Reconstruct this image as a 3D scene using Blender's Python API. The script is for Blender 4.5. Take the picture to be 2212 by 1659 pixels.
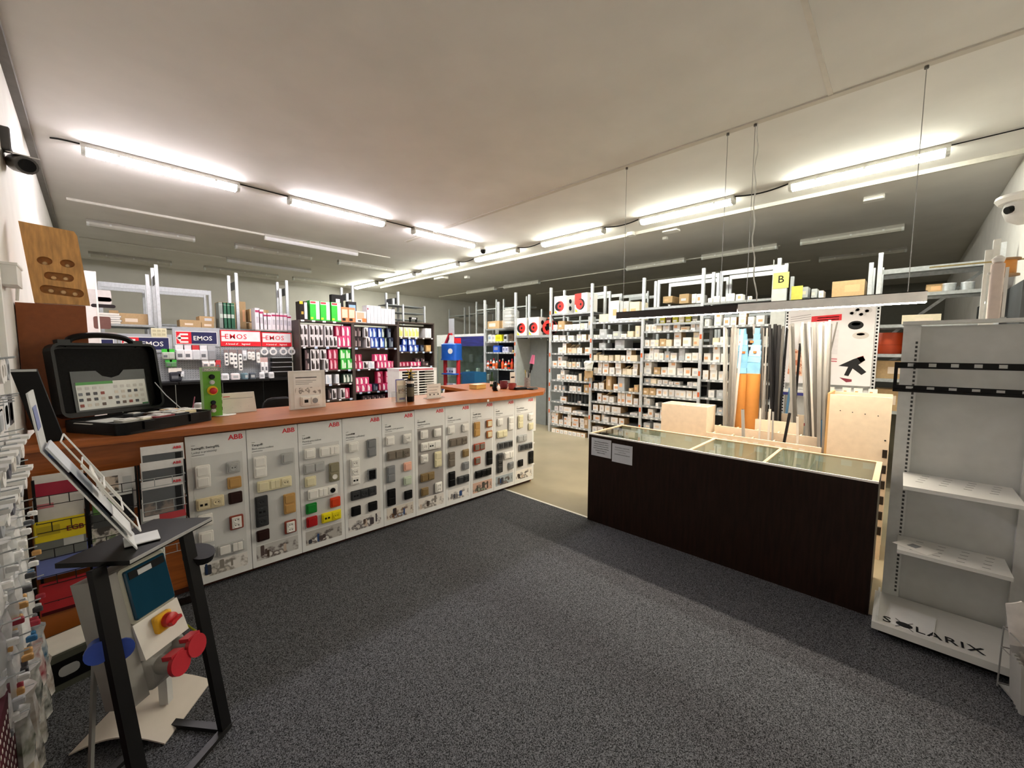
import bpy, math, random
from mathutils import Vector, Matrix
for o in list(bpy.data.objects): bpy.data.objects.remove(o)
SC = bpy.context.scene
COL = SC.collection
random.seed(7)
# ---------------------------------------------------------------- camera, world, exposure
FPX, CXP, CYP, EYE = 871.67, 1106.0, 829.5, 1.6
YAW, PITCH, ROLL = math.radians(46.025), math.radians(4.791), math.radians(-0.199)
fw = Vector((math.sin(YAW)*math.cos(PITCH), math.cos(YAW)*math.cos(PITCH), -math.sin(PITCH)))
rt = Vector((math.cos(YAW), -math.sin(YAW), 0))
dn = fw.cross(rt)
rr = math.cos(ROLL)*rt + math.sin(ROLL)*dn
dd = -math.sin(ROLL)*rt + math.cos(ROLL)*dn
cd = bpy.data.cameras.new('camera'); cam = bpy.data.objects.new('camera', cd); COL.objects.link(cam)
cd.sensor_width = 36; cd.sensor_fit = 'HORIZONTAL'; cd.lens = FPX/2212*36; cd.clip_start = 0.02; cd.clip_end = 100
cam.matrix_world = Matrix(((rr.x, -dd.x, -fw.x, 0), (rr.y, -dd.y, -fw.y, 0), (rr.z, -dd.z, -fw.z, EYE), (0, 0, 0, 1)))
SC.camera = cam
w = bpy.data.worlds.new('world'); SC.world = w; w.use_nodes = True
w.node_tree.nodes['Background'].inputs[0].default_value = (0.5, 0.5, 0.5, 1)
w.node_tree.nodes['Background'].inputs[1].default_value = 0.05
vs = SC.view_settings
vs.view_transform = 'Standard'; vs.look = 'None'; vs.gamma = 1; vs.use_curve_mapping = False
vs.exposure = 2.0
try:
    SC.cycles.max_bounces = 10; SC.cycles.diffuse_bounces = 7; SC.cycles.glossy_bounces = 3; SC.cycles.transparent_max_bounces = 12
    SC.cycles.sample_clamp_indirect = 4.0; SC.cycles.use_denoising = True; SC.cycles.caustics_reflective = False; SC.cycles.caustics_refractive = False
except Exception: pass
TUBE_COOL, TUBE_WARM, LED_POWER = 21.0, 21.0, 50.0     # radiance of the fluorescent diffusers and of the LED strips
CEIL, XW, YW, YB, XF = 3.5, -0.31, -0.74, 12.6, 16.0

# ---------------------------------------------------------------- surveyed points (photo point + known plane -> place in the shop)
def ray(x, y): return rr*((x-CXP)/FPX) + dd*((y-CYP)/FPX) + fw
def az(x, y, z=0.0):
    d = ray(x, y); t = (z-EYE)/d.z; return Vector((0, 0, EYE)) + d*t
def ax(x, y, X):
    d = ray(x, y); return Vector((0, 0, EYE)) + d*(X/d.x)
def ay(x, y, Y):
    d = ray(x, y); return Vector((0, 0, EYE)) + d*(Y/d.y)
# ---------------------------------------------------------------- materials
MATS = {}
def lin(c):
    if isinstance(c, str): c = tuple(int(c[i:i+2], 16)/255 for i in (0, 2, 4))
    return tuple((v/12.92 if v <= 0.04045 else ((v+0.055)/1.055)**2.4) for v in c)
def mat(name, col='808080', rough=0.55, metal=0.0, var=0.06, scale=12.0, bump=0.0, emit=0.0, stretch=None, alpha=1.0, col2=None, contrast=None, detail=3):
    if name in MATS: return MATS[name]
    m = bpy.data.materials.new(name); MATS[name] = m; m.use_nodes = True
    nt = m.node_tree; b = nt.nodes['Principled BSDF']
    c = lin(col)
    b.inputs['Roughness'].default_value = rough; b.inputs['Metallic'].default_value = metal
    tc = nt.nodes.new('ShaderNodeTexCoord'); nz = nt.nodes.new('ShaderNodeTexNoise')
    nz.inputs['Scale'].default_value = scale; nz.inputs['Detail'].default_value = detail
    if stretch:
        mp = nt.nodes.new('ShaderNodeMapping'); mp.inputs['Scale'].default_value = stretch
        nt.links.new(tc.outputs['Object'], mp.inputs[0]); nt.links.new(mp.outputs[0], nz.inputs['Vector'])
    else: nt.links.new(tc.outputs['Object'], nz.inputs['Vector'])
    rp = nt.nodes.new('ShaderNodeValToRGB')
    lo, hi = contrast or (0.3, 0.7)
    rp.color_ramp.elements[0].position = lo; rp.color_ramp.elements[1].position = hi
    a = tuple(max(0, v*(1-var)) for v in c); d = lin(col2) if col2 else tuple(min(1, v*(1+var)) for v in c)
    rp.color_ramp.elements[0].color = (*a, 1); rp.color_ramp.elements[1].color = (*d, 1)
    nt.links.new(nz.outputs['Fac'], rp.inputs[0]); nt.links.new(rp.outputs[0], b.inputs['Base Color'])
    if bump:
        bp = nt.nodes.new('ShaderNodeBump'); bp.inputs['Strength'].default_value = bump; bp.inputs['Distance'].default_value = 0.004
        nt.links.new(nz.outputs['Fac'], bp.inputs['Height']); nt.links.new(bp.outputs[0], b.inputs['Normal'])
    if sum(c) < .09 and metal == 0: b.inputs['Specular IOR Level'].default_value = 0.2
    if emit:
        b.inputs['Emission Color'].default_value = (*c, 1); b.inputs['Emission Strength'].default_value = emit
    if alpha < 1: b.inputs['Alpha'].default_value = alpha
    return m
def glassmat(name, tint='f4fbf8', gloss=0.05, rough=0.02, dust=0.0):
    if name in MATS: return MATS[name]
    m = bpy.data.materials.new(name); MATS[name] = m; m.use_nodes = True
    nt = m.node_tree; nt.nodes.clear()
    out = nt.nodes.new('ShaderNodeOutputMaterial'); tr = nt.nodes.new('ShaderNodeBsdfTransparent'); gl = nt.nodes.new('ShaderNodeBsdfGlossy')
    tr.inputs[0].default_value = (*lin(tint), 1); gl.inputs['Roughness'].default_value = rough
    fr = nt.nodes.new('ShaderNodeFresnel'); fr.inputs[0].default_value = 1.5
    mx = nt.nodes.new('ShaderNodeMixShader'); ge = nt.nodes.new('ShaderNodeNewGeometry'); iv = nt.nodes.new('ShaderNodeMath'); iv.operation = 'SUBTRACT'; iv.inputs[0].default_value = 1.0
    ml = nt.nodes.new('ShaderNodeMath'); ml.operation = 'MULTIPLY'; nt.links.new(ge.outputs['Backfacing'], iv.inputs[1]); nt.links.new(iv.outputs[0], ml.inputs[0]); nt.links.new(fr.outputs[0], ml.inputs[1]); nt.links.new(ml.outputs[0], mx.inputs[0])
    nt.links.new(tr.outputs[0], mx.inputs[1]); nt.links.new(gl.outputs[0], mx.inputs[2])
    if dust:
        df = nt.nodes.new('ShaderNodeBsdfDiffuse'); df.inputs[0].default_value = (.8, .8, .8, 1)
        m2 = nt.nodes.new('ShaderNodeMixShader'); m2.inputs[0].default_value = dust
        nt.links.new(mx.outputs[0], m2.inputs[1]); nt.links.new(df.outputs[0], m2.inputs[2]); nt.links.new(m2.outputs[0], out.inputs[0])
    else: nt.links.new(mx.outputs[0], out.inputs[0])
    return m
def col(hexc, rough=0.5, metal=0.0):          # plain coloured plastic, card or paint
    return mat('paint_%s_%d_%d' % (hexc, rough*100, metal*100), hexc, rough, metal, var=0.05, scale=25)
def photo(name, c1, c2, c3, scale=9):           # small printed interior photograph: blotches of three tones
    if name in MATS: return MATS[name]
    m = mat(name, c1, 0.4, var=0, scale=scale, detail=4)
    rp = [n for n in m.node_tree.nodes if n.type == 'VALTORGB'][0]
    rp.color_ramp.elements[0].color = (*lin(c1), 1); rp.color_ramp.elements[0].position = 0.36
    rp.color_ramp.elements[1].color = (*lin(c3), 1); rp.color_ramp.elements[1].position = 0.52
    e = rp.color_ramp.elements.new(0.42); e.color = (*lin(c2), 1)
    return m
STEEL = mat('galvanised_steel', 'b4babd', 0.42, 0.55, var=0.15, scale=30)
STEELW = mat('bright_zinc_upright', 'd4d9de', 0.4, 0.35, var=0.08, scale=40)
ZINCD = mat('dull_zinc_plate', '7f8588', 0.5, 0.4, var=0.2, scale=9)
WHITE = mat('white_plastic', 'eeeeea', 0.4, var=0.03)
OFFW = mat('off_white_card', 'e6e3dc', 0.6, var=0.05)
GREYP = mat('light_grey_plastic', 'b9bcbd', 0.45, var=0.05)
BLACK = mat('black_plastic', '060607', 0.35, var=0.2)
BLACKM = mat('matt_black_paint', '0d0d0e', 0.5, var=0.2)
DARK = mat('dark_void_plastic', '0b0b0c', 0.7, var=0.1)
CARD = mat('brown_cardboard', 'a8855c', 0.75, var=0.12, scale=14)
CARDD = mat('dark_brown_cardboard', '8a6a48', 0.75, var=0.15, scale=14)
CHERRY = mat('cherry_laminate', 'a25a26', 0.32, var=0.22, scale=6, stretch=(1.2, 14, 14), detail=6)
WENGE = mat('dark_wenge_laminate', '22150f', 0.4, var=0.35, scale=5, stretch=(10, 10, 1.0), detail=6)
SHELFD = mat('dark_brown_shelf_board', '3f332e', 0.5, var=0.2, scale=7, stretch=(1, 8, 8))
CREAM = mat('cream_chipboard', 'e3d2ba', 0.55, var=0.05, scale=20)
GOND = mat('grey_powder_coat', 'cdcfcd', 0.45, 0.0, var=0.06, scale=18)
GLASS = glassmat('clear_glass')
ACRYL = glassmat('clear_acrylic', 'f2f5f5', dust=0.10)
BAG = glassmat('clear_plastic_bag', 'f0f2f2', rough=0.15, dust=0.30)
RED = col('dd1328'); NAVY = col('1c2050'); INK = mat('black_print', '222326', 0.6, var=0.1); GREYINK = mat('grey_print', '8b8f92', 0.6, var=0.05)

# ---------------------------------------------------------------- mesh helpers
class MB:
    def __init__(s, T=None): s.v, s.f, s.m, s.T = [], [], [], T
    def add(s, vs_, fs, m=0):
        n = len(s.v)
        s.v += [tuple(s.T @ Vector(p)) if s.T is not None else tuple(p) for p in vs_]
        for f in fs: s.f.append([n+i for i in f]); s.m.append(m)
        return s
    def box(s, x0, y0, z0, x1, y1, z1, m=0):
        return s.add([(x0,y0,z0),(x1,y0,z0),(x1,y1,z0),(x0,y1,z0),(x0,y0,z1),(x1,y0,z1),(x1,y1,z1),(x0,y1,z1)],
                     [(0,3,2,1),(4,5,6,7),(0,1,5,4),(1,2,6,5),(2,3,7,6),(3,0,4,7)], m)
    def slab(s, poly, z0, z1, ch=0.0, m=0, T=None):         # outline extruded along z with a chamfered far edge
        n = len(poly)
        cx = sum(p[0] for p in poly)/n; cy = sum(p[1] for p in poly)/n
        hw = max(abs(p[0]-cx) for p in poly); hh = max(abs(p[1]-cy) for p in poly)
        L = [[(p[0], p[1], z0) for p in poly]]
        if ch:
            L.append([(p[0], p[1], z1-ch) for p in poly])
            L.append([(cx+(p[0]-cx)*(hw-ch)/hw, cy+(p[1]-cy)*(hh-ch)/hh, z1) for p in poly])
        else: L.append([(p[0], p[1], z1) for p in poly])
        V = [T @ Vector(p) if T is not None else p for l in L for p in l]
        F = [tuple(range(n))[::-1], tuple(range((len(L)-1)*n, len(L)*n))]
        for k in range(len(L)-1):
            for i in range(n): j = (i+1) % n; F.append((k*n+i, k*n+j, (k+1)*n+j, (k+1)*n+i))
        return s.add(V, F, m)
    def cyl(s, p0, p1, r, n=12, m=0, r2=None, caps=True):
        p0, p1 = Vector(p0), Vector(p1); d = (p1-p0).normalized()
        a = d.orthogonal().normalized(); b = d.cross(a); r2 = r if r2 is None else r2
        V = [p0+(a*math.cos(t)+b*math.sin(t))*r for t in [2*math.pi*i/n for i in range(n)]]
        V += [p1+(a*math.cos(t)+b*math.sin(t))*r2 for t in [2*math.pi*i/n for i in range(n)]]
        F = [(i, (i+1) % n, n+(i+1) % n, n+i) for i in range(n)]
        if caps: F += [tuple(range(n))[::-1], tuple(range(n, 2*n))]
        return s.add(V, F, m)
    def tube(s, pts, r, n=6, m=0):
        pts = [Vector(p) for p in pts]; V = []; k = len(pts)
        for i, p in enumerate(pts):
            d = ((pts[min(i+1, k-1)]-pts[max(i-1, 0)])).normalized()
            ref = Vector((0, 0, 1)) if abs(d.z) < 0.9 else Vector((1, 0, 0))
            a = d.cross(ref).normalized(); b = d.cross(a)
            V += [p+(a*math.cos(t)+b*math.sin(t))*r for t in [2*math.pi*j/n for j in range(n)]]
        F = [(i*n+j, i*n+(j+1) % n, (i+1)*n+(j+1) % n, (i+1)*n+j) for i in range(k-1) for j in range(n)]
        F += [tuple(range(n))[::-1], tuple(range((k-1)*n, k*n))]
        return s.add(V, F, m)
    def lathe(s, prof, n=16, m=0, o=(0, 0, 0)):
        V = [(o[0]+r*math.cos(2*math.pi*i/n), o[1]+r*math.sin(2*math.pi*i/n), o[2]+z) for r, z in prof for i in range(n)]
        k = len(prof)
        F = [(i*n+j, i*n+(j+1) % n, (i+1)*n+(j+1) % n, (i+1)*n+j) for i in range(k-1) for j in range(n)]
        F += [tuple(range(n))[::-1], tuple(range((k-1)*n, k*n))]
        return s.add(V, F, m)
    def bar(s, p0, p1, w_, h_, up=(0, 0, 1), m=0):           # straight bar of rectangular section
        p0, p1 = Vector(p0), Vector(p1); d = (p1-p0).normalized(); up = Vector(up)
        if abs(d.dot(up)) > 0.97: up = Vector((1, 0, 0))
        a = d.cross(up).normalized(); b = a.cross(d)
        V = [p+a*sx*w_/2+b*sy*h_/2 for p in (p0, p1) for sx, sy in ((-1,-1),(1,-1),(1,1),(-1,1))]
        return s.add(V, [(3,2,1,0),(4,5,6,7),(0,1,5,4),(1,2,6,5),(2,3,7,6),(3,0,4,7)], m)
    def mesh(s, name, mats):
        me = bpy.data.meshes.new(name); me.from_pydata(s.v, [], s.f)
        for m in (mats if isinstance(mats, (list, tuple)) else [mats]): me.materials.append(m)
        if any(s.m): me.polygons.foreach_set('material_index', s.m)
        me.update(); return me
    def build(s, name, mats, parent=None, smooth=False, **kw):
        me = s.mesh(name, mats)
        if smooth: me.polygons.foreach_set('use_smooth', [True]*len(me.polygons)); me.set_sharp_from_angle(angle=0.7)
        return place(name, me, parent, **kw)
def place(name, me, parent=None, loc=None, rotz=0.0, scale=None, matrix=None):
    o = bpy.data.objects.new(name, me); COL.objects.link(o); o.parent = parent
    if matrix is not None: o.matrix_local = matrix
    else:
        if loc is not None: o.location = loc
        if rotz: o.rotation_euler = (0, 0, rotz)
        if scale is not None: o.scale = scale
    return o
def tag(o, label=None, cat=None, group=None, kind=None):
    if label: o['label'] = label
    if cat: o['category'] = cat
    if group: o['group'] = group
    if kind: o['kind'] = kind
    return o
def thing(name, label, cat, loc=(0, 0, 0), rotz=0.0, group=None, matrix=None):
    o = bpy.data.objects.new(name, None); COL.objects.link(o); o.empty_display_size = 0.05
    if matrix is not None: o.matrix_world = matrix
    else: o.location = loc; o.rotation_euler = (0, 0, rotz)
    return tag(o, label, cat, group)
def copy_tree(o, parent=None):
    c = o.copy(); COL.objects.link(c); c.parent = parent
    if parent is not None: c.matrix_parent_inverse = o.matrix_parent_inverse
    for ch in list(o.children): copy_tree(ch, c)
    return c
def rrect(w_, h_, r, n=3, cx=0.0, cy=0.0):
    P = []
    for sx, sy, a0 in ((1, 1, 0), (-1, 1, 90), (-1, -1, 180), (1, -1, 270)):
        for i in range(n+1):
            a = math.radians(a0+90*i/n); P.append((cx+sx*(w_/2-r)+r*math.cos(a), cy+sy*(h_/2-r)+r*math.sin(a)))
    return P
def fr(o, u, v):                                       # frame: columns u, v, u x v, origin
    u, v = Vector(u).normalized(), Vector(v).normalized(); n = u.cross(v)
    return Matrix(((u.x, v.x, n.x, o[0]), (u.y, v.y, n.y, o[1]), (u.z, v.z, n.z, o[2]), (0, 0, 0, 1)))
FRONT = ((1, 0, 0), (0, 0, 1))                         # a face that looks along local -y
TXT = {}
def text(s, size, m, parent, o, u=(1, 0, 0), v=(0, 0, 1), bold=0.0, align='LEFT', name='lettering', space=1.0):
    key = (s, size, m.name, bold, align, space)
    if key not in TXT:
        c = bpy.data.curves.new(name, 'FONT'); c.body = s; c.size = size; c.offset = bold*size; c.extrude = 0.0006; c.resolution_u = 2
        c.align_x = align; c.space_character = space; c.materials.append(m)
        t = bpy.data.objects.new(name, c); me = bpy.data.meshes.new_from_object(t); bpy.data.objects.remove(t); bpy.data.curves.remove(c)
        me.name = name; me.materials.clear(); me.materials.append(m); TXT[key] = me
    return place(name, TXT[key], parent, matrix=fr(o, u, v))
ORD = ['first', 'second', 'third', 'fourth', 'fifth', 'sixth', 'seventh', 'eighth', 'ninth', 'tenth', 'eleventh', 'twelfth', 'thirteenth', 'fourteenth', 'fifteenth', 'sixteenth', 'seventeenth', 'eighteenth', 'nineteenth', 'twentieth']
ORD += ['twenty-' + a for a in ORD[:9]]
# ================================================================= the room
def struct(name, mb, m): return tag(mb.build(name, m), kind='structure')
CONC = mat('concrete_floor', '9a9078', 0.35, var=0.14, scale=1.6, detail=6)
PLASTER = mat('white_plaster', 'e2e0dc', 0.8, var=0.05, scale=4, bump=0.1)
CEILM = mat('ceiling_paint', 'dad8d4', 0.85, var=0.04, scale=2.5)
FARW = mat('far_wall_plaster', 'd2d1ca', 0.85, var=0.05, scale=2)
CARPET = mat('dark_needle_felt', '121316', 0.95, var=0.3, scale=230, bump=0.6, col2='7c7e84', contrast=(0.36, 0.74), detail=2)
struct('floor', MB().box(XW-.1, YW-.1, -0.1, XF+.1, YB+.1, 0), CONC)
struct('ceiling', MB().box(XW-.1, YW-.1, CEIL, XF+.1, YB+.1, CEIL+0.1), CEILM)
struct('wall_left', MB().box(XW-.1, YW-.1, 0, XW, YB+.1, CEIL), PLASTER)
struct('wall_right', MB().box(XW, YW-.1, 0, XF+.1, YW, CEIL), PLASTER)
struct('wall_back', MB().box(XW, YB, 0, XF+.1, YB+.1, CEIL), FARW)
struct('wall_far', MB().box(XF, YW, 0, XF+.1, YB, CEIL), mat('far_wall_painted_shade', '77766e', .85, var=.05))  # wall colour darkened to stand in for the unlit storage end
struct('trim_1', MB().box(3.91, YW, CEIL-0.012, 3.97, 6.4, CEIL), mat('ceiling_joint_strip', 'c4beb4', 0.85, var=0.04))
struct('trim_2', MB().box(2.2, 0.485, CEIL-0.008, 3.91, 0.515, CEIL), mat('ceiling_joint_strip_2', 'd2cdc5', 0.85, var=0.04))
carp = MB().box(XW, YW, 0, 3.19, 3.6, 0.006).build('carpet', CARPET)
tag(carp, 'dark grey speckled felt carpet covering the customer area', 'carpet', kind='structure')
struct('trim_3', MB().box(3.19, 2.05, 0, 3.215, 3.3, 0.008), col('e8e6df', 0.4))
# dark lower panelling on the wall at the right edge, above the grey gondola
struct('trim_4', MB().box(5.6, YW, 0.0, 8.6, YW+.03, 2.22), mat('dark_wall_board', '4a4d50', 0.6, var=0.2, scale=3))
# pipe boxing where the left wall meets the ceiling
struct('trim_5', MB().box(XW, 1.0, CEIL-0.05, XW+0.05, YB, CEIL-0.0), mat('grey_cable_trunk', '6a6763', 0.6, var=0.1))

# ================================================================= ceiling lights
def tube_light(name, label, p0, p1, emit=None, group=None, slim=False):
    """strip light under the ceiling between two ends (world points at diffuser height)"""
    p0, p1 = Vector(p0), Vector(p1); d = p1-p0; L = d.length; a = math.atan2(d.y, d.x)
    t = thing(name, label, 'ceiling light', ((p0.x+p1.x)/2, (p0.y+p1.y)/2, CEIL), a, group)
    hw = 0.035 if slim else 0.055
    hs = MB(); prof = [(-hw, -0.045), (-hw*.8, -0.0), (hw*.8, 0), (hw, -0.045)]
    hs.slab(prof, -L/2, L/2, m=0, T=Matrix(((0, 0, 1, 0), (1, 0, 0, 0), (0, 1, 0, 0), (0, 0, 0, 1))))
    hs.build('housing', mat('fixture_housing', 'b4b2ab', 0.5), t)
    dm = MB(); prof = [(-hw*.62, -0.098), (-hw*.98, -0.075), (-hw, -0.045), (hw, -0.045), (hw*.98, -0.075), (hw*.62, -0.098)]
    dm.slab(prof, -L/2+.03, L/2-.03, T=Matrix(((0, 0, 1, 0), (1, 0, 0, 0), (0, 1, 0, 0), (0, 0, 0, 1))))
    dm.build('diffuser', emit or mat('unlit_diffuser', 'c3c2b8', 0.35, var=0.08), t)
    for s in (-1, 1):
        e = MB(); x = s*(L/2-.03)
        e.slab(prof, min(x, x+s*.03), max(x, x+s*.03), T=Matrix(((0, 0, 1, 0), (1, 0, 0, 0), (0, 1, 0, 0), (0, 0, 0, 1))))
        e.build('end_cap', mat('clear_end_cap', 'd6dad6', 0.3), t)
    if not slim:
        for s in (-.3, .02, .32):
            MB().box(s*L-.012, -hw-.004, -.062, s*L+.012, hw+.004, -.04).build('clip', col('d9dcda'), t)
    return t
def glow(name, c, power):
    m = bpy.data.materials.new(name); m.use_nodes = True; nt = m.node_tree; nt.nodes.clear()
    o = nt.nodes.new('ShaderNodeOutputMaterial'); e = nt.nodes.new('ShaderNodeEmission')
    e.inputs[0].default_value = (*lin(c), 1); e.inputs[1].default_value = power; nt.links.new(e.outputs[0], o.inputs[0]); return m
COOL = glow('lit_cool_diffuser', 'fff6fa', TUBE_COOL); WARM = glow('lit_warm_diffuser', 'fdfcea', TUBE_WARM); LED = glow('lit_led_strip', 'ffeed8', LED_POWER)
zd = CEIL-.06
LX = [(175, 330, 512, 412), (614, 440, 820, 489), (882, 503, 1021, 533)]
for i, (a, b, c, d) in enumerate(LX):
    p, q = az(a, b, zd), az(c, d, zd); y = 5.6
    tube_light('strip_light', ['lit strip light nearest the left wall, above the open black case', 'lit strip light above the stretch of white-red stickered signs, second from left wall', 'lit strip light over the bulb shelves, short of the small dome camera'][i],
               (p.x, y, zd), (q.x, y, zd), COOL, 'lit strip lights over the counter')
RX = [(1707, 410, 2050, 337), (1390, 484, 1597, 442), (1181, 532, 1320, 504), (1036, 564, 1138, 546), (925, 590, 1005, 574), (843, 608, 908, 595), (777, 623, 832, 614)]
wh = ['nearest the right wall', 'second from the right wall', 'third from the right wall', 'fourth from the right wall', 'fifth from the right wall', 'sixth from the right wall', 'farthest from the right wall']
for i, (a, b, c, d) in enumerate(RX):
    p, q = az(a, b, zd), az(c, d, zd); x = 5.58
    tube_light('strip_light', 'lit warm white strip light, %s in the long row' % wh[i], (x, p.y, zd), (x, q.y, zd), WARM, 'lit strip lights along the white box racks')
DL = [(185, 465, 420, 507, 8.75, 'near the left wall'), (507, 521, 672, 549, 8.75, 'in the middle of its row'), (730, 556, 852, 577, 8.75, 'at the inner end of its row'),
      (190, 540, 370, 561, 11.6, 'of the last row, near the left wall'), (440, 573, 600, 597, 11.6, 'of the last row, second from the left wall'), (632, 591, 745, 608, 11.6, 'of the last row, third from the left wall')]
for a, b, c, d, y, wd in DL:
    p, q = ay(a, b, y), ay(c, d, y)
    tube_light('strip_light', 'switched-off strip light %s over the back racks' % wd, (p.x, y, zd), (q.x, y, zd), None, 'unlit strip lights over the back racks')
for a, c, y, wd in ((572, 772, 7.7, 'brighter bare tube on the white conduit above the signs'), (488, 670, 10.2, 'dim bare tube on the farther white conduit')):
    p, q = ay(a, 530, y), ay(c, 545, y)
    tube_light('tube_light', 'switched-off slim %s' % wd, (p.x, y, zd), (q.x, y, zd), mat('pale_tube_cover', 'dcdde0', 0.3), 'slim tubes on conduit', slim=True)
DR = [(1730, 515, 1955, 477, 8.55, 'nearest the right wall'), (1517, 548, 1680, 521, 8.55, 'second from the right wall'), (1355, 575, 1480, 554, 8.55, 'third from the right wall'),
      (1090, 611, 1165, 601, 8.55, 'fifth from the right wall'), (1010, 627, 1070, 618, 8.55, 'sixth from the right wall'), (1770, 555, 1960, 535, 10.4, 'of the farthest dark row')]
for a, b, c, d, x, wd in DR:
    p, q = ax(a, b, x), ax(c, d, x)
    tube_light('strip_light', 'switched-off strip light over the dark warehouse, %s' % wd, (x, p.y, zd), (x, q.y, zd), None, 'unlit strip lights over the warehouse')

# conduits and cables on the ceiling
CDT = col('dcdad2', 0.45)
def conduit(name, label, p0, p1, r=0.012, m=None):
    tag(MB().cyl(p0, p1, r, 8).build(name, m or CDT), label, 'conduit', 'conduits on the ceiling')
zc = CEIL-.014
struct('trim_6', MB().box(6.16, YW, CEIL-.045, 6.20, 11.5, CEIL), col('c4c1b8', .5))
conduit('conduit', 'white conduit crossing the ceiling just behind the lit cool lights', (-.12, 7.7, zc), (ay(572, 530, 7.7).x, 7.7, zc), .018)
conduit('conduit', 'short white conduit between the bare tube and its little end box', (ay(772, 545, 7.7).x, 7.7, zc), (ay(842, 550, 7.7).x, 7.7, zc))
conduit('conduit', 'thin white conduit far back under the dark part of the ceiling at left', (-.05, 10.2, zc), (ay(488, 548, 10.2).x, 10.2, zc))
conduit('conduit', 'long white conduit joining the switched-off warehouse lights', (8.68, 1.7, zc), (8.68, 12, zc))
conduit('conduit', 'far thin conduit deep in the dark warehouse ceiling', (10.5, 1.5, zc), (10.5, 9, zc))
BLK = mat('black_cable', '171717', 0.5)
RE = [(az(a, b, zd).y, az(c, d, zd).y) for a, b, c, d in RX]
RE = [(max(p), min(p)) for p in RE]
gaps = [(YW+.01, RE[0][1])]+[(RE[k][0], RE[k+1][1]) for k in range(len(RE)-1)]
for k, (y0, y1) in enumerate(gaps):
    n = 10; y0 += .004; y1 -= .004
    b = MB().tube([(5.58, y0+(y1-y0)*j/n, CEIL-.012-.03*math.sin(math.pi*j/n)*(k > 0)) for j in range(n+1)], 0.009 if k else .006, 5)
    tag(b.build('lighting_cable', BLK), 'black cable between the right wall and the first warm light' if k == 0 else 'black cable on the ceiling between the %s and %s warm light' % (ORD[k-1], ORD[k]), 'cable', 'cables feeding the lights')
LE = [(az(a, b, zd).x, az(c, d, zd).x) for a, b, c, d in LX]
for k, (x0, x1) in enumerate([(-.16, LE[0][0]), (LE[0][1], LE[1][0]), (LE[1][1], LE[2][0])]):
    x0 += .004; x1 -= .004
    b = MB().tube([(x0+(x1-x0)*j/8, 5.6+.04*(k == 0)*(1-j/8)**3, CEIL-.01) for j in range(9)], .007, 5)
    tag(b.build('lighting_cable', BLK), ['stub of black cable left of the first cool light', 'dark cable between the first and second cool light', 'dark cable between the second and third cool light'][k], 'cable', 'cables feeding the lights')
def ceil_box(name, label, cat, px, py, sx, sy, sz, m=WHITE):
    p = az(px, py, CEIL-sz/2); t = MB(); t.slab(rrect(sx, sy, min(sx, sy)*.2), 0, -sz, 0) if False else t.slab(rrect(sx, sy, min(sx, sy)*.2), -sz, 0, 0)
    return tag(t.build(name, m, loc=(p.x, p.y, CEIL)), label, cat)
ceil_box('emergency_light', 'small white flat box on the ceiling near the right wall', 'emergency light', 1888, 429, .12, .2, .05)
ceil_box('emergency_light', 'white oval emergency unit under the second warm light', 'emergency light', 1450, 497, .16, .24, .06)
ceil_box('ceiling_sensor', 'tiny white sensor puck beside the oval emergency unit', 'sensor', 1437, 515, .08, .08, .04)
ceil_box('emergency_light', 'white flat unit on the ceiling near the fifth warm light', 'emergency light', 953, 600, .22, .4, .08)
ceil_box('ceiling_sensor', 'small white sensor by the far end of the warehouse ceiling', 'sensor', 1009, 599, .12, .12, .06)
ceil_box('smoke_detector', 'small round white smoke detector left of the oval unit', 'smoke detector', 1364, 506, .12, .12, .05)
# small dome camera in the middle of the ceiling
p = az(1044, 540, CEIL-.05); t = thing('dome_camera', 'small white dome camera hanging mid-ceiling between the light rows', 'camera', (p.x, p.y, CEIL))
MB().lathe([(.055, 0), (.06, -.04), (.05, -.05)], 14).build('mount', WHITE, t, True)
MB().lathe([(.05, -.05), (.052, -.08), (.035, -.11), (.01, -.12)], 14).build('dome', BLACK, t, True)
# bullet camera on the left wall
Cb = ax(45, 345, XW+.07)
t = thing('bullet_camera', 'dark bullet camera on a bracket high on the left wall', 'camera', (XW, Cb.y, Cb.z))
MB().slab(rrect(.10, .13, .01), 0, .04, .006, T=fr((0.0, 0, .10), (0, 1, 0), (0, 0, 1))).build('wall_bracket', col('4c4a4a'), t)
b = MB(); b.cyl((.045, .14, .015), (.10, -.15, -.07), .052, 16, r2=.05); b.build('housing', mat('camera_grey', '5a5856', 0.4), t, True)
b = MB(); b.cyl((.101, -.151, -.071), (.104, -.165, -.075), .036, 14); b.build('lens', BLACK, t, True)
b = MB(); b.bar((.04, .15, .075), (.1, -.15, -.015), .115, .006); b.build('sun_shield', col('e4e3e0'), t)
# dome camera on an arm at the right wall
Cd = ay(2190, 455, YW+.22)
t = thing('dome_camera', 'white dome camera on a round plate beside the right wall', 'camera', (Cd.x, YW, Cd.z))
MB().lathe([(.145, .10), (.15, .08), (.13, .05), (.08, .045)], 22, o=(0, .17, 0)).build('mount_plate', WHITE, t, True)
MB().lathe([(.09, .05), (.098, .0), (.075, -.07), (.02, -.105)], 18, o=(0, .18, 0)).build('dome', col('d8d8d6'), t, True)
MB().cyl((-.06, .235, .0), (-.075, .262, -.01), .026, 12).build('lens', BLACK, t, True)
MB().cyl((0.06, .0, -.02), (0.05, .12, .0), .07, 14).build('arm', WHITE, t, True)

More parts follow.
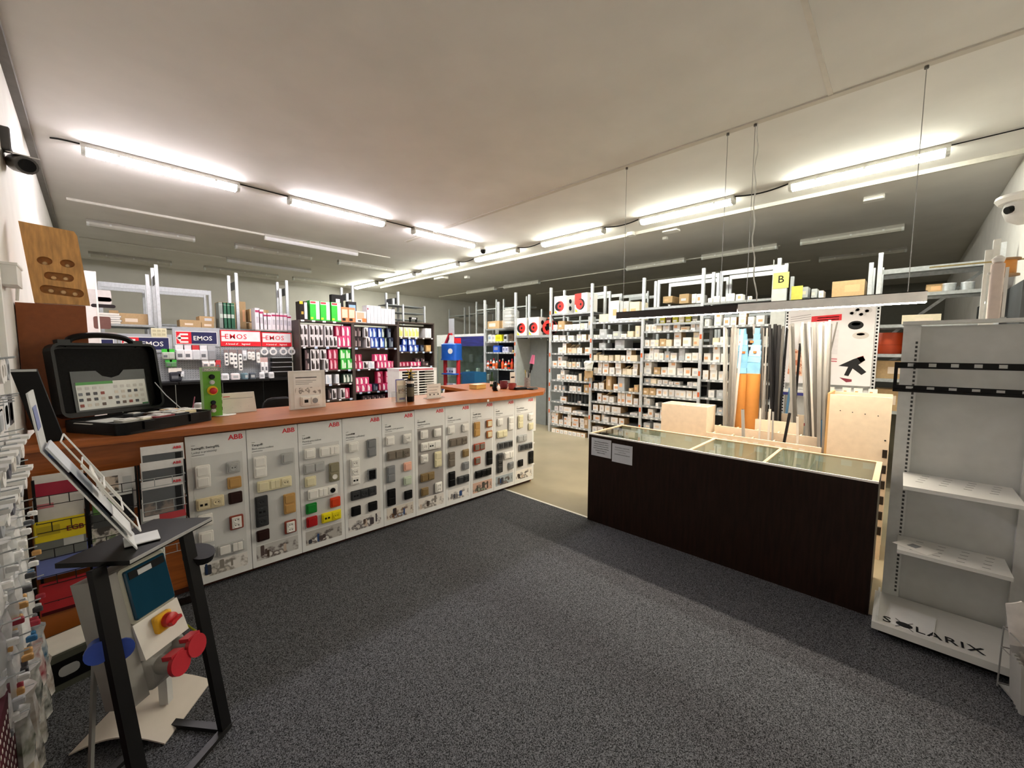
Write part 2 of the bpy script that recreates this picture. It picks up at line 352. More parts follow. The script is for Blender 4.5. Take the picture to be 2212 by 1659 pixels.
# ================================================================= two suspended LED lamps over the display counter
for i, (y0, y1, mt, lb) in enumerate(((1.06, 2.24, mat('brown_anodised', '2a2220', 0.4, 0.2), 'dark brown suspended LED batten over the far half of the display counter'), (-.10, 1.06, mat('silver_anodised', 'f0efee', 0.5, 0.0), 'silver grey suspended LED batten over the near half of the display counter'))):
    t = thing('suspended_lamp', lb, 'pendant lamp', (3.95, (y0+y1)/2, 1.925), 0, 'suspended LED battens')
    L = (y1-y0)/2-.003
    b = MB(); b.box(-.025, -L, .012, -.021, L, .085); b.box(.021, -L, .012, .025, L, .085); b.box(-.025, -L, .08, .025, L, .085); b.box(-.021, -L, .03, .021, -L+.004, .08); b.box(-.021, L-.004, .03, .021, L, .08)
    b.build('profile', mt, t)
    MB().box(-.0205, -L+.005, .006, .0205, L-.005, .02).build('led_diffuser', LED, t)
    for yy in ((2.17, 1.21) if i == 0 else (1.0, 0.0)):
        MB().cyl((0, yy-(y0+y1)/2, .085), (0, yy-(y0+y1)/2, CEIL-1.925), .0025, 5).build('suspension_wire', col('9a9a98', .4, .5), t)
        MB().cyl((0, yy-(y0+y1)/2, CEIL-1.925-.03), (0, yy-(y0+y1)/2, CEIL-1.925), .012, 8).build('wire_anchor', col('55524e', .5), t)
    if i == 1:
        MB().tube([(0.01*math.sin(k*.7), .98-.48+.008*math.sin(k*1.3)-(0.06*(k/24)**4), CEIL-1.925-k*1.48/24) for k in range(25)], .005, 6).build('power_cable', col('d8d8d2'), t)
# ================================================================= the long counter
CA, CROT = Vector((0.416, 3.245, 0)), math.radians(-1.753)
counter = thing('sales_counter', 'long cherry wood sales counter running from the left wall', 'counter', CA, CROT)
MB().box(-.70, .03, .05, 3.235, .05, 1.05).build('front_panel', CHERRY, counter)
MB().box(-.70, .05, .0, 3.225, .07, .05).build('plinth', mat('dark_plinth', '4a2412', 0.5), counter)
MB().box(3.205, .05, .0, 3.235, .62, 1.05).build('end_panel', CHERRY, counter)
MB().box(-.70, .60, .0, 3.205, .62, 1.05).build('rear_panel', CHERRY, counter)
wt = MB(); wt.slab([(-.70, -.05), (2.20, -.05), (2.30, -.06), (2.42, -.085), (2.95, -.085), (3.36, -.03), (3.70, .23), (3.74, .33), (3.70, 1.5), (2.9, 1.5), (2.8, .70), (2.35, .66), (-.70, .66)], 1.06, 1.1, .0)
wt.build('worktop', CHERRY, counter)
CT = 1.101
def ac(x, y, off=0.0):                                  # photo point on the counter's front plane -> local s, z
    d = Vector((math.cos(CROT), math.sin(CROT), 0)); n = Vector((d.y, -d.x, 0)); r = ray(x, y)
    t = (CA.dot(n)+off)/(r.dot(n)); p = Vector((0, 0, EYE))+r*t; return (p-CA).dot(d), p.z
def loc_c(s, dep, z=CT): return CA + Vector((s*math.cos(CROT)-dep*math.sin(CROT), s*math.sin(CROT)+dep*math.cos(CROT), z))
def on_counter(x, y):                                   # photo point on the worktop -> world
    return az(x, y, CT)

# ---- ten switch display boards on the counter front
PAL = {'w': 'f2f1ec', 'g': 'b7b9b8', 'o': 'c39a5c', 'm': '33201d', 'b': 'e6d9b4', 'r': '8c3f30', 'c': 'e9e2bf', 'k': '37393b', 'l': '8f8a72', 'G': '14852f', 'O': 'd8431b', 'R': 'b3161b', 'Y': 'f0e21c',
       'd': '84878a', 'K': '161617', 'u': '7d756a', 'p': 'eeb9a4', 'n': 'c4d1bd', 'B': '8b7651', 't': 'b26a35', 'T': 'a8452a'}
def swm(k): return mat('switch_plastic_'+k, PAL[k], 0.35, var=0.03)
SWC = {}
def switch(code, parent, x, z):
    """one wall-switch frame: outer frame, then a rocker or socket insert per module"""
    if code in ('rS', 'dS', 'wS'): kf, ki, nx, nz, typ = code[0], {'r': 'w', 'd': 'K', 'w': 'w'}[code[0]], 1, 1, 'S'
    elif code.startswith('gw'): kf, ki = 'g', 'w'; nx, nz, typ = (2, 1, 'r') if code.endswith('2h') else (1, 1, 's')
    elif len(code) == 2: kf = ki = code[0]; nx = nz = 1; typ = code[1]
    else:
        kf = ki = code[0]; n = int(code[1]); nx, nz = (n, 1) if code[2] == 'h' else (1, n); typ = 'x'
    if code == 'd3h': ki = 'k'
    if code == 'T2h' or code == 'Tr': ki = 'u'
    if code == 'tr': ki = 'b'
    p = .071; W, Hh = .080+(nx-1)*p, .080+(nz-1)*p
    if code[1:] == 'S' : Hh = .098
    key = ('f', W, Hh)
    if key not in SWC: SWC[key] = MB().slab(rrect(W, Hh, .008), 0, .010, .003, T=fr((0, 0, 0), *FRONT)).mesh('switch', [WHITE])
    me = SWC[key].copy(); me.materials[0] = swm(kf)
    s = place('switch', me, parent, loc=(x, -.012, z))
    def ins(key, mk, m, cx, cz, nm, y=-.010):
        if key not in SWC: SWC[key] = mk()
        k2 = (key, m.name)
        if k2 not in SWC: q = SWC[key].copy(); q.materials.clear(); q.materials.append(m); SWC[k2] = q
        place(nm, SWC[k2], s, loc=(cx, y, cz))
    rock = lambda w_, h_: (lambda: MB().slab(rrect(w_, h_, .003, 2), 0, .006, .002, T=fr((0, 0, 0), *FRONT)).mesh('rocker', [WHITE]))
    sock = lambda r: (lambda: MB(fr((0, 0, 0), *FRONT)).lathe([(r, 0), (r, .003), (r*.86, .003), (r*.8, .0005)], 16).mesh('socket', [WHITE]))
    dot = lambda r: (lambda: MB(fr((0, 0, 0), *FRONT)).lathe([(r, 0), (r*.8, .0012)], 8).mesh('pin_hole', [WHITE]))
    sq = lambda a: (lambda: MB().slab([(-a, -a), (a, -a), (a, a), (-a, a)], 0, .002, T=fr((0, 0, 0), *FRONT)).mesh('data_port', [WHITE]))
    def socket(cx, cz, m, r=.021):
        ins(('so', r), sock(r), m, cx, cz, 'socket', -.0165)
        for dx in (-.008, .008): ins(('pd', 1), dot(.0035), DARK, cx+dx, cz, 'pin_hole', -.0172)
    for i in range(nx):
        for j in range(nz):
            cx, cz = (i-(nx-1)/2)*p, ((nz-1)/2-j)*p; mi = swm(ki); idx = i+j
            if typ == 'S':
                ins(('rk', .056, .078), rock(.056, .078), mi, 0, 0, 'insert'); socket(0, .019, mi, .018); socket(0, -.019, mi, .018)
            elif typ == 's': ins(('rk', .06, .06), rock(.06, .06), mi, cx, cz, 'insert'); socket(cx, cz, mi)
            elif typ == 'r' and nx == 1: ins(('rk', .056, .056), rock(.056, .056), mi, cx, cz, 'rocker')
            else:
                kind = {'b2h': 'ps', 'Y2h': 'ps', 'gw2h': 'ab', 'w2h': 'ab', 'c3h': 'abs', 'w3h': 'abK', 'k3v': 'sps', 'w3v': 'ssp', 'k3h': 'pss', 'u3h': 'rrs', 'K3h': 'ssr', 'd3h': 'sss', 'k2h': 'rs', 'l2v': 'rK'}.get(code, 'rrr')[idx]
                if code == 'w3h' and z > .6: kind = 'spr'[idx]
                if kind == 'b':
                    for dx in (-.0145, .0145): ins(('rk', .027, .056), rock(.027, .056), mi, cx+dx, cz, 'rocker')
                elif kind == 's': ins(('rk', .06, .06), rock(.06, .06), mi, cx, cz, 'insert'); socket(cx, cz, mi)
                elif kind == 'p':
                    ins(('rk', .06, .06), rock(.06, .06), mi, cx, cz, 'insert')
                    for dx in (-.012, .012): ins(('sq', 1), sq(.007), DARK, cx+dx, cz-.002, 'data_port', -.0162)
                elif kind == 'K': ins(('rk', .06, .06), rock(.06, .06), mi, cx, cz, 'insert'); ins(('so', .02), sock(.02), swm('K' if code == 'w3h' else 'w'), cx, cz, 'dial', -.0165)
                else: ins(('rk', .058, .056), rock(.058, .056), mi, cx, cz, 'rocker')
PAN = [
 (-.044, 'Swing®, Swing®L', 'Ladný a praktický', 'dcdedd', .90, [('w2v', .036, .773), ('gs', .203, .802), ('or', .204, .695), ('mr', .205, .589), ('b2h', .066, .59), ('wr', .035, .481), ('rS', .204, .417), ('wr', .033, .366), ('gws', .036, .26), ('gw2h', .166, .246)], ('d9d4cc', '8f8a82', 'f0eeea'), 'white and beige switches, first by the leaflet stand'),
 (.288, 'Tango®', 'Baví celou rodinu', 'd4d6d5', .87, [('w2v', .36, .772), ('gr', .536, .803), ('c3h', .446, .628), ('k3v', .357, .45), ('o2v', .537, .459), ('mr', .357, .273), ('rS', .536, .281)], ('e2e0dc', '5a4b48', 'c9c9c6'), 'rounded switches and a tall dark grey triple frame'),
 (.616, 'Levit®', 'Pestrý pro radost', 'd9dad9', .87, [('wr', .691, .808), ('w2h', .835, .804), ('g2h', .719, .694), ('l2v', .867, .628), ('cr', .688, .591), ('w3h', .776, .486), ('Gr', .687, .38), ('Or', .867, .382), ('Rr', .687, .274), ('Y2h', .834, .274)], ('e6e5e1', '4d4240', 'bdbbb6'), 'green, red, orange and yellow switches'),
 (.945, 'Levit®M', 'Metalický a půvabný', 'e9e9e6', .85, [('wr', 1.029, .803), ('d2v', 1.182, .77), ('w3v', 1.034, .597), ('dS', 1.18, .541), ('k3h', 1.104, .395), ('Kr', 1.033, .261), ('Kr', 1.179, .262)], ('cfcac6', '4b4448', 'e8e6e3'), 'white, grey and anthracite frames on plain white'),
 (1.285, 'Zoni®', 'Vypínač nové generace', 'd3d4d3', .87, [('wr', 1.352, .805), ('ws', 1.519, .802), ('u3h', 1.432, .669), ('d2v', 1.353, .506), ('pr', 1.518, .542), ('nr', 1.517, .411), ('K2v', 1.353, .295), ('Kr', 1.52, .277)], ('b9c3cf', '6d4c33', 'e3ddd2'), 'a pink, a mint green and black switches'),
 (1.606, 'Element®', 'Vyjádření pohody', 'aaa7a4', .87, [('wr', 1.697, .811), ('wr', 1.845, .809), ('w3h', 1.769, .694), ('ws', 1.695, .582), ('c2v', 1.847, .547), ('B2h', 1.727, .399), ('Br', 1.695, .262), ('wS', 1.849, .269)], ('cdc7c0', '85807a', 'eae6df'), 'bronze switches on a dark grey field'),
 (1.944, 'Time®', 'Nadčasový a osobitý', 'd8d8d6', .87, [('wr', 2.006, .813), ('wr', 2.183, .813), ('u3h', 2.092, .682), ('u2v', 2.007, .513), ('Br', 2.183, .548), ('dr', 2.184, .416), ('K2v', 2.008, .314), ('k2h', 2.149, .282)], ('dedad4', '7f7a78', 'f0eeea'), 'taupe and olive frames in two columns'),
 (2.259, 'Time® Arbo', 'Kouzlo přírody', 'd8d8d6', .87, [('o2v', 2.334, .775), ('tr', 2.505, .813), ('tr', 2.505, .696), ('T2h', 2.365, .583), ('K2v', 2.507, .437), ('Tr', 2.337, .438), ('K3h', 2.42, .288)], ('9aa08c', '4c4a44', 'd9b4a0'), 'wood-toned orange-brown frames'),
 (2.582, 'Neo®', 'Minimalismus', 'd6d6d4', .87, [('wr', 2.664, .811), ('w2v', 2.833, .777), ('c2h', 2.695, .674), ('d3h', 2.744, .542), ('k3v', 2.661, .351), ('w2h', 2.802, .417), ('ds', 2.833, .288)], ('8d8480', '5a5450', 'aab6bc'), 'black modules in silver frames, second from its free end'),
 (2.903, 'Future® linear', 'Nadčasovost a elegance', 'dcdcda', .87, [('c2v', 2.985, .776), ('wr', 3.159, .815), ('cr', 3.16, .7), ('g2h', 3.015, .577), ('d3h', 3.074, .467), ('Kr', 2.988, .285), ('K2v', 3.166, .32)], ('e4dfd6', '3c3836', 'f4f0e8'), 'few flat switches, last at the free counter end')]
for i, (s0, ti, sub, gc, gt, sws, ph, lb) in enumerate(PAN):
    s1 = PAN[i+1][0] if i < 9 else 3.228
    wdt = s1-s0; zt = 1.042+(.008 if i > 4 else 0); zb = .042
    off = CA + Vector((s0*math.cos(CROT), s0*math.sin(CROT), 0))
    t = thing('switch_display_board', 'white display board with %s' % lb, 'display board', off, CROT, 'switch display boards on the counter front')
    MB().box(.002, 0, zb, wdt-.002, .028, zt).build('board', mat('white_board_face', 'eef0ef', 0.4, var=0.02), t)
    zp = .20 if i else .185
    MB().box(.028, -.0008, zp, wdt-.028, .0, gt).build('grey_field', mat('field_'+gc, gc, 0.45, var=0.02), t)
    MB().box(.028, -.0012, zb+.045, wdt-.028, .0, zp-.004).build('printed_photo', photo('board_photo_%d' % i, *ph, scale=14), t)
    text('ABB', .047, RED, t, (wdt-.103, -.001, zt-.052), bold=.014, name='logo', space=.98)
    text(ti, .021, INK, t, (.03, -.001, gt+.052), bold=.003)
    text(sub, .019, GREYINK, t, (.03, -.001, gt+.027))
    MB().box(.03, -.001, gt+.012, .095, 0, gt+.0145).build('underline', INK, t)
    MB().box(.03, -.001, gt+.078, .05, 0, gt+.08).build('overline', INK, t)
    for code, s, z in sws: switch(code, t, s-s0, z)
    # two or three printed figures in the photograph
    random.seed(i*3+1)
    for k in range(4):
        x = .05+random.random()*(wdt-.12); w_ = .012+.03*random.random(); h_ = .03+.05*random.random()
        MB().slab(rrect(w_, h_, w_*.3), 0, .0004, T=fr((x, -.0013, zb+.05+h_/2+random.random()*.03), *FRONT)).build('printed_figure', col(ph[1]) if k % 2 else col(['3a3c44', '4a3a30', '2c4a7c', 'c9b8a8'][(i+k) % 4]), t)
# ================================================================= glass-topped display counter
YC0, YC1, XC0, XC1, ZC = 0.055, 2.055, 3.165, 3.765, 0.835
case = thing('display_counter', 'dark brown display counter with a glass top and two paper notices', 'display counter', (XC0, YC1, 0), -math.pi/2)
LC, DC = YC1-YC0, XC1-XC0                               # local: x along the front, y into depth
MB().box(0, 0, .007, LC, .02, ZC-.012).build('front_panel', WENGE, case)
MB().box(0, .02, .007, .02, DC, ZC-.012).build('side_panel', WENGE, case)
MB().box(LC-.02, .02, .007, LC, DC, ZC-.012).build('side_panel', WENGE, case)
MB().box(.02, DC-.02, .007, LC-.02, DC, ZC-.012).build('back_panel', CREAM, case)
MB().box(.02, .02, .65, LC-.02, DC-.02, .665).build('inner_shelf', mat('grey_felt_lining', 'c4c8c6', 0.8, var=0.1), case)
LW = mat('pale_beech_frame', 'd9b795', 0.45, var=0.08, stretch=(1, 10, 10))
f = MB(); f.box(0, 0, ZC-.012, LC, .014, ZC); f.build('frame_rail', col('efeae4'), case)
MB().box(0, DC-.03, ZC-.012, LC, DC, ZC).build('frame_rail', LW, case)
for x0, x1 in ((0, .02), (.90, .925), (1.40, 1.42), (LC-.03, LC)):
    MB().box(x0, .014, ZC-.012, x1, DC-.03, ZC).build('frame_crossbar', LW, case)
for x0, x1 in ((.02, .90), (.925, 1.40), (1.42, LC-.03)):
    MB().box(x0, .014, ZC-.009, x1, DC-.03, ZC-.004).build('glass_pane', GLASS, case)
for k in range(5): MB().box(.03+.4*k, .022, .665, .036+.4*k, DC-.022, .78).build('compartment_divider', ACRYL, case)
for k, x in enumerate((.18, .42, .66, .80, 1.02, 1.22, 1.5, 1.63, 1.78, 1.9)):
    MB().box(x, DC-.0215, .775, x+.06, DC-.02, .815).build('price_card', OFFW, case)
# contents below the glass
random.seed(5)
cont = ['small white carton', 'dark socket module', 'grey meter', 'small white carton', 'blue-handled tester', 'dark relay', 'white thermostat', 'grey push-button box', 'small white carton', 'dark contactor', 'white dimmer', 'grey timer', 'red test plug', 'black charger']
for k, c in enumerate(cont):
    x = .10+.135*k; y = .12+.22*(k % 2)+.04*random.random(); z0 = .6655
    m = {'white': WHITE, 'dark': BLACK, 'grey': GREYP, 'blue': col('3a8fd0'), 'red': col('9c2a30'), 'small': OFFW, 'black': BLACK}[c.split()[0].split('-')[0]]
    t = thing('showcase_item', '%s inside the glass-topped counter, %s from its far end' % (c, ORD[k]), 'device', (XC0+y, YC1-x, z0), random.uniform(-.4, .4), 'things under the counter glass')
    b = MB(); b.slab(rrect(.07, .09, .008), 0, .05, .006); b.build('body', m, t)
    MB().slab(rrect(.04, .045, .004), .0501, .056, .002).build('face', GREYP if m in (BLACK, WHITE) else DARK, t)
# two notices on the front
for k, (x0, x1, lines) in enumerate(((.03, .235, ['Vážení zákazníci, prodejní doba je', 'prodejna je otevřena pro veřejnost', 'každý pracovní den, možnost platby', 'hotově i kartou, zboží na objednávku', 'dodáváme do druhého dne', 'telefon na prodejnu']), (.245, .44, ['Převzetí zboží je možné POUZE', 'po předložení dokladu totožnosti', 'a zaplacení částky', '(samozřejmě, hotovostí, fakturou)']))):
    zt = .80-.02*k
    t = tag(MB().box(x0, -.002, zt-.165, x1, -.0005, zt).build('paper_notice', mat('notice_paper', 'c9cdd3', 0.6, var=0.03), None, matrix=case.matrix_basis.copy() if False else Matrix.Translation((XC0, YC1, 0)) @ Matrix.Rotation(-math.pi/2, 4, 'Z')),
            ['printed paper notice at the far corner of the dark counter front', 'printed paper notice beside the corner one on the dark counter'][k], 'notice', 'paper notices on the counter')
    for j, l in enumerate(lines): text(l, .0105, INK if k == 0 or j in (0, 3) else GREYINK, t, ((x0+x1)/2, -.0022, zt-.035-.02*j), align='CENTER', bold=.004)

# ================================================================= stand of plastic profiles behind the counter
XS = 4.08
stand = thing('profile_stand', 'stepped cream chipboard stand with slots for long profiles', 'stand', (XS, 1.32, 0), -math.pi/2)
Wd = 1.32-.43
for y0, zt, x0, x1 in ((.0, .815, 0, Wd), (.17, .865, .02, Wd-.05), (.34, .945, .05, Wd-.22), (.52, 1.0, .10, Wd-.2)):
    MB().box(x0, y0, 0, x1, y0+.016, zt).build('partition_board', CREAM, stand)
for k in range(6):
    x = .02+k*(Wd-.04)/5
    MB().box(x, .016, 0, x+.012, .17, .80).build('divider', CREAM, stand)
    if k < 5: MB().box(x, .186, 0, x+.012, .34, .85).build('divider', CREAM, stand)
    if k < 4: MB().box(x+.04, .356, 0, x+.052, .52, .93).build('divider', CREAM, stand)
for k in range(9):
    MB().box(.06+.085*k, -.002, .77, .10+.085*k, -.0005, .785).build('price_card', OFFW, stand)
# open-topped cream box at the far end
cb = thing('compartment_box', 'tall cream open-topped box with inner dividers behind the glass counter', 'box', (XS+.02, 1.78, 0), -math.pi/2)
b = MB(); b.box(0, 0, 0, .45, .014, 1.055); b.build('front_board', CREAM, cb)
MB().box(0, .236, 0, .45, .25, 1.055).build('back_board', CREAM, cb)
for x in (0, .15, .30, .436): MB().box(x, .014, 0, x+.014, .236, 1.055 if x in (0, .436) else 1.04).build('divider', CREAM, cb)
MB().box(.014, .014, .5, .436, .236, .51).build('bottom_board', CREAM, cb)
# big cream cabinet side at the near end
cp_ = thing('cream_cabinet', 'plain cream chipboard cabinet standing beside the grey gondola', 'cabinet', (XS+.03, .40, 0), -math.pi/2)
MB().box(0, 0, 0, .365, .018, 1.255).build('side_board', CREAM, cp_)
MB().box(-.016, .0, 0, 0.0, .36, 1.265).build('edge_board', mat('board_edge', 'c7a16a', 0.6), cp_)
MB().box(0, .34, 0, .365, .36, 1.255).build('back_board', CREAM, cp_)
for k in range(4): MB().cyl((.07+.075*k, -.0015, 1.13-.006*k), (.07+.075*k, 0, 1.13-.006*k), .004, 8).build('screw_head', INK, cp_)
MB().cyl((.345, -.002, .93), (.345, 0, .93), .006, 8).build('screw_head', INK, cp_)
for k in range(6): MB().box(.335, -.02, .2+.12*k, .362, 0, .26+.12*k).build('hinge_block', col('2a221c'), cp_)

# ---- long profiles: (bottom px x,y), (top px x,y), width px, colour key, depth plane, wording
PC = {'g': mat('grey_pvc', '8a8883', 0.45), 'G': mat('dark_grey_pvc', '605e59', 0.45), 'w': mat('white_pvc', 'cfcac0', 0.4), 'k': mat('black_pvc', '1e1e1f', 0.4), 's': mat('silver_pvc', '9b9b97', 0.4, .1), 'b': mat('blue_pvc', '5f93bf', 0.4)}
RODS = []
random.seed(11)
def bunch(n, xb0, xb1, yb, xt0, xt1, yt, wpx, cols, X, wd):
    for k in range(n):
        a = (k+.5)/n
        RODS.append((xb0+(xb1-xb0)*a+random.uniform(-2, 2), yb+random.uniform(-5, 5), xt0+(xt1-xt0)*a+random.uniform(-4, 4), yt+random.uniform(-5, 7), wpx*random.uniform(.7, 1.2), cols[k % len(cols)], X+.035*(k % 4), wd))
bunch(8, 1562, 1586, 915, 1557, 1602, 706, 5, 'gswgG', 4.26, 'left of the cardboard tubes')
bunch(7, 1634, 1656, 905, 1626, 1668, 704, 4.5, 'gsGw', 4.45, 'between the cardboard tubes and the black bunch')
bunch(8, 1664, 1686, 905, 1660, 1700, 704, 6, 'kkkkkG', 4.45, 'in the black bunch')
bunch(3, 1706, 1718, 900, 1702, 1714, 702, 7, 'gsg', 4.45, 'just after the black bunch')
bunch(9, 1742, 1768, 925, 1728, 1772, 700, 6, 'gsGgw', 4.28, 'in the big grey bunch, its loose half')
bunch(8, 1766, 1786, 948, 1768, 1796, 694, 6.5, 'gsgG', 4.12, 'in the big grey bunch, its tight half')
RODS += [(1640, 928, 1642, 882, 4, 'w', 4.18, 'short, stuck in the front slot'), (1660, 930, 1662, 884, 5, 'w', 4.20, 'short, before the black bunch'), (1668, 930, 1669, 890, 4, 's', 4.20, 'short, beside the white stub'),
         (1604, 915, 1603, 885, 7, 's', 4.18, 'short silver stub under the cardboard tubes'), (1698, 930, 1705, 893, 6, 'k', 4.18, 'short black stub'), (1700, 880, 1706, 838, 5, 'b', 4.63, 'thin blue'),
         (1720, 835, 1728, 742, 5, 'k', 4.64, 'leaning black'), (1780, 820, 1808, 696, 3, 'G', 4.53, 'thin leaning outermost'), (1722, 958, 1722, 900, 5, 'w', 4.11, 'white upright near the end'), (1777, 975, 1774, 908, 5, 'b', 4.14, 'pale blue at the end')]
cnt = {}
nm = {'g': 'grey', 'G': 'dark grey', 'w': 'white', 'k': 'black', 's': 'silver', 'b': 'blue'}
for xb, yb, xt, yt, wpx, c, X, wd in RODS:
    p, q = ax(xb, yb, X), ax(xt, yt, X); d = (q-p)
    floor_p = p-d*((p.z-.008)/d.z)
    wm = wpx/FPX*X*0.72
    q.x += .02; cnt[wd] = cnt.get(wd, 0)+1
    b = MB(); b.bar(floor_p, q, wm, wm*.8, up=(1, 0, 0)); b.bar(q, q+d.normalized()*.002, wm*.7, wm*.55, up=(1, 0, 0), m=1)
    k = cnt[wd]
    lb = '%s plastic profile %s' % (nm[c], wd) if sum(1 for r in RODS if r[7] == wd) == 1 else '%s plastic profile %s, %s from left' % (nm[c], wd, ORD[k-1])
    tag(b.build('plastic_profile', [PC[c], DARK]), lb, 'profile', 'long profiles in the stand')
# cardboard tubes with blue film
for k, (xa, xb, lb) in enumerate(((1588, 1610, 'orange-brown cardboard tube with blue film in its top, left of the pair'), (1611, 1633, 'orange-brown cardboard tube with blue film in its top, right of the pair'))):
    p = ax((xa+xb)/2, 900, 4.46); q = ax((xa+xb)/2, 807, 4.46); r = 11/FPX*4.46*1.12
    t = thing('cardboard_tube', lb, 'tube', (p.x, p.y, .02), 0, 'cardboard tubes in the stand')
    MB().cyl((0, 0, 0), (.0, 0, q.z-.02), r, 20).build('tube', mat('orange_kraft', 'b87a35', 0.6, var=0.08), t, True)
    z0 = q.z-.02; n = 9; V = MB()
    prof = []
    for j in range(n):
        a = j/(n-1); w_ = r*(.55+.35*math.sin(a*3.1+k)); prof.append((.012*math.sin(a*9+k*2), (-1 if k else 1)*.03*a*(1-.3*k)-.0, z0+a*.44, w_))
    for j in range(n-1):
        x0, y0, zz0, w0 = prof[j]; x1, y1, zz1, w1 = prof[j+1]
        V.bar((x0, y0, zz0), (x1, y1, zz1), .03, (w0+w1), up=(0, 1, 0))
    V.build('blue_film', mat('blue_film', '7db4d6', 0.25, var=0.15), t)
    for j in range(2): MB().box(-r*.2, -r*.2, 0, r*.2, r*.2, .02).build('sticker', col('e0682c'), t, loc=(-.022, -.01+.03*j, z0+.2+.1*j))

# ================================================================= accessory poster on a slotted gondola
XP = 5.0
tl, tr, bl_ = ax(1704, 671, XP), ax(1893, 662, XP), ax(1694, 826, XP)
gon = thing('slotted_gondola', 'grey slotted shelf unit carrying the white tool poster', 'shelf unit', (XP+.05, tl.y+.03, 0), -math.pi/2)
Wg = tl.y-tr.y+.06
MB().box(0, .02, .1, Wg, .03, 2.04).build('back_panel', GOND, gon)
for x in (0, Wg-.03):
    MB().box(x, -.01, 0, x+.03, .03, 2.05).build('upright', STEELW, gon)
    b = MB()
    for k in range(60): b.box(x+.008, -.0115, .1+.032*k, x+.022, -.0101, .118+.032*k)
    tag(b.build('slots', DARK, gon), kind='stuff')
for z, c in ((1.22, '3a3f8c'), (.93, 'a02236'), (.62, '9a9c9c'), (.3, '9a9c9c')):
    s = MB().box(.03, -.30, z-.03, Wg-.03, .02, z-.015).build('shelf', GOND, gon)
    MB().box(.03, -.306, z-.05, Wg-.03, -.3005, z-.012).build('price_strip', col(c), s)
    MB().box(.03, -.3065, z-.022, Wg-.03, -.306, z-.012).build('strip_edge', WHITE, s)
zb = bl_.z; zt = tl.z-.0
post = thing('tool_poster', 'white poster with pipes, cable rings and a black cutter gun', 'poster', (XP, tl.y, 0), -math.pi/2)
Wp = tl.y-tr.y; Hp = zt-zb
MB().box(0, 0, zb, Wp, .006, zt).build('sheet', mat('poster_white', 'e3e3e6', 0.4, var=0.02), post)
def pr(poly, m, nm='printed_figure'): MB().slab([(a*Wp, zb+b*Hp) for a, b in poly], 0, .0006, T=fr((0, -.0004, 0), *FRONT)).build(nm, m, post)
def ell(cx, cy, a, b, n=18): return [(cx+a*math.cos(2*math.pi*i/n), cy+b*math.sin(2*math.pi*i/n)) for i in range(n)]
pr([(.29, .83), (.64, .84), (.64, .92), (.29, .905)], RED, 'red_banner')
for k in range(2): pr([(.36, .845+.03*k), (.61, .852+.03*k), (.61, .862+.03*k), (.36, .855+.03*k)], WHITE, 'printed_line')
pr([(.44, .51), (.50, .51), (.50, .57), (.55, .505), (.55, .47), (.44, .46)], RED, 'red_mark')
for k in range(2): pr([(.44, .335-.03*k), (.62, .33-.03*k), (.62, .345-.03*k), (.44, .35-.03*k)], col('b8606c'), 'printed_line')
pr(ell(.80, .77, .085, .055), INK, 'black_ring'); pr(ell(.80, .785, .05, .02), col('3a3a3c'), 'ring_hole')
pr(ell(.86, .64, .09, .045), col('c9c7c2'), 'white_ring'); pr(ell(.86, .655, .045, .016), col('8d8b88'), 'ring_hole')
for k, (cx, cy) in enumerate(((.76, .93), (.86, .91), (.92, .95), (.82, .97))): pr(ell(cx, cy, .045, .032), col('d0d0d2'), 'printed_pipe'); pr(ell(cx-.012, cy-.006, .022, .017), col('7c7c80'), 'pipe_mouth')
pr([(.64, .25), (.80, .34), (.90, .38), (.93, .33), (.86, .27), (.95, .18), (.90, .14), (.80, .22), (.76, .12), (.71, .13), (.75, .24)], INK, 'cutter_gun')
pr([(.84, .36), (.905, .385), (.925, .33), (.88, .30)], col('a01f22'), 'gun_tip')
pr([(.66, .10), (.80, .08), (.80, .05), (.74, .04)], col('7c2436'), 'printed_brush')
for k in range(3): pr([(.03, .90-.03*k), (.28, .93-.03*k), (.28, .937-.03*k), (.03, .907-.03*k)], col('9a9a9e'), 'printed_tray')
pr([(.14, .52), (.16, .75), (.18, .75), (.22, .55)], col('c8c6c4')); pr([(.03, .12), (.22, .10), (.2, .42), (.06, .50)], photo('poster_orange', 'd98f6e', 'b0582f', 'e8c3a8', 25), 'printed_cables')
pr([(.36, .40), (.62, .40), (.62, .72), (.36, .74)], col('d8d8dc'), 'printed_table')
# small boxes on the shelf under the poster
for k, x in enumerate((.32, .40, .52, .60, .70)):
    t = thing('blister_box', 'little white box on the shelf under the tool poster, %s from left' % ORD[k], 'box', (XP-.22, tl.y-x, 1.2055), -math.pi/2, 'little boxes under the poster')
    MB().box(-.03, 0, 0, .03, .05, .06).build('carton', OFFW, t); MB().box(-.02, -.0006, .01, .0, -.0001, .035).build('sticker', col('e89a50'), t)
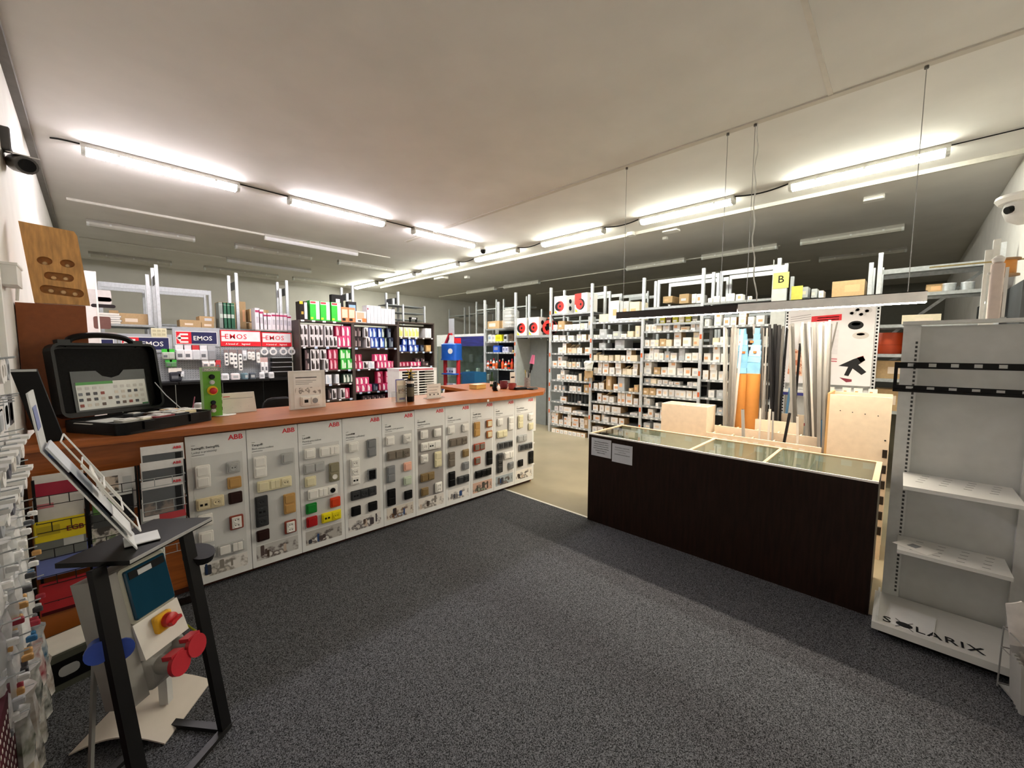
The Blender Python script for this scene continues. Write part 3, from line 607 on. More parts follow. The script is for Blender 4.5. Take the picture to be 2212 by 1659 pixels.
# ================================================================= rack line with small white boxes (x = 6.2, facing the customers)
XR = 6.2
def zp(zx, zy): return 1170+zx/4.254, 560+zy/4.254
def rk(zx, zy): p = ax(*zp(zx, zy), XR); return p.y, p.z
PY = [4.95, 4.02, 3.05, 2.14, 1.21, 0.24]
ORANGE = col('d8602a')
def post_mesh(h):
    b = MB(); b.box(-.02, -.012, 0, .02, -.008, h); b.box(-.02, -.008, 0, -.016, .03, h); b.box(.016, -.008, 0, .02, .03, h); return b
POSTM = {}
def add_post(parent, x, y, h, name='post', tags=False, seed=0, m=None):
    key = (round(h, 2), (m or STEELW).name)
    if key not in POSTM: POSTM[key] = post_mesh(h).mesh('post', m or STEELW)
    o = place(name, POSTM[key], parent, loc=(x, y, 0))
    if tags:
        rnd = random.Random(seed)
        for k in range(rnd.randint(5, 8)):
            z = .3+k*.28+rnd.random()*.1
            if z < h-.3: place('location_tag', TAGM[rnd.random() < .35], o, loc=(0, -.0125, z))
    return o
TAGM = [MB().box(-.014, -.0006, 0, .014, 0, .07).mesh('location_tag', ORANGE), MB().box(-.013, -.0006, 0, .013, 0, .09).mesh('location_tag', OFFW)]
PRICEM = [MB().box(-.02, -.0008, -.011, .02, 0, .011).mesh('price_tag', mat('price_card_white', 'e8eaec', 0.5)), MB().box(-.024, -.0008, -.016, .024, 0, .016).mesh('price_tag', mat('price_card_blue', 'b9cbe0', 0.5))]
SHELFM = {}
def add_shelf(parent, x0, x1, z, depth=.42, th=.032, tags=0, m=None, seed=0):
    key = (round(x1-x0, 3), depth, th, (m or STEEL).name)
    if key not in SHELFM:
        b = MB(); L = x1-x0; b.box(0, 0, -th, L, .002, 0); b.box(0, .002, -.004, L, depth-.002, 0); b.box(0, depth-.002, -th, L, depth, 0); SHELFM[key] = b.mesh('shelf', m or STEEL)
    o = place('shelf', SHELFM[key], parent, loc=(x0, 0, z)); rnd = random.Random(seed)
    for k in range(tags):
        place('price_tag', PRICEM[0], o, loc=(.05+(x1-x0-.1)*(k+rnd.uniform(-.15, .15)+.5)/tags, -.0005, -th/2))
    return o
# ---- cartons
WB = mat('white_carton', 'f3f2ef', 0.6, var=0.04); TB = mat('tan_carton', 'c0a176', 0.7, var=0.08); CB = mat('cream_carton', 'e8dcc2', 0.65, var=0.05); GB = mat('grey_carton', 'b9bdc0', 0.6)
BOXM = {'w': WB, 't': TB, 'c': CB, 'g': GB}
BNAME = {'w': 'white', 't': 'tan', 'c': 'cream', 'g': 'pale grey'}
UNIT = {k: MB().box(-.5, 0, 0, .5, 1, 1).mesh('carton', m) for k, m in BOXM.items()}
def two_tone(k):                # tan carton whose front end is printed white
    b = MB().box(-.5, .0, 0, .5, 1, 1); b.m = [0, 0, 1, 0, 0, 0]; return b.mesh('carton', [TB, WB])
UNIT['x'] = two_tone('x'); BNAME['x'] = 'white-fronted'
STK = [MB().box(-.5, -.0006, 0, .5, 0, 1).mesh('printed_label', m) for m in (mat('label_peach', 'f1dfca', 0.6), mat('label_grey', 'd2d5da', 0.6), mat('label_orange', 'e9b183', 0.6))]
FLAP = MB().box(-.5, 0, 0, .5, 1, .02).mesh('flap', CB)
def carton(label, kind, world, rot, w_, h_, d_, seed, group, flap=False):
    t = thing('carton', label, 'box', world, rot, group)
    rnd = random.Random(seed)
    place('body', UNIT[kind], t, scale=(w_, d_, h_))
    place('printed_label', STK[rnd.choice((0, 0, 1, 2))], t, loc=(rnd.uniform(-.15, .15)*w_, 0, h_*.28), scale=(w_*rnd.uniform(.35, .6), 1, h_*rnd.uniform(.25, .45)))
    if flap: place('flap', FLAP, t, matrix=Matrix.Translation((0, .003, h_)) @ Matrix.Rotation(math.radians(-38), 4, 'Y') @ Matrix.Diagonal((w_*.95, d_*.7, w_*.4, 1)) @ Matrix.Translation((.5, 0, 0)))
    return t
BAYW = ['first rack bay beside the grey doorway', 'second rack bay, the one with the hanging bag', 'third rack bay under the dark lamp', 'fourth rack bay behind the long profiles']
# bays: list of shelves: (zl, zr, [ (x0, x1, height_px, rows, kind, flap) ... ])
BAY1 = [
 (648, 632, [(100, 134, 42, 1, 'w'), (136, 194, 72, 1, 't'), (202, 234, 38, 1, 'w'), (236, 268, 38, 1, 'w'), (272, 306, 40, 1, 'w'), (308, 342, 40, 1, 'w'), (346, 378, 42, 1, 'c'), (382, 412, 42, 1, 'w'), (416, 440, 96, 1, 'g')]),
 (748, 740, [(96, 144, 46, 1, 'w'), (150, 204, 44, 1, 'w'), (228, 284, 40, 1, 'w'), (308, 350, 48, 1, 'w'), (360, 404, 46, 1, 'x'), (415, 442, 44, 1, 'w')]),
 (862, 862, [(140, 182, 48, 1, 'w'), (185, 220, 84, 1, 'x'), (223, 264, 46, 1, 'c', 1), (267, 309, 46, 1, 'c', 1), (312, 358, 46, 1, 'x'), (385, 440, 48, 1, 'w')]),
 (985, 1003, [(88, 130, 48, 1, 'w'), (134, 174, 44, 2, 'w'), (178, 219, 52, 1, 'w'), (228, 264, 42, 1, 'c'), (268, 304, 44, 1, 'c'), (308, 340, 44, 1, 'w')]),
 (1103, 1125, [(133, 165, 46, 1, 'w'), (168, 204, 42, 2, 'w'), (211, 240, 48, 1, 'w'), (243, 280, 46, 1, 'w'), (285, 315, 44, 1, 'w'), (332, 360, 62, 1, 'c'), (380, 425, 38, 1, 't')]),
 (1200, 1232, [(105, 131, 42, 1, 'w'), (145, 166, 42, 1, 'w'), (179, 205, 42, 1, 'g'), (245, 276, 46, 1, 'x'), (280, 311, 46, 1, 'w'), (316, 355, 44, 1, 'w'), (378, 426, 66, 1, 't')]),
 (1298, 1335, [(162, 222, 42, 1, 'x'), (315, 350, 18, 1, 'w')]),
 (1388, 1432, [(105, 140, 40, 1, 'w'), (145, 191, 46, 1, 'x'), (195, 268, 44, 1, 'x'), (274, 318, 18, 1, 'w'), (322, 370, 16, 1, 'w')]),
 (1508, 1560, [(78, 108, 34, 3, 'x'), (110, 142, 34, 3, 'x'), (146, 185, 40, 1, 'w'), (192, 226, 36, 2, 'x'), (229, 263, 36, 3, 'x'), (266, 330, 38, 2, 'x'), (340, 382, 40, 2, 'x'), (386, 438, 104, 1, 't')])]
BAY2 = [
 (580, 565, [(515, 598, 58, 1, 'c'), (600, 700, 150, 1, 'w'), (706, 790, 140, 1, 'g'), (795, 890, 130, 1, 'c')]),
 (722, 706, [(470, 500, 22, 1, 'w'), (506, 530, 22, 1, 'w'), (518, 584, 64, 1, 'g'), (590, 640, 22, 1, 'w'), (646, 715, 44, 1, 'g'), (720, 770, 24, 1, 'w'), (775, 830, 42, 1, 'c'), (850, 892, 78, 1, 'c')]),
 (818, 808, [(520, 580, 40, 1, 'g'), (660, 750, 60, 1, 'g')]),
 (930, 935, [(468, 505, 42, 1, 'c', 1), (517, 562, 44, 1, 'c'), (565, 600, 38, 1, 'c'), (602, 645, 42, 1, 'c'), (668, 712, 44, 1, 'c'), (715, 760, 42, 1, 'x'), (766, 812, 45, 2, 'x'), (808, 872, 44, 1, 'c')]),
 (1048, 1072, [(468, 500, 44, 1, 'x'), (503, 544, 42, 2, 'x', 1), (549, 606, 44, 2, 'x'), (612, 660, 50, 1, 'w'), (670, 722, 44, 2, 'x', 1), (728, 770, 44, 1, 'c', 1), (775, 822, 42, 1, 'c', 1), (826, 872, 44, 2, 'x')]),
 (1190, 1218, [(466, 506, 44, 1, 'x'), (510, 560, 50, 1, 'x', 1), (580, 630, 110, 1, 't'), (650, 712, 46, 1, 'x', 1), (690, 750, 100, 1, 'g'), (790, 832, 24, 1, 't'), (838, 880, 50, 1, 't')]),
 (1300, 1348, [(498, 540, 60, 1, 'x'), (545, 604, 48, 1, 'x', 1), (612, 655, 42, 1, 'w'), (690, 722, 46, 2, 'x'), (716, 756, 46, 2, 'x'), (760, 826, 44, 2, 'x'), (832, 876, 46, 1, 'x')]),
 (1390, 1440, [(462, 510, 46, 1, 'x'), (524, 566, 48, 1, 'x'), (572, 618, 48, 1, 'w'), (632, 716, 46, 1, 'x'), (800, 870, 16, 1, 'w')]),
 (1482, 1530, [(460, 525, 44, 1, 'x'), (538, 572, 70, 1, 'g'), (556, 606, 40, 1, 'w'), (622, 690, 44, 1, 'x'), (700, 750, 44, 1, 'x')]),
 (1590, 1650, [(455, 500, 44, 1, 'w'), (505, 560, 50, 1, 'x'), (565, 640, 44, 1, 'x'), (655, 705, 44, 1, 'x'), (712, 790, 44, 1, 'x'), (795, 868, 44, 1, 'x')])]
BAY3 = [
 (662, 648, [(940, 990, 46, 1, 'w'), (996, 1046, 46, 1, 'x'), (1052, 1098, 46, 1, 'c'), (1104, 1168, 50, 1, 'w'), (1198, 1262, 52, 1, 'w'), (1268, 1350, 22, 1, 'c'), (1362, 1405, 54, 1, 'w'), (1408, 1450, 56, 1, 'w')]),
 (800, 793, [(934, 980, 44, 1, 'x'), (984, 1030, 46, 1, 'w'), (1034, 1068, 44, 1, 'c'), (1074, 1132, 50, 1, 't'), (1136, 1186, 44, 1, 'c'), (1202, 1270, 46, 2, 'x'), (1290, 1368, 56, 1, 'w'), (1388, 1448, 44, 2, 'c')]),
 (922, 922, [(930, 974, 42, 1, 'w'), (978, 1018, 48, 2, 'w'), (1022, 1068, 72, 1, 'w'), (1072, 1114, 46, 1, 'w'), (1120, 1168, 58, 1, 'g'), (1172, 1232, 48, 1, 'w'), (1248, 1306, 84, 1, 'g'), (1310, 1368, 48, 1, 'w'), (1374, 1434, 50, 1, 'w')]),
 (1053, 1070, [(930, 996, 46, 2, 'w'), (1014, 1076, 48, 1, 't'), (1086, 1142, 50, 1, 'w'), (1150, 1226, 50, 2, 'w'), (1236, 1292, 48, 1, 'w'), (1296, 1364, 52, 1, 'x'), (1374, 1430, 50, 1, 'x')]),
 (1138, 1172, [(924, 990, 34, 1, 'g'), (996, 1050, 34, 1, 'c'), (1056, 1096, 28, 1, 'w'), (1102, 1150, 28, 1, 'w'), (1156, 1200, 20, 1, 'w'), (1206, 1260, 20, 1, 'w'), (1330, 1380, 24, 1, 'w'), (1386, 1426, 24, 1, 'w')]),
 (1243, 1278, [(918, 972, 46, 1, 't'), (980, 1040, 48, 1, 't'), (1046, 1100, 46, 1, 'w'), (1104, 1152, 46, 1, 'w'), (1156, 1208, 46, 1, 'w'), (1210, 1260, 46, 1, 'w'), (1264, 1320, 46, 1, 'w'), (1324, 1378, 48, 1, 'x'), (1384, 1426, 48, 1, 'x')]),
 (1340, 1388, [(916, 946, 72, 1, 'w'), (950, 986, 46, 1, 'w'), (1040, 1064, 24, 1, 'w'), (1114, 1142, 24, 1, 'w'), (1180, 1240, 36, 1, 'w')]),
 (1446, 1500, [(905, 960, 18, 1, 'w'), (964, 1012, 58, 1, 'w'), (1028, 1070, 32, 1, 'w'), (1080, 1142, 76, 1, 'w')]),
 (1552, 1612, [(930, 990, 40, 1, 'g'), (1014, 1096, 46, 1, 'w')])]
BAY4 = [
 (615, 590, [(1490, 1530, 44, 1, 'w'), (1578, 1640, 42, 2, 'w'), (1660, 1720, 46, 1, 'w'), (1724, 1782, 48, 1, 'x'), (1800, 1870, 46, 2, 'x'), (1885, 1940, 46, 1, 'w'), (1960, 2040, 50, 1, 'w')]),
 (788, 778, [(1560, 1620, 44, 1, 'c'), (1630, 1700, 50, 1, 'w'), (1980, 2060, 48, 1, 'w')]),
 (945, 950, [(1478, 1540, 56, 1, 'w'), (1564, 1630, 62, 2, 'w'), (1640, 1700, 54, 1, 'w'), (1860, 1930, 50, 1, 'w')]),
 (1105, 1120, [(1474, 1528, 58, 1, 'x'), (1536, 1602, 60, 2, 'w'), (1612, 1668, 54, 1, 'w'), (1880, 1950, 50, 2, 'w')]),
 (1268, 1295, [(1520, 1576, 46, 1, 'w'), (1596, 1660, 50, 1, 'g'), (1680, 1740, 40, 1, 'w')]),
 (1400, 1450, [(1510, 1560, 40, 1, 'w'), (1600, 1660, 30, 1, 'g')])]
for bi, bay in enumerate((BAY1, BAY2, BAY3, BAY4)):
    y0, y1 = PY[bi], PY[bi+1]; L = y0-y1
    hgt = (2.80, 2.78, 2.76, 2.79)[bi]
    r = thing('shelving_rack', 'galvanised rack, the %s' % BAYW[bi], 'rack', (XR, y0, 0), -math.pi/2, 'racks of small white boxes')
    add_post(r, 0, 0, hgt, tags=True, seed=bi); add_post(r, 0, .43, hgt)
    if bi == 3: add_post(r, L, 0, 2.79, tags=True, seed=9); add_post(r, L, .43, 2.79)
    for si, (zl, zr, boxes) in enumerate(bay):
        xa = {0: 90, 1: 466, 2: 925, 3: 1485}[bi]
        z = rk(xa, zl)[1]
        add_shelf(r, .022, L-.022, z, tags=9, seed=bi*20+si)
        if bi != 1 or si > 2:
            pass
        num = 0
        for bx in boxes:
            x0, x1, hp, rows, kd = bx[:5]; fl = len(bx) > 5
            ya, yb = rk(x0, zl)[0], rk(x1, zl)[0]
            w_ = max(.03, (ya-yb)*.95); yc = (ya+yb)/2
            yc = max(y1+.03+w_/2, min(y0-.03-w_/2, yc))
            h_ = hp/4.254/FPX*XR*1.38*(.96 if bi == 0 else 1)
            dp = min(.36, max(.16, w_*1.8))
            for q in range(rows):
                num += 1
                seed = bi*1000+si*50+num
                rnd = random.Random(seed)
                carton('%s carton, %s along the %s shelf from top of the %s' % (BNAME[kd], ORD[num-1], ORD[si], BAYW[bi].split(',')[0].split(' under')[0].split(' behind')[0].split(' beside')[0]),
                       kd, (XR+.02+rnd.uniform(0, .025), yc+rnd.uniform(-.003, .003), z+.001+q*(h_+.001)), -math.pi/2+rnd.uniform(-.06, .06), w_, h_, dp, seed, 'cartons in the white box racks', fl and q == rows-1)
    # thin dividers on some shelves of the first bay
    if bi == 0:
        for si in (3, 4, 5, 6):
            z = rk(90, bay[si][0])[1]
            for k in range(6): MB().box(.42+.075*k, .03, z, .423+.075*k, .38, z+.16).build('divider', ZINCD, r)
    # back sheets that close the lower part of the bays
    MB().box(.02, .432, .25, L-.02, .436, rk({0: 90, 1: 466, 2: 925, 3: 1485}[bi], bay[min(2, len(bay)-1)][0])[1]+.1).build('back_sheet', mat('dark_steel_sheet', '2e3032', 0.6, .2, var=.2), r)
# row of cartons on the floor under the first bay
for k in range(8):
    p = az(*zp(128+38*k, 1612+6*k), 0); w_ = .085
    carton('cream carton on the floor under the first rack bay, %s from the doorway' % ORD[k], 'x', (XR-.02, 4.83-.098*k, .001), -math.pi/2, .09, .075, .3, 900+k, 'cartons on the floor')
# top shelf of bay one with reel cartons
bay1 = [o for o in COL.objects if o.name == 'shelving_rack'][0]
zt1 = rk(95, 505)[1]
add_shelf(bay1, .022, .908, zt1, tags=2)
REDP = mat('reel_red', 'd8322c', 0.4)
def reel_box(label, world, rot, w_, h_, d_, red_top=False, zsc=1):
    t = thing('cable_reel_carton', label, 'box', world, rot, 'cable reel cartons')
    MB().box(-w_/2, 0, 0, w_/2, d_, h_).build('carton', mat('reel_carton_white', 'eceaea', 0.5, var=.03), t)
    def disc(cx, cz, r, m, nm, y=-.0008): MB(fr((cx, y, cz), *FRONT)).lathe([(r, -.0006), (r, .0)], 20).build(nm, m, t)
    if red_top: MB().box(-w_/2, -.0006, h_*.42, w_*.05, -.0002, h_).build('printed_panel', REDP, t)
    disc(-.02*w_, h_*.42, h_*.30, REDP if not red_top else INK, 'printed_reel'); disc(-.02*w_-.03, h_*.42, h_*.26, INK if not red_top else REDP, 'printed_cable', -.0011)
    disc(.0, h_*.42, h_*.18, REDP, 'printed_drum', -.0014); disc(.0, h_*.42, h_*.07, INK, 'printed_hub', -.0017)
    MB().slab([(-w_*.45, .01), (-w_*.2, .01), (-w_*.45, h_*.22)], 0, .0006, T=fr((0, -.0004, 0), *FRONT)).build('yellow_corner', col('f0dc20'), t)
    for k in range(2): MB(fr((w_/2+.0004, d_*.45, h_*(.3+.4*k)), (0, 1, 0), (0, 0, 1))).lathe([(h_*.13, -.0004), (h_*.13, .0004)], 14).build('printed_reel_side', INK if not red_top else REDP, t)
    return t
reel_box('white cable reel carton with a printed red reel, on the rack top by the doorway', (XR+.02, 4.74, zt1+.001), -math.pi/2, .28, .33, .3)
reel_box('white and red cable reel carton at the right on the rack top', (XR+.02, 4.27, zt1+.001), -math.pi/2-.15, .3, .34, .28, True)

# ================================================================= doorway bay, plastic bay and glass cabinet further along the same line
yb = [4.95, 5.89, 6.85]
d = thing('doorway_rack', 'rack bay with an open grey passage below the cable reels', 'rack', (XR, 5.89, 0), -math.pi/2, 'racks of small white boxes')
zs = ax(1150, 724, XR).z
add_post(d, 0, 0, 2.8, tags=True, seed=21); add_post(d, 0, .43, 2.8)
add_shelf(d, .022, .918, zs, depth=.45, th=.05)
GREYD = mat('grey_door_paint', '8f9694', 0.5, var=.05)
MB().box(.03, .445, .0, .49, .465, zs-.06).build('door_leaf', GREYD, d)
MB().box(.50, .475, .0, .92, .495, zs-.06).build('door_leaf', mat('grey_door_paint_two', '7d8583', 0.5, var=.05), d)
MB().box(.022, .02, .0, .03, .44, zs-.06).build('side_sheet', mat('pale_side_sheet', 'b8bdbb', 0.5), d)
reel_box('white cable reel carton over the grey passage, left of two', (XR+.02, 5.73, zs+.001), -math.pi/2, .27, .36, .26)
reel_box('white cable reel carton over the grey passage, right of two', (XR+.02, 5.40, zs+.001), -math.pi/2, .27, .36, .26)
t = thing('cable_reel', 'open red cable reel with black hub over the passage', 'cable reel', (XR+.14, 5.11, zs+.001), -math.pi/2)
def ring(r0, r1, y0, y1, cz, n=24):
    b = MB()
    T = fr((0, 0, cz), (1, 0, 0), (0, 0, 1)); V = []
    for i in range(n):
        a = 2*math.pi*i/n
        for r_, z_ in ((r0, -y0), (r1, -y0), (r1, -y1), (r0, -y1)): V.append(T @ Vector((r_*math.cos(a), r_*math.sin(a), z_)))
    F = [(i*4+j, i*4+(j+1) % 4, ((i+1) % n)*4+(j+1) % 4, ((i+1) % n)*4+j) for i in range(n) for j in range(4)]
    return b.add(V, F)
ring(.08, .14, -.02, .0, .15).build('front_flange', REDP, t, True); ring(.08, .14, .1, .12, .15).build('rear_flange', REDP, t, True)
ring(.10, .125, .0, .1, .15).build('wound_cable', BLACK, t, True); ring(.0, .05, -.025, .11, .15, 14).build('hub', BLACK, t, True)
b = MB().tube([(-.12, .05, 0), (-.13, .05, .2), (-.08, .05, .33), (.08, .05, .33), (.13, .05, .2), (.12, .05, 0)], .011, 8); b.build('carry_frame', BLACK, t, True)
MB().cyl((-.05, .05, .335), (.05, .05, .335), .018, 10).build('handle', ORANGE, t, True)
for a in (0, 120, 240):
    MB().bar((0, -.012, .15), (.1*math.cos(math.radians(a+30)), -.012, .15+.1*math.sin(math.radians(a+30))), .025, .012, up=(0, 1, 0)).build('spoke', REDP, t)
# bay with plastic covers and orange bottles
pb = thing('accessory_rack', 'rack bay with orange spray bottles and plastic wrapped stock', 'rack', (XR, 6.85, 0), -math.pi/2, 'racks of small white boxes')
add_post(pb, 0, 0, 2.72); add_post(pb, 0, .43, 2.72)
zz = [ax(1085, y, XR).z for y in (709, 737, 761, 797, 835)]
for k, z in enumerate(zz): add_shelf(pb, .022, .918, z, tags=8 if k > 0 else 0, seed=60+k)
MB().box(.02, .432, .3, .92, .436, zz[0]-.03).build('back_sheet', mat('navy_back_sheet', '20222c', 0.6, var=.2), pb)
# things in it
def item(name, label, cat, world, rot=0.0, group=None): return thing(name, label, cat, world, rot, group)
for k in range(2):
    carton('tan carton on top of the bottle rack, %s from left' % ORD[k], 't', (XR+.05, 6.62-.42*k+.0, zz[0]+.001), -math.pi/2, .38-.1*k, .17, .3, 950+k, 'cartons over the bottle rack')
t = item('wrapped_goods', 'tall clear plastic wrapped bundle standing on the bottle rack', 'bundle', (XR+.03, 6.05, zz[0]+.001), -math.pi/2)
b = MB(); b.slab(rrect(.26, .3, .05), 0, .40, .05); b.build('plastic_wrap', BAG, t, True)
for k in range(5): MB().box(-.10+.02*(k % 2), -.10, .01+.07*k, .10, .10, .065+.07*k).build('white_pack', WHITE if k % 2 else GREYP, t)
for k, (x, c, w_, h_) in enumerate(((.12, 'e9ece9', .12, .16), (.24, 'dfe3e0', .1, .15), (.40, 'e6e22a', .2, .15), (.62, 'c8cccc', .12, .15), (.78, '6a5a44', .14, .16))):
    t = item('parcel', ['white foil bag first on the upper bottle-rack shelf', 'white foil bag second on the upper bottle-rack shelf', 'bright yellow pack on the upper bottle-rack shelf', 'pale box with a dark dot on the upper bottle-rack shelf', 'brown box at the end of the upper bottle-rack shelf'][k], 'pack', (XR+.04, 6.85-x, zz[1]+.001), -math.pi/2, 'packs on the upper bottle-rack shelf')
    MB().slab(rrect(w_, .2, .02, cy=.1), 0, h_, .02).build('body', col(c), t, True); MB().box(-w_*.3, -.0008, h_*.3, w_*.3, -.0002, h_*.7).build('printed_label', col(('9fb4c8', 'b9b9b9', 'c9c41a', '303030', '4e4233')[k]), t)
for k, (x, c, w_, h_) in enumerate(((.34, '2458c8', .2, .15), (.58, 'cfd3ea', .09, .12), (.67, 'cfd3ea', .09, .12), (.85, 'd8b23a', .06, .05))):
    t = item('pack', ['royal blue bin on the middle bottle-rack shelf', 'lilac pack left of the pair on the middle bottle-rack shelf', 'lilac pack right of the pair on the middle bottle-rack shelf', 'small ochre pack at the end of the middle bottle-rack shelf'][k], 'pack', (XR+.03, 6.85-x, zz[2]+.001), -math.pi/2, 'packs on the middle bottle-rack shelf')
    MB().slab(rrect(w_, .16, .015, cy=.08), 0, h_, .012).build('body', col(c), t); MB().box(-w_*.3, -.0008, h_*.3, w_*.3, -.0002, h_*.75).build('printed_label', col('8a8fb8'), t)
for k in range(9):
    x = .05+.095*k; c = ['e8e8ea', 'd9562c', 'e8e8ea', 'e2642c', 'e2642c', 'd84a28', 'd9d4cc', 'd8401f', 'd8401f'][k]
    t = item('spray_bottle', '%s bottle on the bottle rack, %s from left' % ('white' if c == 'e8e8ea' else 'orange' if c != 'd9d4cc' else 'pale', ORD[k]), 'bottle', (XR+.06, 6.85-x, zz[3]+.001), 0, 'bottles on the bottle rack')
    hh = .17+.03*((k*7) % 3)
    MB().lathe([(.03, 0), (.034, .01), (.034, hh*.6), (.014, hh*.75), (.014, hh*.8)], 12).build('bottle', col(c) if k not in (4,) else BLACK, t, True)
    MB().lathe([(.016, hh*.8), (.016, hh*.9), (.006, hh)], 10).build('cap', col('f2f2f0') if k % 2 else RED, t, True)
    MB().lathe([(.0345, hh*.2), (.0345, hh*.5)], 12).build('printed_label', INK if k % 3 == 1 else ORANGE, t, True)
t = item('small_pack', 'white standing pack low on the bottle rack', 'pack', (XR+.04, 6.85-.6, zz[4]+.001), -math.pi/2)
MB().box(-.08, 0, 0, .08, .1, .13).build('body', OFFW, t); MB().box(-.06, -.0006, .02, .02, 0, .1).build('printed_label', NAVY, t)
# glass cabinet with the blue header
gc = thing('glass_cabinet', 'tall glass cabinet with a white and blue lit header', 'cabinet', (XR+.05, 8.76, 0), -math.pi/2)
zg0, zg1 = ax(990, 748, XR).z, ax(990, 722, XR).z
MB().box(0, 0, zg0, 1.88, .4, zg1).build('header', mat('white_header', 'dcdee0', 0.4), gc)
MB().box(.75, -.003, zg0, 1.88, -.0005, zg1-.06).build('header_print', mat('navy_header', '2b2f74', 0.35, var=.5, scale=5, stretch=(.6, 1, 9)), gc)
MB().box(.78, -.005, zg0+.05, 1.0, -.003, zg1-.09).build('red_plate', RED, gc)
text('emco', .1, GREYINK, gc, (.36, -.002, zg0+.05), bold=.01)
MB().box(0, .38, 0, 1.88, .4, zg0).build('back_panel', mat('grey_blue_back', '7c878a', 0.5, var=.3, scale=5), gc)
for x in (0, .92, 1.86): MB().box(x, 0, 0, x+.02, .02, zg0).build('frame_post', STEEL, gc)
for z in (.5, .9, 1.3): MB().box(.02, .05, z, 1.86, .37, z+.008).build('glass_shelf', GLASS, gc)
for x0, x1 in ((.02, .92), (.94, 1.86)): MB().box(x0, .004, .1, x1, .01, zg0).build('glass_door', GLASS, gc)
MB().box(0, 0, 0, 1.88, .38, .1).build('base', ZINCD, gc)
random.seed(3)
for k in range(14):
    x, z = .1+.13*k, (.508, .908, 1.308)[k % 3]; h_ = random.uniform(.1, .28)
    t = item('hand_tool', 'boxed tool behind the cabinet glass, %s of a mixed row' % ORD[k], 'tool box', (XR+.25, 8.76-x, z), -math.pi/2, 'tools in the glass cabinet')
    MB().slab(rrect(.08, .08, .012), 0, h_, .01).build('body', col(random.choice(['4c5a60', '9aa2a4', '2c3a44', '6b7f86', 'c0c6c8'])), t)
# hanging bag on the rack post
p = ax(1272, 795, XR-.05)
t = item('plastic_bag', 'crumpled white bag over a tan carton hanging on the rack post', 'bag', (XR-.06, p.y, p.z-.17), -math.pi/2)
MB().box(-.07, -.02, .0, .07, .04, .12).build('tan_carton', TB, t)
b = MB(); random.seed(2)
prof = [(.06, .12), (.085, .16), (.075, .22), (.09, .27), (.05, .30)]
b.lathe(prof, 9); b.v = [(x*random.uniform(.8, 1.2), y*random.uniform(.6, 1.0), z) for x, y, z in b.v]; b.build('bag', mat('white_film', 'e6e8e4', .3, var=.1), t)
MB().cyl((0, .0, .29), (0, .05, .32), .004, 6).build('hook', STEEL, t)

# ================================================================= tall shelf ends and stock over the racks on the right
bp = thing('aisle_end_panel', 'grey aisle end upright with a yellow sign reading B', 'aisle sign', (XR-.04, 1.21, 0), -math.pi/2)
zB = [ax(1694, y, XR-.04).z for y in (558, 588, 622)]
MB().box(-.06, .0, 1.7, -.056, .04, zB[0]).build('end_strip', GOND, bp); MB().box(-.056, 0, 1.7, .10, .004, zB[0]-.08).build('end_strip', GOND, bp)
s = MB().box(-.05, -.003, zB[2], .12, -.001, zB[1]).build('yellow_sign', col('f1ea7a'), bp)
text('B', .13, INK, s, (.035, -.0035, zB[2]+.07), align='CENTER', bold=.01)
def top_carton(label, px0, px1, pyt, pyb, X, c='t', d_=.35):
    a, b_ = ax(px0, pyb, X), ax(px1, pyb, X); top = ax((px0+px1)/2, pyt, X).z
    return carton(label, c, (X, (a.y+b_.y)/2, a.z), -math.pi/2, a.y-b_.y, top-a.z, d_, int(px0), 'cartons on the right rack tops')
R5 = thing('upper_rack', 'galvanised rack with cartons on top, right of the B sign', 'rack', (XR+.1, 1.15, 0), -math.pi/2, 'tall racks at the right')
z5 = ax(1840, 646, XR+.1).z
for x in (0, .83): add_post(R5, x, 0, 2.72 if x == 0 else 2.62); add_post(R5, x, .43, 2.62)
for z in (z5-.01, 1.55, 1.25, .9, .5): add_shelf(R5, .022, .808, z, depth=.45, th=.04)
top_carton('large brown carton with tape on the rack top right of the B sign', 1796, 1866, 606, 643, XR+.12, 't')
for k, (a, b_, c, l) in enumerate(((1727, 1744, 'g', 'grey'), (1752, 1764, 'g', 'slim grey'), (1768, 1778, 'w', 'slim white'))):
    top_carton('%s upright pack on the rack top beside the B sign' % l, a, b_, 620+k*4, 643, XR+.14, c, .2)
t = item('yellow_sheet', 'yellow sheet hanging beside the B sign', 'sign', (XR+.10, 1.06, z5), -math.pi/2)
MB().box(-.02, -.004, .02, .10, -.002, .21).build('sheet', col('e3e06a'), t)
R6 = thing('end_rack', 'galvanised rack with braces and reels at the right wall', 'rack', (XR, .24, 0), -math.pi/2, 'tall racks at the right')
W6 = .24-YW-.1; zr = [ax(1960, y, XR).z for y in (578, 634, 700, 765, 820)]
for x in (.0, W6): add_post(R6, x, 0, 2.70 if x == 0 else 2.66); add_post(R6, x, .43, 2.6)
for k, z in enumerate(zr): add_shelf(R6, .022, W6-.022, z, depth=.45, th=.05 if k == 0 else .035)
add_shelf(R6, .022, W6-.022, .93, depth=.45)
for k in range(2): MB().bar((.05, .475, zr[1]-.5+k*.1-.4*k), (W6-.08, .475, zr[0]-.05-.55*k), .03, .02, up=(0, 1, 0)).build('diagonal_brace', STEEL, R6)
for k in range(2):
    t = item('cable_drum', 'orange cable drum on the end rack, %s' % ('left of the pair' if k == 0 else 'right of the pair'), 'cable drum', (XR+.18, .13-.27*k, zr[3]+.001), 0, 'orange drums')
    MB().lathe([(.125, 0), (.13, .01), (.13, .23), (.125, .24)], 22).build('drum', mat('orange_drum', 'b8441c', 0.45), t, True)
    MB().lathe([(.132, .1), (.132, .104)], 22).build('seam', col('8a3012'), t, True)
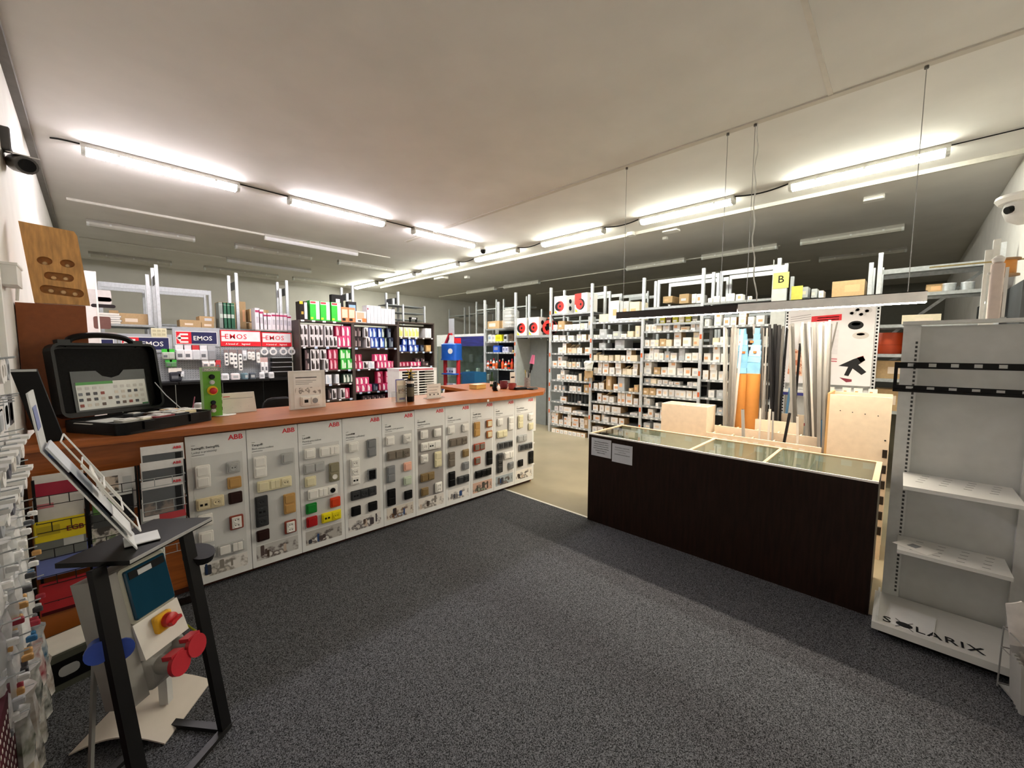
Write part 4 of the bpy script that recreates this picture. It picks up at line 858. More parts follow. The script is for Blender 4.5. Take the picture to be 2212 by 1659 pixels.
for k, x in enumerate((.55, .68)):
    t = item('metal_tin', 'silver tin on the end rack top, %s of two' % ('left' if k == 0 else 'right'), 'tin', (XR+.1, .24-x, zr[1]+.001), 0, 'silver tins')
    MB().lathe([(.05, 0), (.05, .075)], 16).build('can', STEEL, t, True); MB().lathe([(.052, .075), (.052, .085)], 16).build('lid', STEELW, t, True)
carton('tan carton with a blue tape below the orange drums', 't', (XR+.05, .06, zr[4]+.001), -math.pi/2, .3, .20, .3, 977, 'cartons on the end rack')
carton('cream carton with an orange stripe above the grey gondola', 'c', (XR+.05, -.12, zr[2]+.001), -math.pi/2, .3, .10, .3, 978, 'cartons on the end rack')
carton('brown carton lying on the end rack top', 't', (XR+.1, -.23, zr[1]+.001), -math.pi/2, .18, .09, .3, 979, 'cartons on the end rack')
carton('tan carton low beside the cream cabinet', 't', (XR+.05, .05, .931), -math.pi/2, .3, .24, .3, 981, 'cartons on the end rack')
# second line of tall racks behind
def rear_rack(label, X, y0, y1, pxs_top, beams, deck, goods=(), posts=None):
    r = thing('rear_rack', label, 'rack', (X, y0, 0), -math.pi/2, 'tall racks in the second line')
    L = y0-y1
    for x in (0, L): add_post(r, x, 0, pxs_top); add_post(r, x, .5, pxs_top)
    for z in beams: MB().box(0, -.01, z-.07, L, .015, z).build('beam', STEELW, r); MB().box(0, .49, z-.07, L, .515, z).build('beam', STEELW, r)
    for z in deck: add_shelf(r, .022, L-.022, z, depth=.5, th=.04)
    return r
Xb = 7.4
def yx(px): return ax(px, 600, Xb).y
zb1 = ax(1500, 596, Xb).z
rear_rack('tall bare rack with a bright beam behind the third rack bay', Xb, yx(1424), yx(1552), zb1+.0, (zb1,), (2.2, 1.8, 1.3))
rear_rack('tall bare rack with a bright beam behind the fourth rack bay', Xb, yx(1552)-.05, yx(1680), zb1+.02, (zb1+.02,), (2.2, 1.8, 1.3))
zb2 = ax(1290, 632, 7.9).z
rear_rack('shorter bare rack behind the reel cartons', 7.9, ax(1228, 630, 7.9).y, ax(1318, 620, 7.9).y, zb2, (zb2,), (2.3, 1.9, 1.4))
rear_rack('rack with a bright beam deeper behind the second rack bay', 9.2, ax(1340, 630, 9.2).y, ax(1400, 630, 9.2).y, ax(1370, 632, 9.2).z, (ax(1370, 636, 9.2).z,), (2.3, 1.9, 1.4))
for k, (a, b_, t_, bt, c, lb) in enumerate(((1432, 1452, 640, 655, 't', 'small tan carton in the bare rack behind the third bay'), (1467, 1487, 635, 656, 't', 'tan carton with a white label in the bare rack behind the third bay'), (1494, 1503, 635, 655, 'w', 'white and crimson pack left of two behind the third bay'), (1504, 1514, 635, 655, 'w', 'white and crimson pack right of two behind the third bay'))):
    top_carton(lb, a, b_, t_, bt, Xb+.05, c, .3)
shz = ax(1470, 662, XR).z
add_shelf([o for o in COL.objects if o.name == 'shelving_rack.002'][0], .022, .888, ax(1392, 665, XR).z, th=.06)
add_shelf([o for o in COL.objects if o.name == 'shelving_rack.003'][0], .022, .908, ax(1525, 654, XR).z, th=.03)
z4 = ax(1525, 654, XR).z
for k, (a, b_, h_) in enumerate(((1526, 1536, 7), (1538, 1552, 9), (1553, 1564, 7), (1565, 1584, 11), (1586, 1601, 9), (1612, 1622, 5))):
    p, q = ax(a, 654, XR), ax(b_, 654, XR)
    carton('white packet on the top shelf of the fourth rack bay, %s from left' % ORD[k], 'w', (XR+.05, (p.y+q.y)/2, z4+.001), -math.pi/2+.2*(k % 2), (p.y-q.y)*.9, h_*.0098, .15, 1200+k, 'white packets on the fourth bay top')
# yellow folders on the upper shelf of bay three
z3 = ax(1392, 700, XR).z
add_shelf([o for o in COL.objects if o.name == 'shelving_rack.002'][0], .2, .888, z3, depth=.42)
for k in range(6):
    c = ['c8c030', '5a4030', 'b8b428', 'd8d0b0', 'c2bc2a', '7c7a70'][k]
    t = item('folder_box', '%s folder box on the upper shelf under the dark lamp, %s from left' % (['yellow', 'brown', 'yellow', 'cream', 'yellow', 'grey'][k], ORD[k]), 'folder', (XR+.12, 2.78-.1*k, z3+.001), -math.pi/2, 'folder boxes under the dark lamp')
    MB().box(-.04, 0, 0, .04, .22, .10).build('body', col(c), t); MB().box(-.03, -.0006, .02, .03, 0, .05).build('spine_label', OFFW, t)
# ================================================================= sign wall and racking behind the counter (y = 7.3)
YE = 7.3
def ex(px, py, Y=YE): p = ay(px, py, Y); return p.x, p.z
PEG = mat('grey_pegboard', '9fa4a8', 0.55, var=.12, scale=55)
zsh = ex(450, 820)[1]
GX = [ex(p, 700)[0] for p in (150, 252, 371, 474, 563, 629)]
gl = ['at the left, mostly behind the black case', 'with a navy sign half hidden by the black case', 'with the whole navy sign', 'with the first red and white sign', 'with the second red and white sign beside the bulb shelf']
peg = []
for k in range(5):
    x0, x1 = GX[k], GX[k+1]; L = x1-x0
    zt = ex(420, (728, 724, 708, 711, 713)[k])[1]
    t = thing('pegboard_gondola', 'grey pegboard shelf unit %s' % gl[k], 'shelf unit', (x0, YE, 0), 0, 'pegboard units behind the counter'); peg.append((t, L, zt))
    MB().box(.0, .0, .1, L-.01, .02, zt).build('pegboard', PEG, t)
    b = MB()
    for i in range(int(L/.03)):
        for j in range(18): b.box(.015+.03*i, -.001, zsh+.03+.03*j, .025+.03*i, -.0002, zsh+.04+.03*j)
    tag(b.build('peg_holes', mat('hole_shadow', '6e7478', 0.6), t), kind='stuff')
    MB().box(0, -.38, zsh-.03, L-.01, 0, zsh).build('shelf', BLACKM, t)
    MB().box(0, -.02, .0, L-.01, .0, zsh-.03).build('base_panel', DARK, t)
    zs0 = ex(420, (762, 757, 744, 747, 747)[k])[1]; zs1 = ex(420, (735, 730, 716, 711, 713)[k])[1]; hs = zs1-zs0
    if k < 3:
        MB().box(.0, -.012, zs0-.03, L-.01, -.0, zt).build('header', col('a9aeb4'), t)
        s = MB().box(.03, -.018, zs0, L-.04, -.012, zs1).build('brand_sign', WHITE, t)
        MB().box(.037, -.0188, zs0+.008, L-.047, -.018, zs1-.008).build('navy_field', NAVY, s)
        MB().box(.037, -.0194, zs0+.008, .037+hs*.9, -.0188, zs1-.008).build('red_field', RED, s)
        e = MB(); h0 = zs0+.02
        for j in range(3): e.box(.075, -.020, h0+j*hs*.29, .075+hs*.5, -.0194, h0+j*hs*.29+hs*.14)
        e.box(.065, -.020, h0+hs*.1, .085, -.0194, h0+hs*.62); e.box(.042, -.020, h0+hs*.29, .075, -.0194, h0+hs*.29+hs*.14); e.box(.052, -.020, h0+hs*.2, .062, -.0194, h0+hs*.54)
        e.build('plug_emblem', WHITE, s)
        text('EMOS', min(hs*.52, (L-.10-hs)/3.0), WHITE, s, (.037+hs*1.0, -.0192, zs0+hs*.32), bold=.014, space=1.0)
    else:
        s = MB().box(.0, -.018, zs0, L-.01, -.0, zs1).build('brand_sign', RED, t)
        MB().box(.012, -.0186, zs0+hs*.30, L-.022, -.018, zs1-.015).build('white_field', mat('sign_white', 'eceaec', .4), s)
        text('EMOS', hs*.44, RED, s, (.05, -.019, zs0+hs*.46), bold=.004, space=1.12)
        MB().box(.012, -.0192, zs0+hs*.58, .07, -.0186, zs0+hs*.63).build('plug_line', RED, s)
        text('A brand of', hs*.15, WHITE, s, (.06, -.0186, zs0+hs*.09), bold=.015)
        text('legrand', hs*.16, WHITE, s, (.06+hs*.86, -.0186, zs0+hs*.09), bold=.02)
# hanging goods
HK = {}
def hang(label, px, py, wpx, hpx, c1, c2, kind='pack', Y=YE-.10):
    x, zt = ex(px, py, Y); w_ = wpx/FPX*Y*.78; h_ = hpx/FPX*Y*.85
    t = thing({'pack': 'blister_pack', 'strip': 'power_strip', 'coil': 'cable_coil'}[kind], label, {'pack': 'pack', 'strip': 'power strip', 'coil': 'cable coil'}[kind], (x, Y, zt-h_), 0, 'goods hanging under the signs')
    MB().cyl((0, .015, h_*.96), (0, YE-Y-.001, h_*.96+.01), .003, 5).build('peg_hook', STEEL, t)
    if kind == 'pack':
        MB().box(-w_/2, .0, h_*.68, w_/2, .01, h_).build('header_card', col(c1), t); MB().slab(rrect(w_*.94, h_*.7, w_*.15), 0, .03, .012, T=fr((0, .012, h_*.35), *FRONT)).build('contents', col(c2), t, True)
        if random.random() < .6: MB().box(-w_*.3, -.0216, h_*.2, w_*.2, -.0185, h_*.42).build('printed_label', col('6a6d72'), t)
    elif kind == 'strip':
        MB().slab(rrect(w_, h_*.8, w_*.4), 0, .035, .008, T=fr((0, .02, h_*.4), *FRONT)).build('strip_body', WHITE, t, True)
        n = max(2, int(h_*.8/w_*.8))
        for j in range(n): MB(fr((0, -.016, h_*.8*(j+.7)/(n+.4)), *FRONT)).lathe([(w_*.32, 0), (w_*.3, .002)], 10).build('socket', col(c2), t)
        MB().box(-w_*.5, .0, h_*.78, w_*.5, .03, h_).build('plug_end', col(c1), t)
    else:
        r = w_/2; R_ = ring(r*.6, r, .0, .03, r, 16); R_.build('coil', col(c2), t, True); MB().box(-r*.5, -.002, r*1.7, r*.5, .012, r*2.3).build('header_card', col(c1), t)
random.seed(8)
for k, px in enumerate((357, 369)): hang('green topped blister pack beside the black case, upper %s' % ('left' if k == 0 else 'right'), px, 754, 12, 20, '3fbf3a', 'b8c0b4')
for k, px in enumerate((364, 374)): hang('green blister pack beside the black case, lower %s' % ('left' if k == 0 else 'right'), px, 777, 11, 15, '3aa83a', '5c8a5c')
for k in range(5): hang('clear bag of white fittings under the navy sign, %s from left' % ORD[k], 388+17*k, 745+k*.4, 15, 30, ['e4e4e8', 'e9dfe6', 'c8343a', 'e4e4e8', 'b0b2b6'][k], ['d8dadc', 'e8e8ea', 'cfd2d6', 'd2d4d8', '8d9094'][k])
for k in range(2): hang('white carded pack under the bags, %s' % ('left' if k == 0 else 'right'), 444+14*k, 778, 13, 14, 'e8e6e4', 'e4dcd8')
hang('red pack at the edge of the navy sign unit', 470, 778, 11, 16, 'c02a30', 'b03034')
hang('white card pack with a dark plug low on the pegboard, left', 378, 795, 22, 26, 'eae4dc', '2c2e38'); hang('pale tag pack low on the pegboard, right', 390, 802, 12, 12, 'e8e8ec', 'd0d4d8')
for k, (px, h_) in enumerate(((488, 34), (499, 32), (507, 40), (518, 46), (538, 22), (546, 24), (557, 30))): hang('white power strip under the first red sign, %s from left' % ORD[k], px, 755, 7.5, h_, '8a7a78', '55585c' if k < 4 else 'b9b6b2', 'strip')
hang('clear narrow pack between the power strips', 528, 757, 8, 22, 'e6e6ea', 'd4d8dc')
for k, px in enumerate((571, 590, 612, 630)): hang('white cable coil under the second red sign, %s from left' % ORD[k], px, 750, 17, 18, 'e6e6e6', 'e4e4e2', 'coil')
for k, px in enumerate((566, 574)): hang('white plug cable pack under the coils, %s' % ('left' if k == 0 else 'right'), px, 772, 8, 36, 'c8a8a4', 'e6e6e6')
for k in range(4): 
    x, z = ex(612, 772+k*10, YE-.12); t = thing('tool_pack', 'black pack with a silver edge on the second red sign unit, %s from top' % ORD[k], 'pack', (x, YE-.12, z-.07), 0, 'black packs under the coils')
    MB().box(-.16, 0, 0, .13, .1, .06).build('body', BLACK, t); MB().box(-.16, -.002, .062, .13, .1, .068).build('silver_edge', STEELW, t)
for k, (px, c, w_) in enumerate(((486, 'e6e6e8', 16), (508, 'ece4e4', 18), (528, '6c8a94', 10), (545, '4a525c', 14), (566, 'e8e8ea', 12), (586, 'dcdcde', 12))):
    x, z = ex(px, 815, YE-.2); t = thing('shelf_pack', 'pack lying on the black shelf under the red signs, %s from left' % ORD[k], 'pack', (x, YE-.2, zsh+.001), random.uniform(-.3, .3), 'packs on the black shelf')
    w_ = w_/FPX*YE*.7; MB().slab(rrect(w_, .12, .02), 0, .09, .012).build('body', col(c), t, True); MB().box(-w_*.3, -.0608, .02, w_*.3, -.0602, .06).build('printed_label', GREYP, t)

# uprights of the racking behind the signs
YR = 7.75
bx = [ex(p, 640, YR)[0] for p in (183, 341, 512, 620, 762, 860)]
tops = [2.6, ex(341, 572, YR)[1], ex(512, 590, YR)[1], ex(620, 606, YR)[1], ex(762, 618, YR)[1], ex(860, 630, YR)[1]]
PLATE = mat('gusset_plate', '5e6366', 0.5, .3, var=.1)
for k in range(5):
    L = bx[k+1]-bx[k]
    r = thing('back_rack', 'galvanised racking behind the signs, %s bay from the left wall' % ORD[k], 'rack', (bx[k], YR, 0), 0, 'racking behind the signs')
    add_post(r, L, 0, tops[k+1]); add_post(r, L, .5, tops[k+1]+.02); add_post(r, L-.10, .02, tops[k+1]-.15)
    MB().box(L-.002, .03, tops[k+1]-.25, L+.002, .49, tops[k+1]-.12).build('gusset_plate', PLATE, r)
    z = 1.93; add_shelf(r, .022, L-.022, z, depth=.5); add_shelf(r, .022, L-.022, 1.4, depth=.5)
# far racks near the back wall with bright top beams
for k, (a, b_) in enumerate(((214, 314), (326, 452))):
    x0, z0 = ex(a, 606+k*14, 9.6); x1, z1 = ex(b_, 606+k*14, 9.6); z0 = ex((a+b_)/2, 612+k*11, 9.6)[1]
    r = thing('far_rack', 'far rack with a bright top beam, %s of two near the left wall' % ('first' if k == 0 else 'second'), 'rack', (x0, 9.6, 0), 0, 'far racks by the back wall')
    L = x1-x0
    for x in (0.0, L): add_post(r, x, 0, z0); add_post(r, x, .5, z0)
    MB().box(0, -.02, z0-.08, L, .0, z0).build('beam', STEELW, r); MB().box(0, .5, z0-.08, L, .52, z0).build('beam', STEELW, r)
    for z in (2.05, 1.5): add_shelf(r, .022, L-.022, z, depth=.5)
def bcart(label, x0, x1, yt, yb, Y, c='t', d_=.3, group='cartons over the signs'):
    a, z = ex(x0, yb, Y); b_, _ = ex(x1, yb, Y); top = ex((x0+x1)/2, yt, Y)[1]
    return carton(label, c, ((a+b_)/2, Y, z), 0, b_-a, top-z, d_, int(x0*3), group)
zr_ = 1.931
def rcart(label, x0, x1, hpx, c='t', Y=YR+.06, d_=.3, z=zr_, group='cartons over the signs'):
    a, b_ = ex(x0, 690, Y)[0], ex(x1, 690, Y)[0]; return carton(label, c, ((a+b_)/2, Y, z), 0, b_-a, hpx/FPX*Y*.76, d_, int(x0*3), group)
rcart('long tan carton with white and blue labels over the left signs', 256, 320, 24)
rcart('small open tan carton left of the tall white uprights', 237, 257, 30, Y=YR+.3, d_=.15)
rcart('low tan carton with a purple label over the whole navy sign', 388, 434, 16)
rcart('lower tan carton right of the purple-labelled one', 435, 462, 12); rcart('upper small tan carton stacked right of the purple-labelled one', 431, 463, 14, z=zr_+.08)
rcart('large tan carton standing behind the green binders', 474, 510, 62, Y=YR+.25); rcart('tall tan carton with spotted print beside the white upright', 518, 532, 66, Y=YR+.22)
rcart('tan carton with a white label over the red signs', 540, 581, 30, Y=YR+.1, z=zr_+.13); rcart('plain tan carton under the white-labelled one', 538, 584, 16, Y=YR+.1)
for k in range(4):
    x, _ = ex(474+8*k, 690, YR-.02); t = thing('green_binder', 'dark green binder over the red signs, %s from left' % ORD[k], 'binder', (x, YR-.02, zr_), 0, 'green binders')
    MB().box(0, 0, 0, .062, .25, .40).build('cover', col('2f6b50') if k else col('8d9690'), t); MB().box(.012, -.0006, .16, .05, 0, .22).build('spine_label', col('c8d8cc'), t); MB().box(.0, -.0006, .36, .062, 0, .365).build('spine_line', col('c8d8cc'), t)
for k in range(9):
    px = 552+8.3*k+(2 if k > 3 else 0); hp = (.33, .31, .26, .26, .27, .27, .27, .27, .25)[k]
    x, _ = ex(px, 700, YE+.02); zz0 = ex(600, 714, YE+.02)[1]+.01
    t = thing('tall_white_box', 'tall white box with a crimson top band over the red signs, %s from left' % ORD[k], 'box', (x, YE+.025, zz0), 0, 'tall white boxes over the red signs')
    MB().box(0, 0, 0, .066, .22, hp).build('body', mat('pinkish_white_card', 'e6e0e6', .5, var=.03), t); MB().box(.004, -.0008, hp*.80, .062, -.0002, hp*.90).build('crimson_band', col('b03060'), t); MB().box(.015, -.0008, hp*.3, .05, -.0002, hp*.6).build('printed_label', col('c4c0ca'), t)
x, _ = ex(600, 714); MB().box(ex(552, 700)[0], YE+.021, zz0-.02, ex(629, 700)[0], YE+.30, zz0-.001).build('box_ledge', STEEL, peg[4][0]).matrix_local = Matrix.Translation((-GX[4], -YE, 0))
# books and magazines beside the brown panel
for k in range(5):
    x, z = ex(196+3*k, 710-7*k, YR-.3); t = thing('catalogue', 'catalogue lying in the pile behind the black case, %s from the bottom' % ORD[k], 'catalogue', (ex(200+4*(k % 2), 700, YR-.3)[0], YR-.25, 1.93+.028*k), .05*k, 'pile of catalogues')
    MB().box(0, 0, 0, .26, .2, .026).build('cover', col(['d8d6d2', '6a6660', 'dcdcda', '9a9490', 'e4e4e4'][k]), t); MB().box(.005, -.002, .004, .255, 0, .022).build('page_edge', OFFW, t)
MB().box(-.05, -.02, 1.90, .62, .24, 1.928).build('ledge', STEEL, None).matrix_world = Matrix.Translation((ex(196, 700, YR-.3)[0], YR-.26, 0))
lg = COL.objects['ledge']; tag(lg, 'grey ledge under the catalogue pile', 'shelf')
# white framed poster board standing behind the brown panel
p0, p1 = ex(176, 585, 6.6), ex(216, 700, 6.6)
t = thing('poster_board', 'white board with printed pictures standing behind the wooden sample', 'poster', (p0[0], 6.6, 0), 0)
MB().box(0, 0, 0, p1[0]-p0[0], .02, ex(200, 586, 6.6)[1]).build('board', mat('poster_pink_white', 'e6dfdd', .5, var=.03), t)
hp = ex(200, 586, 6.6)[1]
for k, (u, v, w_, h_, c) in enumerate(((.02, .2, .2, .16, 'c9c4c2'), (.05, .36, .2, .04, '2a2426'), (.06, .5, .14, .14, '6e4a44'), (.1, .28, .12, .05, 'b0664e'), (.05, .68, .2, .05, 'a89c98'))):
    MB().slab(rrect(w_, h_, .02, cx=u+w_/2, cy=hp-v-h_/2), 0, .001, T=fr((0, 0, 0), *FRONT)).build('printed_figure', col(c), t)
MB().box(p1[0]-p0[0]-.015, -.004, 1.2, p1[0]-p0[0], 0, hp).build('frame_edge', WHITE, t)
# small stock over the left signs
t = thing('sample_card', 'cream card with six small samples over the half hidden sign', 'card', (ex(326, 716)[0], YE-.02, ex(335, 728)[1]), 0)
MB().box(0, 0, 0, .16, .008, .12).build('card', col('ddd8b8'), t)
for k in range(6): MB().box(.015+.048*(k % 3), -.003, .02+.05*(k//3), .05+.048*(k % 3), 0, .05+.05*(k//3)).build('sample', col('c0ba98'), t)

# ================================================================= bulb shelves (y = 7.0)
YBk = 7.0
def bp_(zx, zy): return 620+zx/5.53, 600+zy/5.53
def bl(zx, zy): p = ay(*bp_(zx, zy), YBk); return p.x, p.z
UX = [bl(140, 600)[0], bl(787, 600)[0], bl(1325, 600)[0], bl(1757, 600)[0]]
US = [[(530, 515), (822, 0), (1112, 0), (1290, 0), (1488, 0)], [(555, 0), (835, 0), (1092, 0), (1372, 0), (1500, 0)], [(540, 0), (708, 0), (882, 0), (1062, 0), (1300, 0)]]
shelfz = []
for u in range(3):
    x0, x1 = UX[u], UX[u+1]; L = x1-x0; zt = bl((150, 800, 1335)[u], (517, 548, 535)[u])[1]
    t = thing('bulb_shelf', 'dark brown shelf unit of boxed bulbs, %s' % ['left of three', 'middle of three', 'right of three beside the blue tower'][u], 'shelf unit', (x0, YBk, 0), 0, 'dark bulb shelves')
    MB().box(0, 0, 0, .025, .34, zt).build('side_board', SHELFD, t); MB().box(L-.025, 0, 0, L-.001, .34, zt).build('side_board', SHELFD, t)
    MB().box(.025, .33, 0, L-.025, .34, zt-.03).build('back_board', mat('beige_back_board', '6e645a', .6, var=.08), t)
    MB().box(.0, -.005, zt-.001, L-.001, .34, zt+.024).build('top_board', SHELFD, t)
    zs = [zt+.024]
    for si, (zy, _) in enumerate(US[u][1:]):
        z = bl((150, 800, 1335)[u], zy)[1]; zs.append(z)
        s = MB().box(.025, 0, z-.022, L-.025, .33, z).build('shelf', SHELFD, t)
    # price tags
        rnd = random.Random(u*9+si)
        for k in range(5): 
            if rnd.random() < .85: place('price_tag', PRICEM[rnd.random() < .6], s, loc=(.08+(L-.16)*(k+rnd.uniform(-.2, .2))/4, -.0005, z-.016))
    shelfz.append(zs)
for k in range(4): place('price_tag', PRICEM[0], [o for o in COL.objects if o.name == 'bulb_shelf'][0], loc=(.06+.17*k, -.0055, shelfz[0][0]-.014), scale=(1.3, 1, 1.2))
def bulb_mesh(c0, c1, c2):
    b = MB(); b.box(-.5, 0, 0, .5, 1, 1)
    b.slab([(-.34, .1), (.1, .1), (.14, .5), (-.1, .9), (-.34, .9)], 0, .001, m=1, T=fr((0, -.0005, 0), *FRONT))
    b.slab([(.12, .12), (.38, .12), (.38, .6), (.2, .66)], 0, .001, m=2, T=fr((0, -.0005, 0), *FRONT)); return b.mesh('carton', [col(c0), col(c1), col(c2)])
BK = {'k': ('black and white', bulb_mesh('d9d4d6', '26201f', '4a3a3a')), 'p': ('pink', bulb_mesh('d8477a', 'f0e4e2', 'b02858')), 'P': ('deep pink', bulb_mesh('a82048', 'e6b0bc', '7c1030')), 'b': ('blue', bulb_mesh('24429a', 'dfe6ee', '6f9cc8')), 'n': ('dark navy', bulb_mesh('1c2136', '55606c', '8a97a0')),
      'G': ('green', bulb_mesh('2fae38', 'c6e6c0', 'e8efe2')), 'y': ('white and lime', bulb_mesh('e4e2d0', 'c3cf72', 'd8c850')), 'w': ('white', bulb_mesh('e6e8ea', 'c2ccd6', 'd4d8dc')), 'd': ('dark', bulb_mesh('2a2324', '5a4648', 'b8a8a4')), 'c': ('wooden', bulb_mesh('b08c56', 'c9a873', 'c9a873')), 'o': ('orange and clear', bulb_mesh('d98a52', 'e8d4bc', '3a2e2a')), 't': ('dark green', bulb_mesh('2a4034', 'dfe6da', '9ab09a'))}
SN = ['top', 'first', 'second', 'third', 'lowest']; UN = ['left', 'middle', 'right']
bcount = {}
def bulbs(u, si, row, h_px, lst, dep=.10):
    z = shelfz[u][si]
    for x0, x1, k in lst:
        xa, xb = bl(x0, 700)[0], bl(x1, 700)[0]; w_ = (xb-xa)*.94; h_ = h_px/5.53/FPX*YBk*1.36
        key = (u, si); bcount[key] = bcount.get(key, 0)+1
        t = thing('bulb_box', '%s bulb box, %s on the %s shelf of the %s bulb unit' % (BK[k][0], ORD[bcount[key]-1], SN[si] if si else 'top', UN[u]), 'bulb box', ((xa+xb)/2, YBk+.015+.012*random.random(), z+.001+row*(h_+.001)), random.uniform(-.04, .04), 'boxed bulbs')
        place('body', BK[k][1], t, scale=(w_, dep+.14*(row == 0), h_))
def seq(x0, x1, n, k): return [(x0+(x1-x0)*i/n, x0+(x1-x0)*(i+1)/n, k) for i in range(n)]
bulbs(0, 1, 0, 90, seq(155, 255, 2, 'k')+seq(278, 437, 3, 'k')+seq(458, 605, 3, 'k')+seq(614, 768, 3, 'p'))
bulbs(0, 1, 1, 90, seq(155, 255, 2, 'k')+seq(278, 437, 3, 'k')+seq(458, 557, 2, 'k')+[(590, 650, 'P')]+seq(660, 768, 2, 'p'))
bulbs(0, 2, 0, 92, [(205, 262, 'd')]+seq(278, 385, 2, 'k')+[(440, 490, 'k')]+seq(505, 605, 2, 'P')+seq(640, 780, 2, 'G'))
bulbs(0, 2, 1, 88, [(205, 262, 'd')]+seq(278, 385, 2, 'k')+[(395, 470, 'k')]+seq(490, 605, 2, 'P')+seq(630, 760, 2, 'G'))
bulbs(0, 3, 0, 80, [(452, 525, 'w'), (572, 612, 'w')]+seq(660, 790, 3, 't'))
bulbs(0, 4, 0, 90, [(470, 512, 'd'), (520, 575, 'k'), (622, 680, 'k'), (682, 735, 'P')])
bulbs(1, 1, 0, 98, seq(795, 890, 2, 'd')+[(950, 1000, 'k')]+seq(1004, 1098, 2, 'b')+[(1112, 1170, 'b'), (1172, 1198, 't'), (1218, 1276, 'n')])
bulbs(1, 1, 1, 92, seq(795, 890, 2, 'd')+[(932, 978, 'k')]+seq(986, 1078, 2, 'b')+[(1092, 1138, 'b'), (1140, 1168, 't'), (1205, 1250, 'n')])
bulbs(1, 2, 0, 66, [(800, 850, 'P'), (852, 900, 'p'), (905, 972, 'k'), (976, 1044, 'w')]+seq(1075, 1245, 4, 'p')+[(1248, 1275, 'P')])
bulbs(1, 2, 1, 66, [(800, 845, 'P'), (848, 892, 'P')]+seq(1045, 1200, 3, 'p'))
bulbs(1, 3, 0, 66, seq(812, 940, 2, 'p')+[(945, 1008, 'p'), (1015, 1080, 'n'), (1088, 1130, 'P')]+seq(1134, 1232, 2, 'p')+[(1245, 1300, 'P')])
bulbs(1, 3, 1, 66, seq(810, 972, 3, 'p')+[(1070, 1145, 'P')]+seq(1170, 1295, 2, 'P'))
bulbs(1, 3, 2, 60, [(1070, 1140, 'P')]+seq(1172, 1290, 2, 'P'))
bulbs(1, 4, 0, 60, seq(885, 1165, 5, 'd')+[(1200, 1240, 'P')])
bulbs(2, 1, 0, 98, [(1340, 1392, 'y')]+seq(1408, 1585, 4, 'y')+[(1660, 1690, 'w'), (1690, 1732, 'w')])
bulbs(2, 2, 0, 66, [(1340, 1374, 'b'), (1378, 1440, 'b')]+seq(1460, 1580, 2, 'b')+[(1596, 1642, 'n'), (1662, 1725, 'c')])
bulbs(2, 2, 1, 62, [(1384, 1440, 'b')]+seq(1452, 1546, 2, 'b'))
bulbs(2, 3, 0, 44, seq(1340, 1465, 3, 'P')+seq(1475, 1600, 3, 'p')+[(1605, 1700, 'd')])
bulbs(2, 3, 1, 40, [(1530, 1590, 'd'), (1600, 1650, 'd')])
# boxes on top of the bulb shelves
def topbox(label, x0, x1, hpx, c, extra, u=0, Y=None, z=None, d_=.18, nm='box'):
    xa, xb = bl(x0, 530)[0], bl(x1, 530)[0]; w_ = xb-xa; h_ = hpx/5.53/FPX*YBk*1.38
    t = thing('lamp_carton', label, 'box', ((xa+xb)/2, (Y or YBk+.03), (z or shelfz[u][0])+.001), 0, 'cartons on the bulb shelves')
    MB().box(-w_/2, 0, 0, w_/2, d_, h_).build('body', col(c), t)
    for k, (a, b_, e, f_, cc) in enumerate(extra): MB().box(-w_/2+a*w_, -.0008-.0005*k, e*h_, -w_/2+b_*w_, -.0002, f_*h_).build('printed_panel', col(cc), t)
topbox('black and yellow lamp carton at the left end of the bulb shelf top', 165, 255, 148, '241f1c', [(.0, .45, .85, 1, 'e0c02a'), (.62, 1, .05, .95, 'dcd8dc'), (.2, .5, .3, .45, 'b89a40')])
for k, x in enumerate((290, 413, 545)): topbox('green and white lamp carton on the bulb shelf top, %s of three' % ORD[k], x, x+112, 162, '2fc43a', [(.0, 1, .82, .98, 'e0e0dc'), (.05, .6, .86, .95, 'c8323a'), (.62, 1, .06, .82, 'd4dcd6'), (.05, .3, .06, .16, 'dce03a')])
for k, x in enumerate((662, 746)): topbox('orange globe lamp carton on the bulb shelf top, %s of two' % ('left' if k == 0 else 'right'), x, x+80, 128, 'dc8a58', [(.1, .9, .3, .85, 'e0c8b0'), (.1, .6, .08, .26, '2a2422')])
topbox('low orange and white carton right of the globe lamp cartons', 832, 957, 100, 'e8e0d8', [(.1, .8, .3, .9, 'd0a88c'), (.6, 1, .05, .4, 'e07a3a'), (.2, .5, .08, .2, '28242a')], 1)
topbox('black carton with a printed white bulb, behind the orange cartons', 606, 745, 240, '1e1c1d', [(.35, .7, .5, .85, 'dfe0e6'), (.0, 1, .38, .46, 'dc7a34')], Y=YBk+.22, d_=.1)
topbox('dark carton with a blue lamp picture behind the low orange one', 800, 900, 190, '2c2c30', [(.1, .9, .55, .85, '8ab4dc')], 1, Y=YBk+.22, d_=.1)
for k in range(8): topbox('white upright carton over the middle bulb unit, %s from left' % ORD[k], 968+42*k, 1006+42*k, 160-(k > 3)*18, 'dcdde2', [(.1, .5, .75, .85, 'a04050' if k == 0 else 'c8c8ce'), (.3, .7, .2, .6, 'c4c6cc')], 1)
t = thing('roof_board', 'pair of grey zinc shelf boards above the right bulb unit', 'board', (UX[2]+.02, YBk+.45, bl(1400, 480)[1]), 0)
for k in range(3): MB().box(.0, 0, .0+.14*k, .9, .35, .012+.14*k).build('board', ZINCD, t)
for x in (0, .36, .88): MB().box(x, -.005, -.3, x+.03, .03, .32).build('upright', STEELW, t)
t = thing('bracket_lamp', 'small black bracket lamp on the right bulb unit top', 'lamp', (bl(1540, 540)[0], YBk+.1, shelfz[2][0]+.001), 0)
